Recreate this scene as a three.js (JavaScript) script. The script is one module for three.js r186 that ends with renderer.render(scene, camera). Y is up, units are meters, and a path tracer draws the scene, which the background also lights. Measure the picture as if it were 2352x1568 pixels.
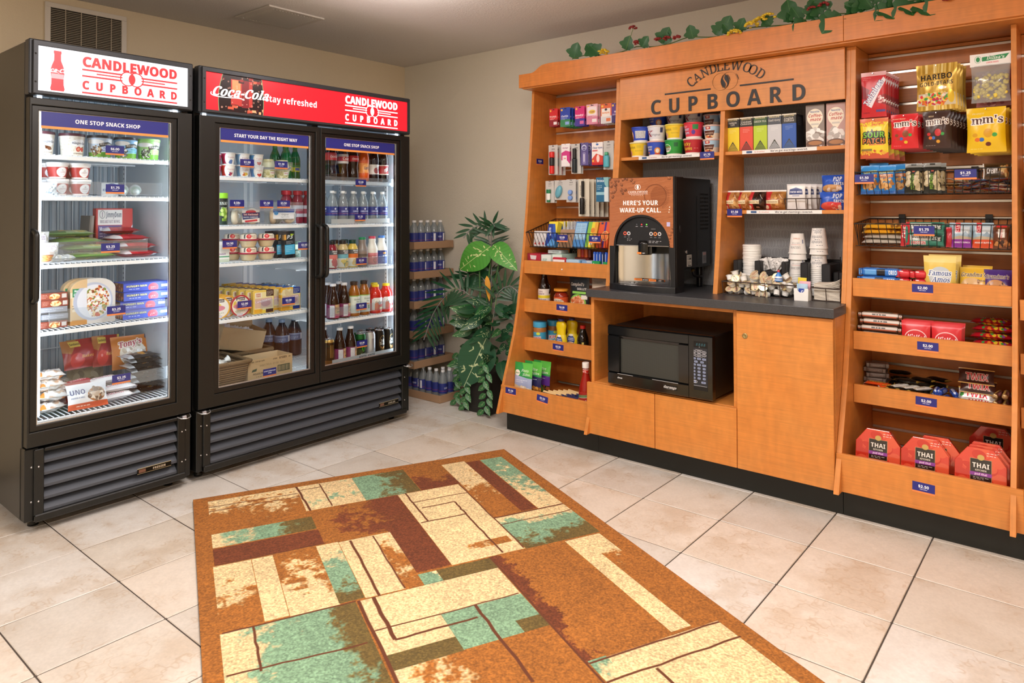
import * as THREE from 'three';
import { mergeGeometries, mergeVertices } from 'three/addons/utils/BufferGeometryUtils.js';
import { RoundedBoxGeometry } from 'three/addons/geometries/RoundedBoxGeometry.js';
import { TextGeometry } from 'three/addons/geometries/TextGeometry.js';
import { FontLoader } from 'three/addons/loaders/FontLoader.js';
import { RectAreaLightUniformsLib } from 'three/addons/lights/RectAreaLightUniformsLib.js';
const scene = new THREE.Scene();
const IMW = 2352, IMH = 1568, FOCAL = 1617.4;
const camera = new THREE.PerspectiveCamera(2 * Math.atan(IMH / 2 / FOCAL) * 180 / Math.PI, IMW / IMH, 0.05,60);
{
const yaw = 0.6896, pit = 0.01617, roll = -0.00302;
const cy = Math.cos(yaw), sy = Math.sin(yaw), cp = Math.cos(pit), sp = Math.sin(pit), cr = Math.cos(roll), sr = Math.sin(roll);
const r0 = new THREE.Vector3(cy, 0,-sy), f0 = new THREE.Vector3(-sy, 0,-cy), u0 = new THREE.Vector3(0,1,0);
const f = f0.clone().multiplyScalar(cp).addScaledVector(u0, sp), u2 = u0.clone().multiplyScalar(cp).addScaledVector(f0,-sp);
const r = r0.clone().multiplyScalar(cr).addScaledVector(u2, sr), u = u2.clone().multiplyScalar(cr).addScaledVector(r0,-sr);
camera.quaternion.setFromRotationMatrix(new THREE.Matrix4().makeBasis(r, u, f.clone().negate()));
camera.position.set(4.1918,1.3049,3.7517);
camera.setViewOffset(IMW, IMH, 0, IMH / 2 - 457.24, IMW, IMH);   // shift lens
camera.updateProjectionMatrix();
}
scene.background = new THREE.Color(0x05060a);
RectAreaLightUniformsLib.init();
const renderer = new THREE.WebGLRenderer({ antialias: true });
renderer.toneMapping = THREE.LinearToneMapping;
renderer.toneMappingExposure = 1.16;
renderer.shadowMap.enabled = true;
const CEILING_PANELS = [[2.75,2.35,1.2,0.6,20], [4.9,2.6,0.6,1.2,13], [2.6,4.9,1.2,0.6,15], [4.9,4.9,0.6,1.2,12]];
const PANEL_COLOUR = 0xfff4ee, DOME_POWER = 0.8;
const FREEZER_LED = 16, FRIDGE_LED = 10, LED_COLOUR = 0xe6f2ff;
const SIGN_GLOW = 1.15;
const CEIL = 2.44, ROOM_X = 6.2, ROOM_Z = 6.2;
function rng(seed) { let s = seed >>> 0; return () => { s = (s + 0x6d2b79f5) | 0; let t = Math.imul(s ^ (s >>> 15), 1 | s); t = (t + Math.imul(t ^ (t >>> 7), 61 | t)) ^ t; return ((t ^ (t >>> 14)) >>> 0) / 4294967296; }; }
const rnd = rng(7);
const rr = (a, b) => a + (b - a) * rnd();
const V = (x, y, z) => new THREE.Vector3(x, y, z);
const lerp = (a, b, t) => a + (b - a) * t;
const ORD = ['first', 'second', 'third', 'fourth', 'fifth', 'sixth', 'seventh', 'eighth', 'ninth', 'tenth'];
const used = new Map();
function numbered(n) { const k = used.get(n) ?? 0; used.set(n, k + 1); return k ? n + '_' + String(k).padStart(3, '0') : n; }
function shadows(o) { o.castShadow = true; o.receiveShadow = true; return o; }
function tag(o, label, category, group) { o.userData.label = label; o.userData.category = category; if (group) o.userData.group = group; return o; }
function thing(name, label, category, p = [0,0,0], turn = 0, group) {
const o = new THREE.Group(); o.name = numbered(name); scene.add(o);
o.position.set(...p); o.rotation.y = turn; return tag(o, label, category, group);
}
function part(name, geo, mat, parent, label) {
const m = shadows(new THREE.Mesh(geo, mat)); m.name = name; parent.add(m); if (label) m.userData.label = label; return m;
}
function solo(name, geo, mat, label, category, p, turn = 0, group) {
const m = shadows(new THREE.Mesh(geo, mat)); m.name = numbered(name); scene.add(m); m.position.set(...p); m.rotation.y = turn; return tag(m, label, category, group);
}
function struct(name, geo, mat) { const m = shadows(new THREE.Mesh(geo, mat)); m.name = name; m.userData.kind = 'structure'; scene.add(m); return m; }
function copyOf(o, label, p, turn, group) {
const c = o.clone(); c.name = numbered(o.name.replace(/_\d{3}$/, '')); c.userData = { ...o.userData };
if (label) c.userData.label = label; if (group) c.userData.group = group;
if (p) c.position.set(...p); if (turn !== undefined) c.rotation.y = turn; scene.add(c); return c;
}
const M4 = (x, y, z, rx = 0, ry = 0, rz = 0, s = 1) => new THREE.Matrix4().compose(V(x, y, z), new THREE.Quaternion().setFromEuler(new THREE.Euler(rx, ry, rz)), typeof s === 'number' ? V(s, s, s) : V(...s));
const moved = (g, ...a) => g.applyMatrix4(M4(...a));
function merge(list) {
const L = list.map((g) => { let q = g.index ? g.toNonIndexed() : g; for (const k of Object.keys(q.attributes)) if (!['position', 'normal', 'uv'].includes(k)) q.deleteAttribute(k); if (!q.attributes.uv) q.setAttribute('uv', new THREE.BufferAttribute(new Float32Array(q.attributes.position.count * 2), 2)); return q; });
return mergeGeometries(L, false);
}
const mats = new Map();
function mat(color, rough = 0.5, o = {}) {
const k = color + '|' + rough + '|' + Object.entries(o).map((e) => e.join(':')).join();
if (!mats.has(k)) { const m = new (o.transmission || o.clearcoat || o.specularIntensity !== undefined ? THREE.MeshPhysicalMaterial : THREE.MeshStandardMaterial)({ color, roughness: rough, ...o }); mats.set(k, m); }
return mats.get(k);
}
function canvas(w, h) { const c = document.createElement('canvas'); c.width = w; c.height = h; return c; }
function tex(c, o = {}) { const t = new THREE.CanvasTexture(c); t.colorSpace = o.linear ? THREE.NoColorSpace : THREE.SRGBColorSpace; t.magFilter = THREE.LinearFilter; if (o.repeat) { t.wrapS = t.wrapT = THREE.RepeatWrapping; t.repeat.set(o.repeat[0], o.repeat[1]); } t.anisotropy = 8; t.needsUpdate = true; return t; }
function noiseField(w, h, seed, octs) {
const out = new Float32Array(w * h); let tot = 0;
for (const [px, py, amp] of octs) {
const r = rng(seed + px * 31 + py * 7), g = new Float32Array(px * py); for (let i = 0; i < g.length; i++) g[i] = r();
tot += amp;
for (let y = 0; y < h; y++) { const fy = y / h * py, y0 = Math.floor(fy), ty = fy - y0, sy = ty * ty * (3 - 2 * ty), ya = (y0 % py) * px, yb = ((y0 + 1) % py) * px;
for (let x = 0; x < w; x++) { const fx = x / w * px, x0 = Math.floor(fx), tx = fx - x0, sx = tx * tx * (3 - 2 * tx), xa = x0 % px, xb = (x0 + 1) % px;
const a = g[ya + xa] + (g[ya + xb] - g[ya + xa]) * sx, b = g[yb + xa] + (g[yb + xb] - g[yb + xa]) * sx; out[y * w + x] += amp * (a + (b - a) * sy); } }
}
for (let i = 0; i < out.length; i++) out[i] /= tot; return out;
}
function pixelTex(w, h, fn, o) { const c = canvas(w, h), g = c.getContext('2d'), im = g.createImageData(w, h); for (let i = 0; i < w * h; i++) { const p = fn(i % w, (i / w) | 0, i); im.data[4 * i] = p[0]; im.data[4 * i + 1] = p[1]; im.data[4 * i + 2] = p[2]; im.data[4 * i + 3] = 255; } g.putImageData(im, 0,0); return tex(c, o); }
const mixc = (a, b, t) => [0,1,2].map((k) => a[k] + (b[k] - a[k]) * t);
const SHEET = 2048, sheets = [];
function newSheet() { const c = canvas(SHEET, SHEET), g = c.getContext('2d'); g.fillStyle = '#888'; g.fillRect(0,0, SHEET, SHEET); sheets.push({ c, g, x: 0, y: 0, rowh: 0, mats: {} }); }
newSheet();
function sheetMat(i, kind) {
const s = sheets[i];
if (!s.tex) s.tex = tex(s.c);
if (!s.mats[kind]) {
const base = { map: s.tex };
s.mats[kind] = kind === 'paper' ? new THREE.MeshStandardMaterial({ ...base, roughness: 0.6 }) : kind === 'card' ? new THREE.MeshStandardMaterial({ ...base, roughness: 0.38 })
: kind === 'gloss' ? new THREE.MeshPhysicalMaterial({ ...base, roughness: 0.28 }) : kind === 'foil' ? new THREE.MeshPhysicalMaterial({ ...base, roughness: 0.26, metalness: 0.35 })
: kind === 'metal' ? new THREE.MeshStandardMaterial({ ...base, roughness: 0.3, metalness: 0.6 })
: kind === 'leaf' ? new THREE.MeshPhysicalMaterial({ ...base, roughness: 0.42, side: THREE.DoubleSide }) : new THREE.MeshStandardMaterial({ ...base, roughness: 0.5 });
}
return s.mats[kind];
}
function cell(w, h, bg, fn, ppm = 900) {
const pw = Math.max(6, Math.round(w * ppm)), ph = Math.max(6, Math.round(h * ppm)), pad = 3;
let s = sheets[sheets.length - 1];
if (s.x + pw + 2 * pad > SHEET) { s.x = 0; s.y += s.rowh; s.rowh = 0; }
if (s.y + ph + 2 * pad > SHEET) { newSheet(); s = sheets[sheets.length - 1]; }
const X0 = s.x + pad, Y0 = s.y + pad; s.x += pw + 2 * pad; s.rowh = Math.max(s.rowh, ph + 2 * pad);
const c = s.g; c.save(); c.fillStyle = bg; c.fillRect(X0 - pad, Y0 - pad, pw + 2 * pad, ph + 2 * pad);
c.beginPath(); c.rect(X0 - pad, Y0 - pad, pw + 2 * pad, ph + 2 * pad); c.clip(); c.translate(X0, Y0);
const q = rng(X0 * 131 + Y0 * 17 + 5);
const g = {
c, w: pw, h: ph, q,
R(col, x, y, a, b, rad) { c.fillStyle = col; if (rad) { c.beginPath(); c.roundRect(x * pw, y * ph, a * pw, b * ph, rad * ph); c.fill(); } else c.fillRect(x * pw - (x <= 0 ? pad : 0), y * ph - (y <= 0 ? pad : 0), a * pw + (x <= 0 ? pad : 0) + (x + a >= 1 ? pad : 0), b * ph + (y <= 0 ? pad : 0) + (y + b >= 1 ? pad : 0)); },
E(col, x, y, a, b, rot = 0) { c.fillStyle = col; c.beginPath(); c.ellipse(x * pw, y * ph, a * pw, b * ph, rot, 0,7); c.fill(); },
O(col, x, y, a, b, lw) { c.strokeStyle = col; c.lineWidth = lw * ph; c.beginPath(); c.ellipse(x * pw, y * ph, a * pw, b * ph, 0,0,7); c.stroke(); },
P(col, ...p) { c.fillStyle = col; c.beginPath(); for (let i = 0; i < p.length; i += 2) c.lineTo(p[i] * pw, p[i + 1] * ph); c.closePath(); c.fill(); },
L(col, lw, ...p) { c.strokeStyle = col; c.lineWidth = lw * ph; c.beginPath(); for (let i = 0; i < p.length; i += 2) c.lineTo(p[i] * pw, p[i + 1] * ph); c.stroke(); },
X(t, x, y, size, col, o = {}) {
c.save(); c.translate(x * pw, y * ph); if (o.rot) c.rotate(o.rot); if (o.sx) c.scale(o.sx, 1);
c.font = (o.i ? 'italic ' : '') + (o.b === 0 ? '' : 'bold ') + size * ph + 'px ' + (o.s ? 'serif' : 'sans-serif'); c.textAlign = o.al || 'center'; c.textBaseline = 'middle';
if (o.sp) c.letterSpacing = o.sp * ph + 'px';
const mw = o.fit ? o.fit * pw : undefined, tw = c.measureText(t).width; if (mw && tw > mw) c.scale(mw / tw, 1);
if (o.out) { c.strokeStyle = o.out; c.lineWidth = size * ph * (o.ow || 0.22); c.lineJoin = 'round'; c.strokeText(t, 0,0); }
c.fillStyle = col; c.fillText(t, 0,0); c.restore();
},
B(cols, x, y, a, b, n, sz, thin = 0.7) { for (let i = 0; i < n; i++) { const t = q() * 6.283, r = Math.sqrt(q()); g.E(cols[(q() * cols.length) | 0], x + a * r * Math.cos(t), y + b * r * Math.sin(t), sz * (0.6 + q() * 0.7) * ph / pw, sz * (0.6 + q() * 0.7) * thin, q() * 3); } },
T(col, x, y, a, n, step, lw = 0.012) { for (let i = 0; i < n; i++) { let p = x; while (p < x + a * (i === n - 1 ? 0.6 : 0.95)) { const l = (0.03 + q() * 0.08) * Math.min(1, a * 2.2); g.L(col, lw, p, y + i * step, Math.min(x + a, p + l), y + i * step); p += l + 0.02; } } },
};
if (fn) fn(g); c.restore();
return { i: sheets.length - 1, u0: X0 / SHEET, u1: (X0 + pw) / SHEET, v0: 1 - (Y0 + ph) / SHEET, v1: 1 - Y0 / SHEET };
}
const cu = (c, u) => lerp(c.u0, c.u1, u), cv = (c, v) => lerp(c.v0, c.v1, v);
function toCell(geo, c) { const a = geo.attributes.uv; for (let i = 0; i < a.count; i++) a.setXY(i, cu(c, Math.min(1, Math.max(0, a.getX(i)))), cv(c, Math.min(1, Math.max(0, a.getY(i))))); return geo; }
function carton(w, h, d, f, o = {}) {
const b = o.b ?? Math.min(0.0016, w * 0.1, h * 0.1, d * 0.1), X = w / 2, Z = d / 2, pos = [], nor = [], uv = [], c = f || { u0: 0, u1: 1, v0: 0, v1: 1 };
const s = o.s, t = o.t;
const quad = (p, n, q) => { for (const k of [0,1,2,0,2,3]) { pos.push(...p[k]); nor.push(...n); uv.push(...q[k]); } };
const rect = (e, u0, v0, u1, v1) => [[cu(e, u0), cv(e, v0)], [cu(e, u1), cv(e, v0)], [cu(e, u1), cv(e, v1)], [cu(e, u0), cv(e, v1)]];
const x0 = -X + b, x1 = X - b, y0 = b, y1 = h - b, z0 = -Z + b, z1 = Z - b;
quad([[x0, y0, Z], [x1, y0, Z], [x1, y1, Z], [x0, y1, Z]], [0,0,1], rect(c, b / w, b / h, 1 - b / w, 1 - b / h));
quad([[x1, y0,-Z], [x0, y0,-Z], [x0, y1,-Z], [x1, y1,-Z]], [0,0,-1], rect(o.back || c, 0,0,1,1));
const sr = s ? rect(s, 0,0,1,1) : rect(c, 0.97,0,0.995,1), sl = s ? rect(s, 0,0,1,1) : rect(c, 0.005,0,0.03,1);
quad([[X, y0, z1], [X, y0, z0], [X, y1, z0], [X, y1, z1]], [1,0,0], sr);
quad([[-X, y0, z0], [-X, y0, z1], [-X, y1, z1], [-X, y1, z0]], [-1,0,0], sl);
quad([[x0, h, z1], [x1, h, z1], [x1, h, z0], [x0, h, z0]], [0,1,0], t ? rect(t, 0,0,1,1) : rect(c, 0,0.97,1,0.995));
quad([[x0,0, z0], [x1,0, z0], [x1,0, z1], [x0,0, z1]], [0,-1,0], rect(c, 0,0.005,1,0.03));
const N = (a, bb, cc) => { const l = Math.hypot(a, bb, cc); return [a / l, bb / l, cc / l]; };
for (const sx of [-1,1]) for (const sz of [-1,1]) { const P = [[sx * x1, y0, sz * Z], [sx * X, y0, sz * z1], [sx * X, y1, sz * z1], [sx * x1, y1, sz * Z]], q = rect(c, sx > 0 ? 0.99 : 0.01,0, sx > 0 ? 0.995 : 0.005,1); if (sx * sz > 0) quad(P, N(sx, 0, sz), q); else quad([P[1], P[0], P[3], P[2]], N(sx, 0, sz), [q[1], q[0], q[3], q[2]]); }
for (const sy of [0,1]) { const Y = sy ? h : 0, yb = sy ? y1 : y0, ny = sy ? 1 : -1, q = rect(c, 0, sy ? 0.99 : 0.005,1, sy ? 0.995 : 0.01);
for (const sz of [-1,1]) { const P = [[x0, yb, sz * Z], [x1, yb, sz * Z], [x1, Y, sz * z1], [x0, Y, sz * z1]]; if ((sz > 0) === (sy === 1)) quad(P, N(0, ny, sz), q); else quad([P[1], P[0], P[3], P[2]], N(0, ny, sz), q); }
for (const sx of [-1,1]) { const P = [[sx * X, yb, z1], [sx * X, yb, z0], [sx * x1, Y, z0], [sx * x1, Y, z1]]; if ((sx > 0) === (sy === 1)) quad(P, N(sx, ny, 0), q); else quad([P[1], P[0], P[3], P[2]], N(sx, ny, 0), q); } }
const g = new THREE.BufferGeometry(); g.setAttribute('position', new THREE.Float32BufferAttribute(pos, 3)); g.setAttribute('normal', new THREE.Float32BufferAttribute(nor, 3)); g.setAttribute('uv', new THREE.Float32BufferAttribute(uv, 2)); return g;
}
function board(x0, y0, z0, x1, y1, z1, b = 0.0012, grain = 'x') {
const g = carton(x1 - x0, y1 - y0, z1 - z0, null, { b: Math.min(b, (x1 - x0) / 3, (y1 - y0) / 3, (z1 - z0) / 3) }); g.translate((x0 + x1) / 2, y0, (z0 + z1) / 2);
return metreUV(g, grain);
}
function metreUV(g, grain = 'x') {
const p = g.attributes.position, n = g.attributes.normal, uv = g.attributes.uv || new THREE.BufferAttribute(new Float32Array(p.count * 2), 2);
for (let i = 0; i < p.count; i++) { const x = p.getX(i), y = p.getY(i), z = p.getZ(i), ax = Math.abs(n.getX(i)), ay = Math.abs(n.getY(i)), az = Math.abs(n.getZ(i));
let a, b; if (az >= ax && az >= ay) { a = x; b = y; } else if (ax >= ay) { a = z; b = y; } else { a = x; b = z; }
uv.setXY(i, grain === 'y' ? b : a, grain === 'y' ? a : b); }
g.setAttribute('uv', uv); return g;
}
function pouch(w, h, d, c, o = {}) {
const nx = o.nx ?? 10, ny = o.ny ?? 12, q = rng(o.seed ?? 3), seam = o.seam ?? 0.09, flat = o.stand ?? 0, ph = [q() * 6, q() * 6, q() * 6, q() * 6];
const sb = o.seamB ?? seam, wr = o.wr ?? 0.12, sd = o.side ?? 0.35;
const thick = (u, v) => { const vt = v < sb ? 0 : v > 1 - seam ? 0 : (v - sb) / (1 - seam - sb); let e = flat ? Math.pow(Math.min(1, (1 - vt) * 1.05), 0.6) * (v < sb ? 1 : 1) : Math.pow(Math.max(0, Math.sin(Math.PI * vt)), 0.55); if (v > 1 - seam) e = 0; if (flat && v < sb) e = 0.95; const s = Math.pow(Math.max(0,1 - Math.pow(Math.abs(2 * u - 1), 2 / sd * 0.55 + 1)), 0.6);
return e * s; };
const pos = [], uv = [], idx = [];
for (const side of [1,-1]) { const base = pos.length / 3;
for (let j = 0; j <= ny; j++) for (let i = 0; i <= nx; i++) { const u = i / nx, v = j / ny, e = thick(u, v);
const pinch = 1 - (o.pinch ?? 0.05) * Math.sin(Math.PI * Math.min(1, Math.max(0, v))), wob = wr * d * (0.5 * Math.sin(9 * v + ph[0] + 3 * u) + 0.5 * Math.sin(13 * u + ph[1] + 5 * v) + 0.4 * Math.sin(21 * u - 17 * v + ph[2])) * (0.25 + 0.75 * e);
pos.push((u - 0.5) * w * pinch, v * h, side * (d / 2 * e + 0.0006) + wob * (side > 0 ? 1 : 0.8) * 0.5); uv.push(cu(c, side > 0 ? u : 1 - u), cv(c, v)); }
for (let j = 0; j < ny; j++) for (let i = 0; i < nx; i++) { const a = base + j * (nx + 1) + i, b = a + 1, e = a + nx + 1, f = e + 1; if (side > 0) idx.push(a, b, f, a, f, e); else idx.push(a, f, b, a, e, f); } }
const g = new THREE.BufferGeometry(); g.setAttribute('position', new THREE.Float32BufferAttribute(pos, 3)); g.setAttribute('uv', new THREE.Float32BufferAttribute(uv, 2)); g.setIndex(idx); g.computeVertexNormals(); return g;
}
const lying = (g, d) => g.rotateX(-Math.PI / 2).translate(0, d / 2,0);
function lathe(prof, seg = 24, c, win) {
const g = new THREE.LatheGeometry(prof.map((p) => new THREE.Vector2(p[0], p[1])), seg, -Math.PI, Math.PI * 2);
if (c) { const y0 = prof[0][1], y1 = prof[prof.length - 1][1], p = g.attributes.position, a = g.attributes.uv; const k = win ?? 1; for (let i = 0; i < p.count; i++) { let u = (a.getX(i) - 0.5) / k + 0.5; a.setXY(i, cu(c, Math.min(1, Math.max(0, u))), cv(c, (p.getY(i) - y0) / (y1 - y0))); } }
return g;
}
const disc = (r, y, seg = 24) => new THREE.CircleGeometry(r, seg).rotateX(-Math.PI / 2).translate(0, y, 0);
function tube(pts, r, seg = 12, rad = 6, closed = false) { return new THREE.TubeGeometry(new THREE.CatmullRomCurve3(pts, closed, 'catmullrom', 0.3), seg, r, rad, closed); }
function rod(a, b, r, rad = 6) { const d = b.clone().sub(a), L = d.length(), g = new THREE.CylinderGeometry(r, r, L, rad, 1); g.applyQuaternion(new THREE.Quaternion().setFromUnitVectors(V(0,1,0), d.normalize())); return g.translate((a.x + b.x) / 2, (a.y + b.y) / 2, (a.z + b.z) / 2); }
// ================================================================ the room
const plasterBump = (() => { const n = noiseField(512,512,11, [[64,64,1], [128,128,0.9], [32,32,0.4]]); return pixelTex(512,512, (x, y, i) => { const v = n[i] * 255; return [v, v, v]; }, { linear: true, repeat: [1,1] }); })();
function plaster(hex, bump = 0.0012) { const t = plasterBump.clone(); t.repeat.set(2.2,2.2); t.needsUpdate = true; return new THREE.MeshStandardMaterial({ color: hex, roughness: 0.88, bumpMap: t, bumpScale: bump }); }
const wallWarmLightM = plaster(0xdccdb0), wallBackM = plaster(0xdcd5c4), ceilM = plaster(0xd8d4d0, 0.0018);  // one wall paint; dimmer, warmer light on the left wall is tinted into its colour
struct('wall_left', board(-0.12,-0.1,-0.12,0, CEIL + 0.1, ROOM_Z + 0.12), wallWarmLightM);
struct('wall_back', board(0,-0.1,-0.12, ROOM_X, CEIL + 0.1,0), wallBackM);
struct('wall_right', board(ROOM_X, -0.1,-0.12, ROOM_X + 0.12, CEIL + 0.1, ROOM_Z + 0.12), wallWarmLightM);
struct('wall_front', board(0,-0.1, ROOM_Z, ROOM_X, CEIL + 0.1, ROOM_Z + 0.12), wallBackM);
struct('ceiling', board(0, CEIL, 0, ROOM_X, CEIL + 0.1, ROOM_Z), ceilM);
{
const floor = struct('floor', board(0,-0.1,0, ROOM_X, -0.0025, ROOM_Z), mat(0x4a4038,0.9));
const W = 1024, n1 = noiseField(W, W, 21, [[5,7,1], [11,15,0.7], [27,33,0.4]]), n2 = noiseField(W, W, 47, [[6,4,1], [18,13,0.6], [60,50,0.3]]), n3 = noiseField(W, W, 91, [[160,160,1], [300,300,0.8]]), n4 = noiseField(W, W, 63, [[9,8,1], [30,22,0.8], [90,80,0.5]]);
const map = pixelTex(W, W, (x, y, i) => {
let c = mixc([216,211,204], [206,198,188], Math.min(1, Math.max(0, (n1[i] - 0.35) * 2.6)));
c = mixc(c, [224,221,216], Math.min(1, Math.max(0, (n2[i] - 0.52) * 4)) * 0.7);
const vein = Math.pow(Math.max(0,1 - Math.abs(n4[i] - 0.5) * 26), 1.5) * Math.max(0, (n1[i] - 0.42) * 3);
c = mixc(c, [186,164,142], Math.min(0.55, vein)); c = mixc(c, [200,186,170], Math.min(0.5, Math.max(0, (n1[i] - 0.58) * 4)));
const k = 0.965 + 0.07 * n3[i]; return [c[0] * k, c[1] * k, c[2] * k];
}, { repeat: [1,1] });
const rough = pixelTex(256,256, (x, y, i) => { const v = 120 + 90 * n3[(y * 4 % W) * W + (x * 4 % W)]; return [v, v, v]; }, { linear: true, repeat: [1,1] });
const tileM = [0xffffff, 0xf6f1ea, 0xfdf6ee, 0xf1eeea].map((c) => new THREE.MeshPhysicalMaterial({ color: c, map, roughness: 0.62, roughnessMap: rough, bumpMap: map, bumpScale: 0.0006, specularIntensity: 0.8 }));
const S = 0.361, G = 0.0024, geos = [];
for (let k = 0; k < 10; k++) { const g = carton(S - 2 * G, 0.012, S - 2 * G, null, { b: 0.0018 }); g.translate(0,-0.012,0); metreUV(g); const a = g.attributes.uv, ox = rr(0,1), oy = rr(0,1), rot = (k % 4) * Math.PI / 2, ca = Math.cos(rot), sa = Math.sin(rot); for (let i = 0; i < a.count; i++) { const x = a.getX(i) * 0.75, y = a.getY(i) * 0.75; a.setXY(i, ox + x * ca - y * sa, oy + x * sa + y * ca); } geos.push(g); }
for (let i = -2; i < 8; i++) for (let j = -1; j < 11; j++) {
const m = part('tile', geos[(rnd() * 10) | 0], tileM[(rnd() * 4) | 0], floor); m.position.set(1.88 + (i + 0.5) * S, rr(-0.0004,0.0004), 0.535 + (j + 0.5) * S); m.rotation.set(rr(-0.0012,0.0012), 0, rr(-0.0012,0.0012));
}
const rest = [];
for (let i = -5; i < 12; i++) for (let j = -2; j < 15; j++) { if (i >= -2 && i < 8 && j >= -1 && j < 11) continue; const x = 1.88 + (i + 0.5) * S, z = 0.535 + (j + 0.5) * S; if (x < -0.1 || z < -0.1 || x > ROOM_X || z > ROOM_Z) continue; const x0 = Math.max(0.001, x - S / 2 + G), x1 = Math.min(ROOM_X - 0.001, x + S / 2 - G), z0 = Math.max(0.001, z - S / 2 + G), z1 = Math.min(ROOM_Z - 0.001, z + S / 2 - G); if (x1 - x0 > 0.02 && z1 - z0 > 0.02) rest.push(board(x0,-0.012, z0, x1,0, z1)); }
const r = part('tile_field', merge(rest), tileM[0], floor); r.userData.kind = 'stuff';
}
function lampPanel(x, z, sx, sz, power, label) {
const t = thing('ceiling_lamp', label, 'ceiling light', [x, CEIL, z]);
part('frame', merge([board(-sx / 2 - 0.02,-0.012,-sz / 2 - 0.02, sx / 2 + 0.02,-0.0005,-sz / 2), board(-sx / 2 - 0.02,-0.012, sz / 2, sx / 2 + 0.02,-0.0005, sz / 2 + 0.02), board(-sx / 2 - 0.02,-0.012,-sz / 2,-sx / 2,-0.0005, sz / 2), board(sx / 2,-0.012,-sz / 2, sx / 2 + 0.02,-0.0005, sz / 2)]), mat(0xe8e8e6,0.5), t);
part('diffuser', board(-sx / 2,-0.008,-sz / 2, sx / 2,-0.0005, sz / 2), new THREE.MeshStandardMaterial({ color: 0xffffff, roughness: 0.6, emissive: PANEL_COLOUR, emissiveIntensity: 2.2 }), t);
const l = new THREE.RectAreaLight(PANEL_COLOUR, power, sx, sz); l.position.set(x, CEIL - 0.014, z); l.lookAt(x, 0, z); l.castShadow = true; scene.add(l);
}
CEILING_PANELS.forEach(([x, z, sx, sz, p], i) => lampPanel(x, z, sx, sz, p, ['white ceiling light panel above the patterned rug', 'white ceiling light panel right of the rug', 'white ceiling light panel behind the viewer over the left', 'white ceiling light panel behind the viewer over the right'][i]));
{
const t = thing('flush_lamp', 'round white flush ceiling lamp at the top edge near the room corner', 'ceiling light', [1.62, CEIL, 1.44]);
part('base', lathe([[0,-0.001], [0.15,-0.001], [0.155,-0.006], [0.155,-0.022], [0.15,-0.026], [0,-0.026]], 40), mat(0xd8d6d0,0.35), t);
part('shade', lathe([[0.146,-0.026], [0.14,-0.045], [0.11,-0.066], [0.06,-0.076], [0,-0.078]].reverse(), 40), new THREE.MeshPhysicalMaterial({ color: 0xffffff, roughness: 0.5, emissive: PANEL_COLOUR, emissiveIntensity: 1.1 }), t);
part('finial', lathe([[0,-0.1], [0.008,-0.098], [0.011,-0.09], [0.008,-0.08], [0,-0.077]], 16), mat(0xb09a60,0.3, { metalness: 0.9 }), t);
const l = new THREE.PointLight(PANEL_COLOUR, DOME_POWER); l.position.set(1.62, CEIL - 0.15,1.44); l.castShadow = true; l.shadow.radius = 5; scene.add(l);
}
{
const t = thing('wall_vent', 'white framed air return grille on the wall above the freezer', 'air vent', [0,2.155,2.285], Math.PI / 2), w = 0.40, h = 0.245, f = 0.026, wm = mat(0xd9d2c6,0.5), dk = mat(0x2a251e, 0.85);
part('frame', merge([board(-w / 2,0,0.001, w / 2, f, 0.012), board(-w / 2, h - f, 0.001, w / 2, h, 0.012), board(-w / 2, f, 0.001,-w / 2 + f, h - f, 0.012), board(w / 2 - f, f, 0.001, w / 2, h - f, 0.012)]), wm, t);
part('duct', board(-w / 2 + f, f, 0.0006, w / 2 - f, h - f, 0.0018), dk, t);
const sl = []; for (let i = 0; i < 20; i++) { const y = f + 0.006 + i * (h - 2 * f - 0.006) / 20; sl.push(moved(board(-w / 2 + f, -0.0011,-0.0045, w / 2 - f, 0.0011,0.0045,0.0003), 0, y, 0.0075,0.5)); }
part('louvre_bank', merge(sl), mat(0xb8ad9a, 0.5), t).userData.kind = 'stuff';
const bars = []; for (const x of [-0.105,-0.03,0.045,0.12]) bars.push(board(x - 0.002, f, 0.009, x + 0.002, h - f, 0.0125)); part('mullion', merge(bars), mat(0xb8ad9a, 0.5), t);
}
{
const t = thing('ceiling_vent', 'white louvred air diffuser in the ceiling above the refrigerator', 'air vent', [0.54, CEIL, 1.45]), w = 0.36, wm = mat(0xc4bfb8,0.5);
part('frame', merge([[-w / 2,-w / 2, w / 2,-w / 2 + 0.03], [-w / 2, w / 2 - 0.03, w / 2, w / 2], [-w / 2,-w / 2 + 0.03,-w / 2 + 0.03, w / 2 - 0.03], [w / 2 - 0.03,-w / 2 + 0.03, w / 2, w / 2 - 0.03]].map(([a, b, c, d]) => board(a, -0.01, b, c, -0.0006, d))), wm, t);
part('duct', board(-w / 2 + 0.03,-0.0022,-w / 2 + 0.03, w / 2 - 0.03,-0.0006, w / 2 - 0.03), mat(0x38342e, 0.9), t);
const sl = []; for (let i = 0; i < 15; i++) sl.push(moved(board(-w / 2 + 0.03,-0.001,-0.008, w / 2 - 0.03,0.001,0.008,0.0003), 0,-0.0085,-w / 2 + 0.042 + i * 0.0197,-0.6)); part('louvre_bank', merge(sl), wm, t).userData.kind = 'stuff';
}
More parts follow.
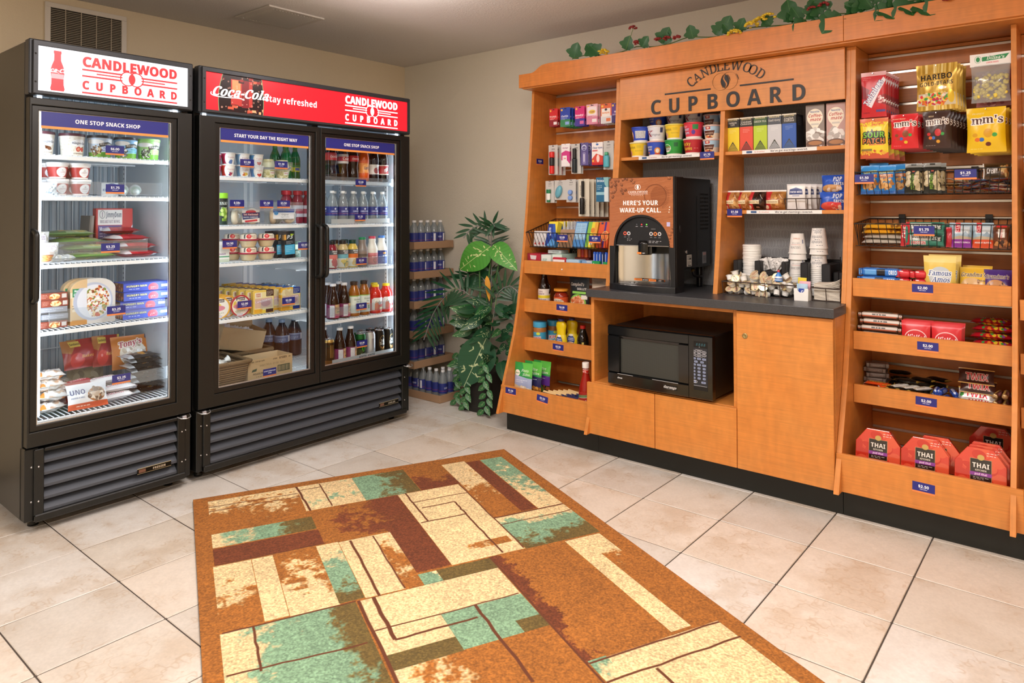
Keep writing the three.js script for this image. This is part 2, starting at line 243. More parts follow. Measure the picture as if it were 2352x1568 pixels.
// ================================================================ the wooden snack fixture along the back wall
const woodTex = (() => { const W = 1024, a = noiseField(W, W, 5, [[6,180,1], [20,400,0.8], [3,60,0.7]]), b = noiseField(W, W, 9, [[23,7,1], [47,17,0.8]]), c = noiseField(W, W, 15, [[5,5,1], [9,9,0.6]]);
return pixelTex(W, W, (x, y, i) => { const k = 0.9 + 0.13 * a[i] + 0.10 * (b[i] - 0.5) + 0.08 * (c[i] - 0.5); const base = mixc([222,146,70], [208,128,54], c[i]); return base.map((v) => Math.min(255, v * k)); }, { repeat: [1.7,1.7] }); })();
function woodMat(tint, rough = 0.4) { return new THREE.MeshPhysicalMaterial({ color: tint, map: woodTex, roughness: rough, clearcoat: 0.18, clearcoatRoughness: 0.35, bumpMap: woodTex, bumpScale: 0.0002 }); }
const wood = woodMat(0xffffff), woodB = woodMat(0xf4ead8), edgeM = woodMat(0xfff2e8,0.42), kickM = mat(0x12140f, 0.5), alu = mat(0xd8d2c8,0.28, { metalness: 0.75 });
const PROF = [[0.262,0.557], [0.33,0.534], [0.45,0.488], [0.57,0.448], [0.7,0.416], [0.82,0.394], [0.93,0.374], [1.07,0.352], [1.3,0.322], [1.6,0.289], [1.87,0.262], [2.055,0.25]];
function profZ(y) { for (let i = 1; i < PROF.length; i++) if (y <= PROF[i][0]) return lerp(PROF[i - 1][1], PROF[i][1], (y - PROF[i - 1][0]) / (PROF[i][0] - PROF[i - 1][0])); return PROF[PROF.length - 1][1]; }
function sidePanel(x0, x1, yb, yt, back = 0.004) {
const s = new THREE.Shape(); s.moveTo(back, yb); s.lineTo(profZ(Math.max(yb, 0.262)), yb);
const N = 26; for (let i = 0; i <= N; i++) { const y = lerp(yb, yt, i / N); s.lineTo(profZ(y), y); } s.lineTo(back, yt); s.closePath();
const g = new THREE.ExtrudeGeometry(s, { depth: x1 - x0 - 0.002, bevelEnabled: true, bevelThickness: 0.001, bevelSize: 0.001, bevelSegments: 1, curveSegments: 1 });
g.rotateY(-Math.PI / 2);  g.translate(x1 - 0.001,0,0); return metreUV(g, 'y');
}
function slatwall(parent, x0, x1, y0, y1, ys, inserts = true) {
let y = y0; for (const g of [...ys, y1 + 0.01]) { const top = Math.min(g - 0.007, y1); if (top - y > 0.01) { part('slat_board', board(x0, y, 0.006, x1, top, 0.022,0.0015), woodB, parent); } if (g < y1 && inserts) part('groove_insert', board(x0, g - 0.007,0.006, x1, g + 0.005,0.0155,0.001), alu, parent); y = g + 0.006; }
}
const SX = { a0: 1.471, a1: 1.489, b0: 2.088, b1: 2.107, m0: 2.107, m1: 2.126, c0: 2.716, c1: 2.74, d0: 3.318, d1: 3.338, e0: 3.338, e1: 3.36, f0: 3.943, f1: 3.962, end: 4.75 };
const LIPS = [[0.92,1.0], [0.685,0.765], [0.45,0.53]], BACKZ = 0.022;
const SHELF_Y = [0.937,0.703,0.467], BIN_Y = 0.19;
function lipShelves(t, x0, x1, lips = LIPS) { for (const [a, b] of lips) { const s = part('shelf', board(x0, a + 0.001, BACKZ, x1, a + 0.017,0.345), woodB, t); part('front_lip', board(x0, a, 0.345, x1, b, 0.36), wood, s); } }
function bin(t, x0, x1, xi0, xi1) {
part('bin_front', board(x0,0.115,0.545, x1,0.274,0.562,0.0015), wood, t);
part('bin_floor', board(xi0, BIN_Y - 0.018, BACKZ, xi1, BIN_Y, 0.545), woodB, t);
}
{ // left unit
const t = thing('display_shelf', 'narrow wooden display unit with pegs and shelves beside the leafy plant', 'shelf unit');
part('side_panel', sidePanel(SX.a0, SX.a1,0.115,2.055), wood, t); part('side_panel', sidePanel(SX.b0, SX.b1,0.115,2.055), wood, t);
slatwall(t, SX.a1, SX.b0,0.2,2.055, [0.36,0.60,0.84,1.08,1.325,1.565,1.806,2.046]);
lipShelves(t, SX.a1, SX.b0); bin(t, SX.a0, SX.b1 - 0.018, SX.a1, SX.b0);
part('kick_board', board(1.474,0.001,0.01,2.118,0.114,0.511), kickM, t);
}
{ // centre unit
const t = thing('coffee_station', 'wooden coffee station cabinet with sign, open cubbies and microwave bay', 'cabinet');
part('end_panel', sidePanel(SX.m0, SX.m1,0.886,2.055), wood, t); part('end_panel', sidePanel(SX.d0, SX.d1,0.886,2.055), wood, t); part('divider', sidePanel(SX.c0, SX.c1,0.886,1.83), wood, t);
const c = canvas(512,512), g = c.getContext('2d'); g.fillStyle = '#87898c'; g.fillRect(0,0,512,512); g.strokeStyle = '#979a9c'; g.lineWidth = 3.2;
for (let i = -1; i < 9; i++) for (let j = -1; j < 9; j++) { const x = i * 64 + (j % 2 ? 32 : 0), y = j * 64; g.beginPath(); g.ellipse(x - 9, y + 32,23,37,0,0,7); g.stroke(); g.beginPath(); g.ellipse(x + 9, y + 32,23,37,0,0,7); g.stroke(); }
const paper = new THREE.MeshStandardMaterial({ map: tex(c, { repeat: [2.6,2.6] }), roughness: 0.75 });
part('back_panel', board(SX.m1,0.886,0.006, SX.d0,2.05,0.02), paper, t, 'grey back panel papered with interlocking rings');
const fr = part('sign_board', board(SX.m1,1.815,0.262, SX.d0,2.055,0.278), wood, t);
for (const [x0, x1, y] of [[SX.m1, SX.c0,1.585], [SX.c1, SX.d0,1.585], [SX.c1, SX.d0,1.285]]) { part('cubby_shelf', board(x0, y, BACKZ, x1, y + 0.018,0.272), wood, t); }
part('base_panel', board(SX.m0,0.115,0.01, SX.m1,0.844,0.56), wood, t); part('base_panel', board(2.893,0.115,0.01,2.912,0.844,0.56), wood, t); part('base_panel', board(3.318,0.115,0.01,3.337,0.844,0.553), wood, t);
part('bay_floor', board(SX.m1,0.376,0.01,2.893,0.392,0.56), wood, t); part('bay_back', board(SX.m1,0.392,0.01,2.893,0.828,0.024), wood, t); part('bay_rail', board(SX.m1,0.826,0.01,2.893,0.844,0.56), wood, t);
part('drawer', board(2.09,0.117,0.561,2.4915,0.388,0.579,0.0015), wood, t); part('drawer', board(2.4945,0.117,0.561,2.9125,0.388,0.579,0.0015), wood, t);
const d = part('door', board(2.9155,0.117,0.561,3.3355,0.84,0.579,0.0015), wood, t);
part('lock', lathe([[0,0], [0.0125,0], [0.0125,0.002], [0.011,0.004], [0.007,0.0045], [0.0065,0.003], [0.0012,0.003], [0,0.0025]], 20).rotateX(Math.PI / 2).translate(2.956,0.728,0.579), mat(0xb0a070,0.3, { metalness: 0.9 }), d);
part('kick_board', board(2.119,0.001,0.01,3.352,0.114,0.511), kickM, t);
const ink = mat(0x1b1a1c, 0.45), fl = new FontLoader(), bold = await fl.loadAsync('fonts/droid/droid_sans_bold.typeface.json'), serif = await fl.loadAsync('fonts/droid/droid_serif_regular.typeface.json');
const letter = (ch, font, h, x, y, rot, sx = 1) => { const g = new TextGeometry(ch, { font, size: h, depth: 0.003, curveSegments: 5, bevelEnabled: false }); g.computeBoundingBox(); const b = g.boundingBox; g.translate(-(b.min.x + b.max.x) / 2,0,0); g.scale(sx, 1,1); g.rotateZ(rot); g.translate(x, y, 0.2785); part('letter', g, ink, fr); };
[...'CUPBOARD'].forEach((ch, i) => letter(ch, bold, 0.078,2.353 + i * 0.1085,1.829,0,1.0));
const A0 = 0.66; [...'CANDLEWOOD'].forEach((ch, i) => { const w = [0,0.118,0.262,0.40,0.512,0.622,0.78,0.955,1.055,1.19][i] / 1.19, a = lerp(A0,-A0, w), R = 0.278; letter(ch, serif, ch === 'C' && i === 0 ? 0.052 : 0.047,2.745 - R * Math.sin(a), 1.742 + R * Math.cos(a), a, ch === 'O' ? 1.0 : 0.92); });
for (const [x0, x1] of [[2.406,2.668], [2.823,3.088]]) part('sign_rule', board(x0,1.929,0.2785, x1,1.937,0.281,0.0005), ink, fr);
for (const x of [2.724,2.768]) { const r = new THREE.Shape(); r.absarc(x, 1.964,0.049,0,7); const hole = new THREE.Path(); hole.absarc(x, 1.964,0.0445,0,7, true); r.holes.push(hole); part('emblem_ring', new THREE.ExtrudeGeometry(r, { depth: 0.003, bevelEnabled: false, curveSegments: 30 }).translate(0,0,0.2785), ink, fr); }
const ex = (pts) => new THREE.ExtrudeGeometry(new THREE.Shape(pts.map((p) => new THREE.Vector2(p[0] + 2.746, p[1] + 1.964))), { depth: 0.003, bevelEnabled: false }).translate(0,0,0.2785);
const seed = (s) => { const p = []; for (let i = 0; i <= 14; i++) { const t = i / 14; p.push([s * 0.021 * Math.pow(Math.sin(Math.PI * t), 0.7), s * (0.036 - 0.072 * t)]); } for (let i = 13; i > 0; i--) { const t = i / 14; p.push([s * (0.0045 - 0.010 * Math.sin(2 * Math.PI * t) * 0.8), s * (0.036 - 0.072 * t)]); } return s > 0 ? p.reverse() : p.reverse(); };
const em = [ex(seed(1)), ex(seed(-1))]; for (let i = 0; i < 20; i++) { const a = (i < 10 ? -0.95 + i * 0.21 : Math.PI - 0.95 + (i - 10) * 0.21), r0 = 0.019, r1 = 0.031; const cx = Math.cos(a) * 0.75, sy = Math.sin(a) * 1.15; em.push(ex([[r0 * cx - 0.0012 * sy, r0 * sy * 1.3 + 0.0012 * cx], [r0 * cx + 0.0012 * sy, r0 * sy * 1.3 - 0.0012 * cx], [r1 * cx, r1 * sy * 1.1]])); }
part('emblem_bean', merge(em), ink, fr);
}
{ // dark worktop
const n = noiseField(512,512,71, [[256,256,1], [400,400,1]]), m = pixelTex(512,512, (x, y, i) => { const v = n[i] > 0.66 ? 92 : n[i] < 0.3 ? 34 : 56; return [v, v + 1, v + 4]; }, { repeat: [6,6] });
const s = new THREE.Shape(); s.moveTo(2.128,0.022); s.lineTo(2.128,0.385); s.lineTo(2.104,0.40); s.lineTo(2.104,0.6); s.lineTo(3.345,0.6); s.lineTo(3.345,0.405); s.lineTo(3.316,0.385); s.lineTo(3.316,0.022); s.closePath();
const g = new THREE.ExtrudeGeometry(s, { depth: 0.036, bevelEnabled: true, bevelThickness: 0.002, bevelSize: 0.002, bevelSegments: 2, bevelOffset: -0.002 }); g.rotateX(Math.PI / 2).translate(0,0.8832,0); g.computeVertexNormals();
solo('countertop', metreUV(g), new THREE.MeshStandardMaterial({ map: m, roughness: 0.36, bumpMap: m, bumpScale: 0.0002 }), 'dark speckled grey countertop above the microwave bay', 'countertop', [0,0,0]);
}
{ // right unit
const t = thing('display_shelf', 'wide wooden display unit of snack shelves right of the coffee station', 'shelf unit');
part('side_panel', sidePanel(SX.e0, SX.e1,0.115,2.055), wood, t); part('side_panel', sidePanel(SX.f0, SX.f1,0.115,2.055), wood, t);
slatwall(t, SX.e1, SX.f0,0.2,2.055, Array.from({ length: 24 }, (_, i) => 0.267 + i * 0.0768));
lipShelves(t, SX.e1 + 0.001, SX.f0 - 0.001); bin(t, SX.e0,3.984, SX.e1, SX.f0); part('kick_board', board(3.353,0.001,0.01,3.985,0.114,0.511), kickM, t);
}
{ // the next unit, cut by the picture's right edge
const t = thing('display_shelf', 'wooden display unit cut off at the right edge of the picture', 'shelf unit');
part('side_panel', sidePanel(SX.end - 0.019, SX.end, 0.115,2.055), wood, t); slatwall(t, SX.f1, SX.end - 0.019,0.2,2.055, [0.36,0.60,0.84,1.08,1.30,1.53,1.668,1.814,1.965]);
lipShelves(t, SX.f1 + 0.004, SX.end - 0.02, [[0.87,0.95], [0.66,0.74], [0.45,0.53]]); bin(t, 3.986, SX.end, SX.f1, SX.end - 0.019); part('kick_board', board(3.986,0.001,0.01, SX.end, 0.114,0.511), kickM, t);
}
{ // fascia with its soffit, in two lengths
const t = thing('fascia_canopy', 'curved orange wooden fascia running along the top of all units', 'fascia');
const shape = (x0, x1, curved) => { const s = new THREE.Shape(); s.moveTo(x0,2.064); s.lineTo(x1,2.064); s.lineTo(x1,2.18); if (curved) { s.lineTo(1.86,2.182); s.bezierCurveTo(1.76,2.186,1.70,2.194,1.64,2.186); s.bezierCurveTo(1.60,2.18,1.585,2.148,1.545,2.146); s.lineTo(x0,2.146); } else s.lineTo(x0,2.18); s.closePath(); return metreUV(new THREE.ExtrudeGeometry(s, { depth: 0.016, bevelEnabled: true, bevelThickness: 0.001, bevelSize: 0.001, bevelSegments: 1, bevelOffset: -0.001, curveSegments: 10 }).translate(0,0,0.343)); };
part('fascia_board', shape(1.452,3.334, true), edgeM, t); part('fascia_board', shape(3.3355, SX.end + 0.02, false), edgeM, t);
part('fascia_return', board(1.452,2.064,0.006,1.468,2.146,0.343), edgeM, t); part('soffit', board(1.468,2.057,0.006, SX.end, 2.074,0.343), wood, t);
}
// ================================================================ glass-door freezer and refrigerator along the left wall
const blackM = new THREE.MeshPhysicalMaterial({ color: 0x0d0e0d, roughness: 0.36, clearcoat: 0.15, clearcoatRoughness: 0.3 }), blackSat = mat(0x121311,0.42), gunM = mat(0x3a3d42,0.42, { metalness: 0.35 }), slatM = mat(0x4c515a, 0.4, { metalness: 0.25 });
const linerM = mat(0xc9d2d9,0.45), linerDark = mat(0x9fb0bd, 0.5), wireM = mat(0xf2f5f7,0.35), steelM = mat(0xd6dade, 0.25, { metalness: 0.8 }), clearM = mat(0xf4f8fb, 0.05, { transmission: 0.93, thickness: 0, side: THREE.DoubleSide }), glassM = mat(0xf3f8f9,0.012, { transmission: 1, thickness: 0 });
const FX = 0.873;
const ledM = new THREE.MeshStandardMaterial({ color: 0xffffff, roughness: 0.5, emissive: LED_COLOUR, emissiveIntensity: 5 });
function led(parent, x, z, y0, y1, dir, power) {
const h = y1 - y0; part('light_tube', lathe([[0,0], [0.009,0], [0.009, h], [0, h]], 12).translate(x, y0, z), ledM, parent);
const l = new THREE.RectAreaLight(LED_COLOUR, power, 0.02, h); l.position.set(x + dir[0] * 0.012, (y0 + y1) / 2, z + dir[1] * 0.012); l.lookAt(x + dir[0], (y0 + y1) / 2, z + dir[1]); scene.add(l);
}
function frameYZ(x0, x1, z0, z1, y0, y1, a0, a1, b0, b1, bev = 0.002) { // opening z a0..a1, y b0..b1
const s = new THREE.Shape([[z0, y0], [z1, y0], [z1, y1], [z0, y1]].map((p) => new THREE.Vector2(-p[0], p[1]))), h = new THREE.Path([[a0, b0], [a0, b1], [a1, b1], [a1, b0]].map((p) => new THREE.Vector2(-p[0], p[1]))); s.holes.push(h);
const g = new THREE.ExtrudeGeometry(s, { depth: x1 - x0 - 2 * bev, bevelEnabled: true, bevelThickness: bev, bevelSize: bev, bevelSegments: 2, bevelOffset: -bev }); g.rotateY(Math.PI / 2).translate(x0 + bev, 0,0); return g;
}
function cabinetBody(t, z0, z1) {
const T = 0.035;
part('side_wall', board(0.09,0.05, z1 - T, 0.822,2.005, z1,0.003), blackM, t); part('side_wall', board(0.09,0.05, z0,0.822,2.005, z0 + T, 0.003), blackM, t);
part('back_wall', board(0.09,0.05, z0 + T, 0.125,2.005, z1 - T, 0.002), blackM, t); part('roof', board(0.125,1.965, z0 + T, 0.822,2.004, z1 - T, 0.002), blackM, t);
part('motor_housing', board(0.125,0.05, z0 + T, 0.80,0.375, z1 - T, 0.002), blackM, t);
for (const z of [z0 + 0.06, z1 - 0.06]) for (const x of [0.16,0.76]) part('foot', lathe([[0,0.001], [0.02,0.001], [0.02,0.012], [0.012,0.016], [0.012,0.05], [0,0.05]], 14).translate(x, 0, z), blackSat, t);
const L = part('liner', merge([board(0.1255,0.376, z0 + T, 0.14,1.964, z1 - T), board(0.14,0.376, z0 + T, 0.815,1.964, z0 + T + 0.012), board(0.14,0.376, z1 - T - 0.012,0.815,1.964, z1 - T), board(0.14,1.95, z0 + T + 0.012,0.815,1.964, z1 - T - 0.012), board(0.14,0.3755, z0 + T + 0.012,0.815,0.392, z1 - T - 0.012)]), linerM, t);
return L;
}
function header(t, z0, z1, face, label) {
const b = part('header', board(0.8225,1.785, z0,0.872,2.012, z1,0.004), gunM, t);
part('sign_frame', frameYZ(0.8725,0.886, z0 + 0.012, z1 - 0.012,1.788,2.006, z0 + 0.03, z1 - 0.03,1.801,1.985), gunM, b);
part('sign_face', carton(z1 - z0 - 0.06,0.184,0.004, null, { b: 0.0005 }).rotateY(Math.PI / 2).translate(0.877,1.801, (z0 + z1) / 2), face, b, label);
for (const z of [z0 + 0.02, z1 - 0.02]) for (const y of [1.835,1.95]) part('screw', lathe([[0,0.002], [0.003,0.0015], [0.004,0]].reverse(), 10).rotateX(Math.PI / 2).rotateY(Math.PI / 2).translate(0.886, y, z), blackSat, b);
const l = new THREE.RectAreaLight(0xffffff, 1.2, z1 - z0 - 0.06,0.184); l.position.set(0.8885,1.893, (z0 + z1) / 2); l.lookAt(2,1.893, (z0 + z1) / 2); scene.add(l);
}
function signMat(w, h, bg, fn) { const c = canvas(Math.round(w * 1500), Math.round(h * 1500)), g = c.getContext('2d'); g.fillStyle = bg; g.fillRect(0,0, c.width, c.height); fn(g, c.width, c.height); const t = tex(c); return new THREE.MeshStandardMaterial({ color: 0x888888, map: t, roughness: 0.35, emissive: 0xffffff, emissiveMap: t, emissiveIntensity: SIGN_GLOW }); }
function brandLogo(g, x, y, w, h, col) {
g.save(); g.translate(x, y); g.fillStyle = col; g.strokeStyle = col; g.textBaseline = 'middle'; g.textAlign = 'left';
const word = (t, yy, size, width, sp) => { g.font = 'bold ' + size + 'px sans-serif'; let W = 0; for (const ch of t) W += g.measureText(ch).width + sp; W -= sp; const k = width / W; g.save(); g.translate(0, yy); g.scale(k, 1); let p = 0; g.lineWidth = size * 0.06; g.lineJoin = 'round'; for (const ch of t) { g.fillText(ch, p, 0); g.strokeText(ch, p, 0); p += g.measureText(ch).width + sp; } g.restore(); };
word('CANDLEWOOD', h * 0.15, h * 0.36, w, 0); word('CUPBOARD', h * 0.78, h * 0.30, w, h * 0.16);
const bar = (a, b, yy, lw = 0.045) => g.fillRect(a * w, (yy - lw / 2) * h, (b - a) * w, lw * h);
bar(0,0.4,0.36); bar(0.14,0.4,0.44,0.035); bar(0,0.4,0.53); bar(0.6,1,0.39); bar(0.6,0.86,0.47,0.035); bar(0.6,1,0.56); bar(0,1,0.98);
g.lineWidth = h * 0.028; for (const d of [-0.045,0.045]) { g.beginPath(); g.ellipse((0.5 + d) * w, 0.46 * h, 0.075 * w, 0.19 * h, 0,0,7); g.stroke(); }
g.beginPath(); g.ellipse(0.5 * w, 0.46 * h, 0.028 * w, 0.13 * h, 0,0,7); g.fill(); g.restore();
}
function script(g, t, x, y, size, col, rot = 0) { g.save(); g.translate(x, y); g.rotate(rot); g.transform(1,0,-0.22,1,0,0); g.font = 'italic bold ' + size + 'px serif'; g.textAlign = 'center'; g.textBaseline = 'middle'; g.fillStyle = col; g.strokeStyle = col; g.lineWidth = size * 0.03; g.fillText(t, 0,0); g.strokeText(t, 0,0); const w = g.measureText(t).width; g.lineWidth = size * 0.075; g.beginPath(); g.moveTo(-w * 0.5, size * 0.1); g.quadraticCurveTo(-w * 0.56, size * 0.55,-w * 0.1, size * 0.42); g.quadraticCurveTo(w * 0.02, size * 0.38, w * 0.08, size * 0.52); g.stroke(); g.restore(); }
const whiteSign = signMat(0.62,0.184, '#fbfbff', (g, W, H) => {
g.fillStyle = '#e8343c'; g.beginPath(); const bx = W * 0.115, pr = [[0.022,0.06], [0.024,0.1], [0.02,0.14], [0.021,0.28], [0.034,0.4], [0.042,0.5], [0.04,0.6], [0.036,0.72], [0.037,0.82], [0.043,0.92], [0.038,0.965]];
pr.forEach((p, i) => g[i ? 'lineTo' : 'moveTo'](bx - p[0] * W, p[1] * H)); [...pr].reverse().forEach((p) => g.lineTo(bx + p[0] * W, p[1] * H)); g.fill();
g.fillStyle = '#f8a0a4'; g.fillRect(bx - 0.038 * W, H * 0.58,0.076 * W, H * 0.11); script(g, 'Coca-Cola', bx, H * 0.5, H * 0.125, '#ffffff', 0.03);
brandLogo(g, W * 0.265, H * 0.09, W * 0.655, H * 0.86, '#dd3338');
});
const redSign = signMat(1.31,0.184, '#f01f2c', (g, W, H) => {
const x0 = W * 0.055, x1 = W * 0.235; g.save(); g.beginPath(); g.moveTo(x0 + W * 0.012,0); g.quadraticCurveTo(x0 - W * 0.012, H * 0.5, x0 - W * 0.002, H); g.lineTo(x1, H); g.quadraticCurveTo(x1 + W * 0.008, H * 0.5, x1 - W * 0.006,0); g.closePath(); g.clip();
g.fillStyle = '#1b0507'; g.fillRect(x0 - 20,0, x1, H); const q = rng(4);
g.fillStyle = '#b8352f'; g.fillRect(x0 + W * 0.045, H * 0.1, W * 0.09, H * 0.72); g.fillStyle = '#7c1c22'; g.fillRect(x0 + W * 0.09, H * 0.1, W * 0.03, H * 0.75); g.fillStyle = '#e08a58'; g.fillRect(x0 + W * 0.05, H * 0.12, W * 0.035, H * 0.28);
for (let i = 0; i < 26; i++) { g.fillStyle = ['#c8553a', '#4a0c10', '#8d2420', '#e2a070', '#300609'][i % 5]; g.fillRect(x0 + q() * W * 0.18, q() < 0.5 ? q() * H * 0.16 : H * (0.78 + q() * 0.2), W * 0.022 * q() + 5, H * 0.07); }
for (let i = 0; i < 40; i++) { g.strokeStyle = '#f3b59a'; g.lineWidth = 2; g.beginPath(); g.arc(x0 + q() * W * 0.18, q() * H, 2 + q() * 4,0,7); g.stroke(); }
g.restore(); g.strokeStyle = '#7d8a62'; g.lineWidth = 6; g.beginPath(); g.moveTo(x0 + W * 0.012,0); g.quadraticCurveTo(x0 - W * 0.012, H * 0.5, x0 - W * 0.002, H); g.stroke(); g.beginPath(); g.moveTo(x1 - W * 0.006,0); g.quadraticCurveTo(x1 + W * 0.008, H * 0.5, x1, H); g.stroke();
script(g, 'Coca-Cola', W * 0.142, H * 0.46, H * 0.34, '#ffffff', -0.02);
g.fillStyle = '#fff3f3'; g.font = 'bold ' + H * 0.25 + 'px sans-serif'; g.textAlign = 'left'; g.textBaseline = 'middle'; g.fillText('stay refreshed', W * 0.245, H * 0.5, W * 0.315);
brandLogo(g, W * 0.635, H * 0.07, W * 0.305, H * 0.88, '#ffffff');
});
const banner = (t) => cell(0.514,0.07, '#2b2f86', (g) => { g.R('#f09a50', 0,0.84,1,0.16); g.X(t, 0.5,0.46,0.34, '#ffffff', { fit: 0.72 }); }, 1500);
const bannerStop = banner('ONE STOP SNACK SHOP'), bannerDay = banner('START YOUR DAY THE RIGHT WAY');
function door(t, z0, z1, g0, g1, bannerCell, handleSide) {
const y0 = 0.352, y1 = 1.772, d = part('door', frameYZ(0.824, FX, z0, z1, y0, y1, g0 - 0.026, g1 + 0.026,0.412,1.742,0.003), blackSat, t);
part('inner_frame', frameYZ(0.832,0.866, g0 - 0.0255, g1 + 0.0255,0.4125,1.7415, g0, g1,0.436,1.722,0.0025), blackM, d);
part('glass_bead', frameYZ(0.852,0.858, g0 - 0.002, g1 + 0.002,0.434,1.724, g0 + 0.005, g1 - 0.005,0.441,1.717,0.0008), steelM, d);
part('glass_pane', new THREE.PlaneGeometry(g1 - g0,1.286).rotateY(Math.PI / 2).translate(0.855,1.079, (g0 + g1) / 2), glassM, d);
if (bannerCell) part('banner', carton(g1 - g0 - 0.022,0.07,0.0012, bannerCell, { b: 0.0002 }).rotateY(Math.PI / 2).translate(0.8575,1.65, (g0 + g1) / 2 + 0.001), sheetMat(bannerCell.i, 'card'), d, 'blue banner with orange stripe');
const hz = handleSide > 0 ? z1 - 0.018 : z0 + 0.018, hp = [V(0.872,1.228, hz), V(0.905,1.216, hz), V(0.91,1.19, hz), V(0.91,0.99, hz), V(0.905,0.952, hz), V(0.872,0.94, hz)];
const hg = tube(hp, 0.011,40,10); part('handle', hg, blackSat, d);
return d;
}
function grille(t, z0, z1, badge) {
part('corner_post', board(0.8,0.052, z1 - 0.05, FX - 0.012,0.345, z1,0.003), blackSat, t); part('corner_post', board(0.8,0.052, z0, FX - 0.012,0.345, z0 + 0.05,0.003), blackSat, t);
part('louvre_frame', merge([board(0.83,0.052, z1 - 0.066, FX, 0.34, z1 - 0.03,0.003), board(0.83,0.052, z0 + 0.03, FX, 0.34, z0 + 0.066,0.003), board(0.83,0.325, z0 + 0.066, FX, 0.34, z1 - 0.066,0.003), board(0.8,0.048, z0 + 0.03, FX + 0.006,0.078, z1 - 0.03,0.004)]), blackSat, t);
part('louvre_back', board(0.801,0.078, z0 + 0.05,0.812,0.33, z1 - 0.05), mat(0x050505,0.8), t);
for (let i = 0; i < 5; i++) { // sloping blades with a folded lip
const y = 0.078 + i * 0.0497, s = new THREE.Shape([[0.826,0.047], [0.864,0.012], [0.864,0.001], [0.861,0.001], [0.861,0.0105], [0.824,0.045]].map((p) => new THREE.Vector2(p[0], p[1])));
const g = new THREE.ExtrudeGeometry(s, { depth: z1 - z0 - 0.132, bevelEnabled: false }).translate(0, y, z0 + 0.066); part('louvre_slat', g, slatM, t);
}
for (const z of [z0 + 0.024, z0 + 0.046, z1 - 0.046, z1 - 0.024]) for (const y of [0.13,0.27]) part('screw', lathe([[0,0.0015], [0.003,0.001], [0.0035,0]].reverse(), 8).rotateZ(-Math.PI / 2).translate(Math.abs(z - z0) < 0.03 || Math.abs(z - z1) < 0.03 ? FX - 0.012 : FX, y, z), steelM, t);
if (badge) { const c = cell(0.15,0.024, '#15140f', (g) => { g.R('#c9bf9a', 0,0,1,0.08); g.R('#c9bf9a', 0,0.92,1,0.08); g.R('#8d6a5a', 0.04,0.2,0.2,0.6); g.X(badge, 0.64,0.52,0.6, '#e8e2d0', { fit: 0.6 }); }, 1400); part('badge', carton(0.15,0.024,0.003, c).rotateY(Math.PI / 2).translate(FX - 0.004,0.125, z0 + 0.17), sheetMat(c.i, 'metal'), t); }
}
function wireShelf(t, y, z0, z1, front = 0.79, rail = true) {
const g = [], back = 0.17; for (const [x, yy] of [[back, y - 0.004], [back + 0.2, y - 0.009], [back + 0.42, y - 0.009], [front - 0.01, y - 0.009]]) g.push(board(x - 0.0028, yy - 0.0028, z0, x + 0.0028, yy + 0.0028, z1,0.0008));
const n = Math.round((z1 - z0) / 0.0205); for (let i = 0; i <= n; i++) { const z = lerp(z0 + 0.004, z1 - 0.004, i / n); g.push(board(back, y - 0.004, z - 0.0014, front, y, z + 0.0014,0.0005)); g.push(board(front - 0.003, y - 0.016, z - 0.0014, front, y - 0.004, z + 0.0014,0.0004)); }
g.push(board(front - 0.006, y - 0.021, z0, front - 0.0005, y - 0.0155, z1,0.001));
const s = part('shelf', merge(g), wireM, t);
if (rail) part('shelf_rim', board(front - 0.004, y - 0.022, z0, front + 0.001, y - 0.006, z1,0.001), wireM, s);
for (const z of [z0 + 0.002, z1 - 0.002]) part('clip', merge([rod(V(front - 0.02, y - 0.012, z), V(front - 0.05, y - 0.03, z), 0.002), rod(V(front - 0.05, y - 0.03, z), V(front - 0.085, y - 0.012, z), 0.002)]), steelM, s);
return s;
}
function standards(t, xs, zs) { const g = []; for (const z of zs) for (const x of xs) { g.push(board(x - 0.012,0.45, z - 0.0025, x + 0.012,1.9, z + 0.0025,0.0005)); } const p = part('shelf_standard', merge(g), wireM, t); const d = []; for (const z of zs) for (const x of xs) for (let y = 0.5; y < 1.88; y += 0.025) d.push(board(x - 0.003, y, z - 0.003, x + 0.003, y + 0.01, z + 0.003,0.0002)); part('slot_row', merge(d), mat(0x5a6670,0.6), p).userData.kind = 'stuff'; return p; }
const FZ = { z0: 2.126, z1: 2.802, shelves: [1.55,1.376,1.087,0.806] };
const freezer = thing('freezer', 'black glass-door upright freezer with a lit white sign', 'freezer');
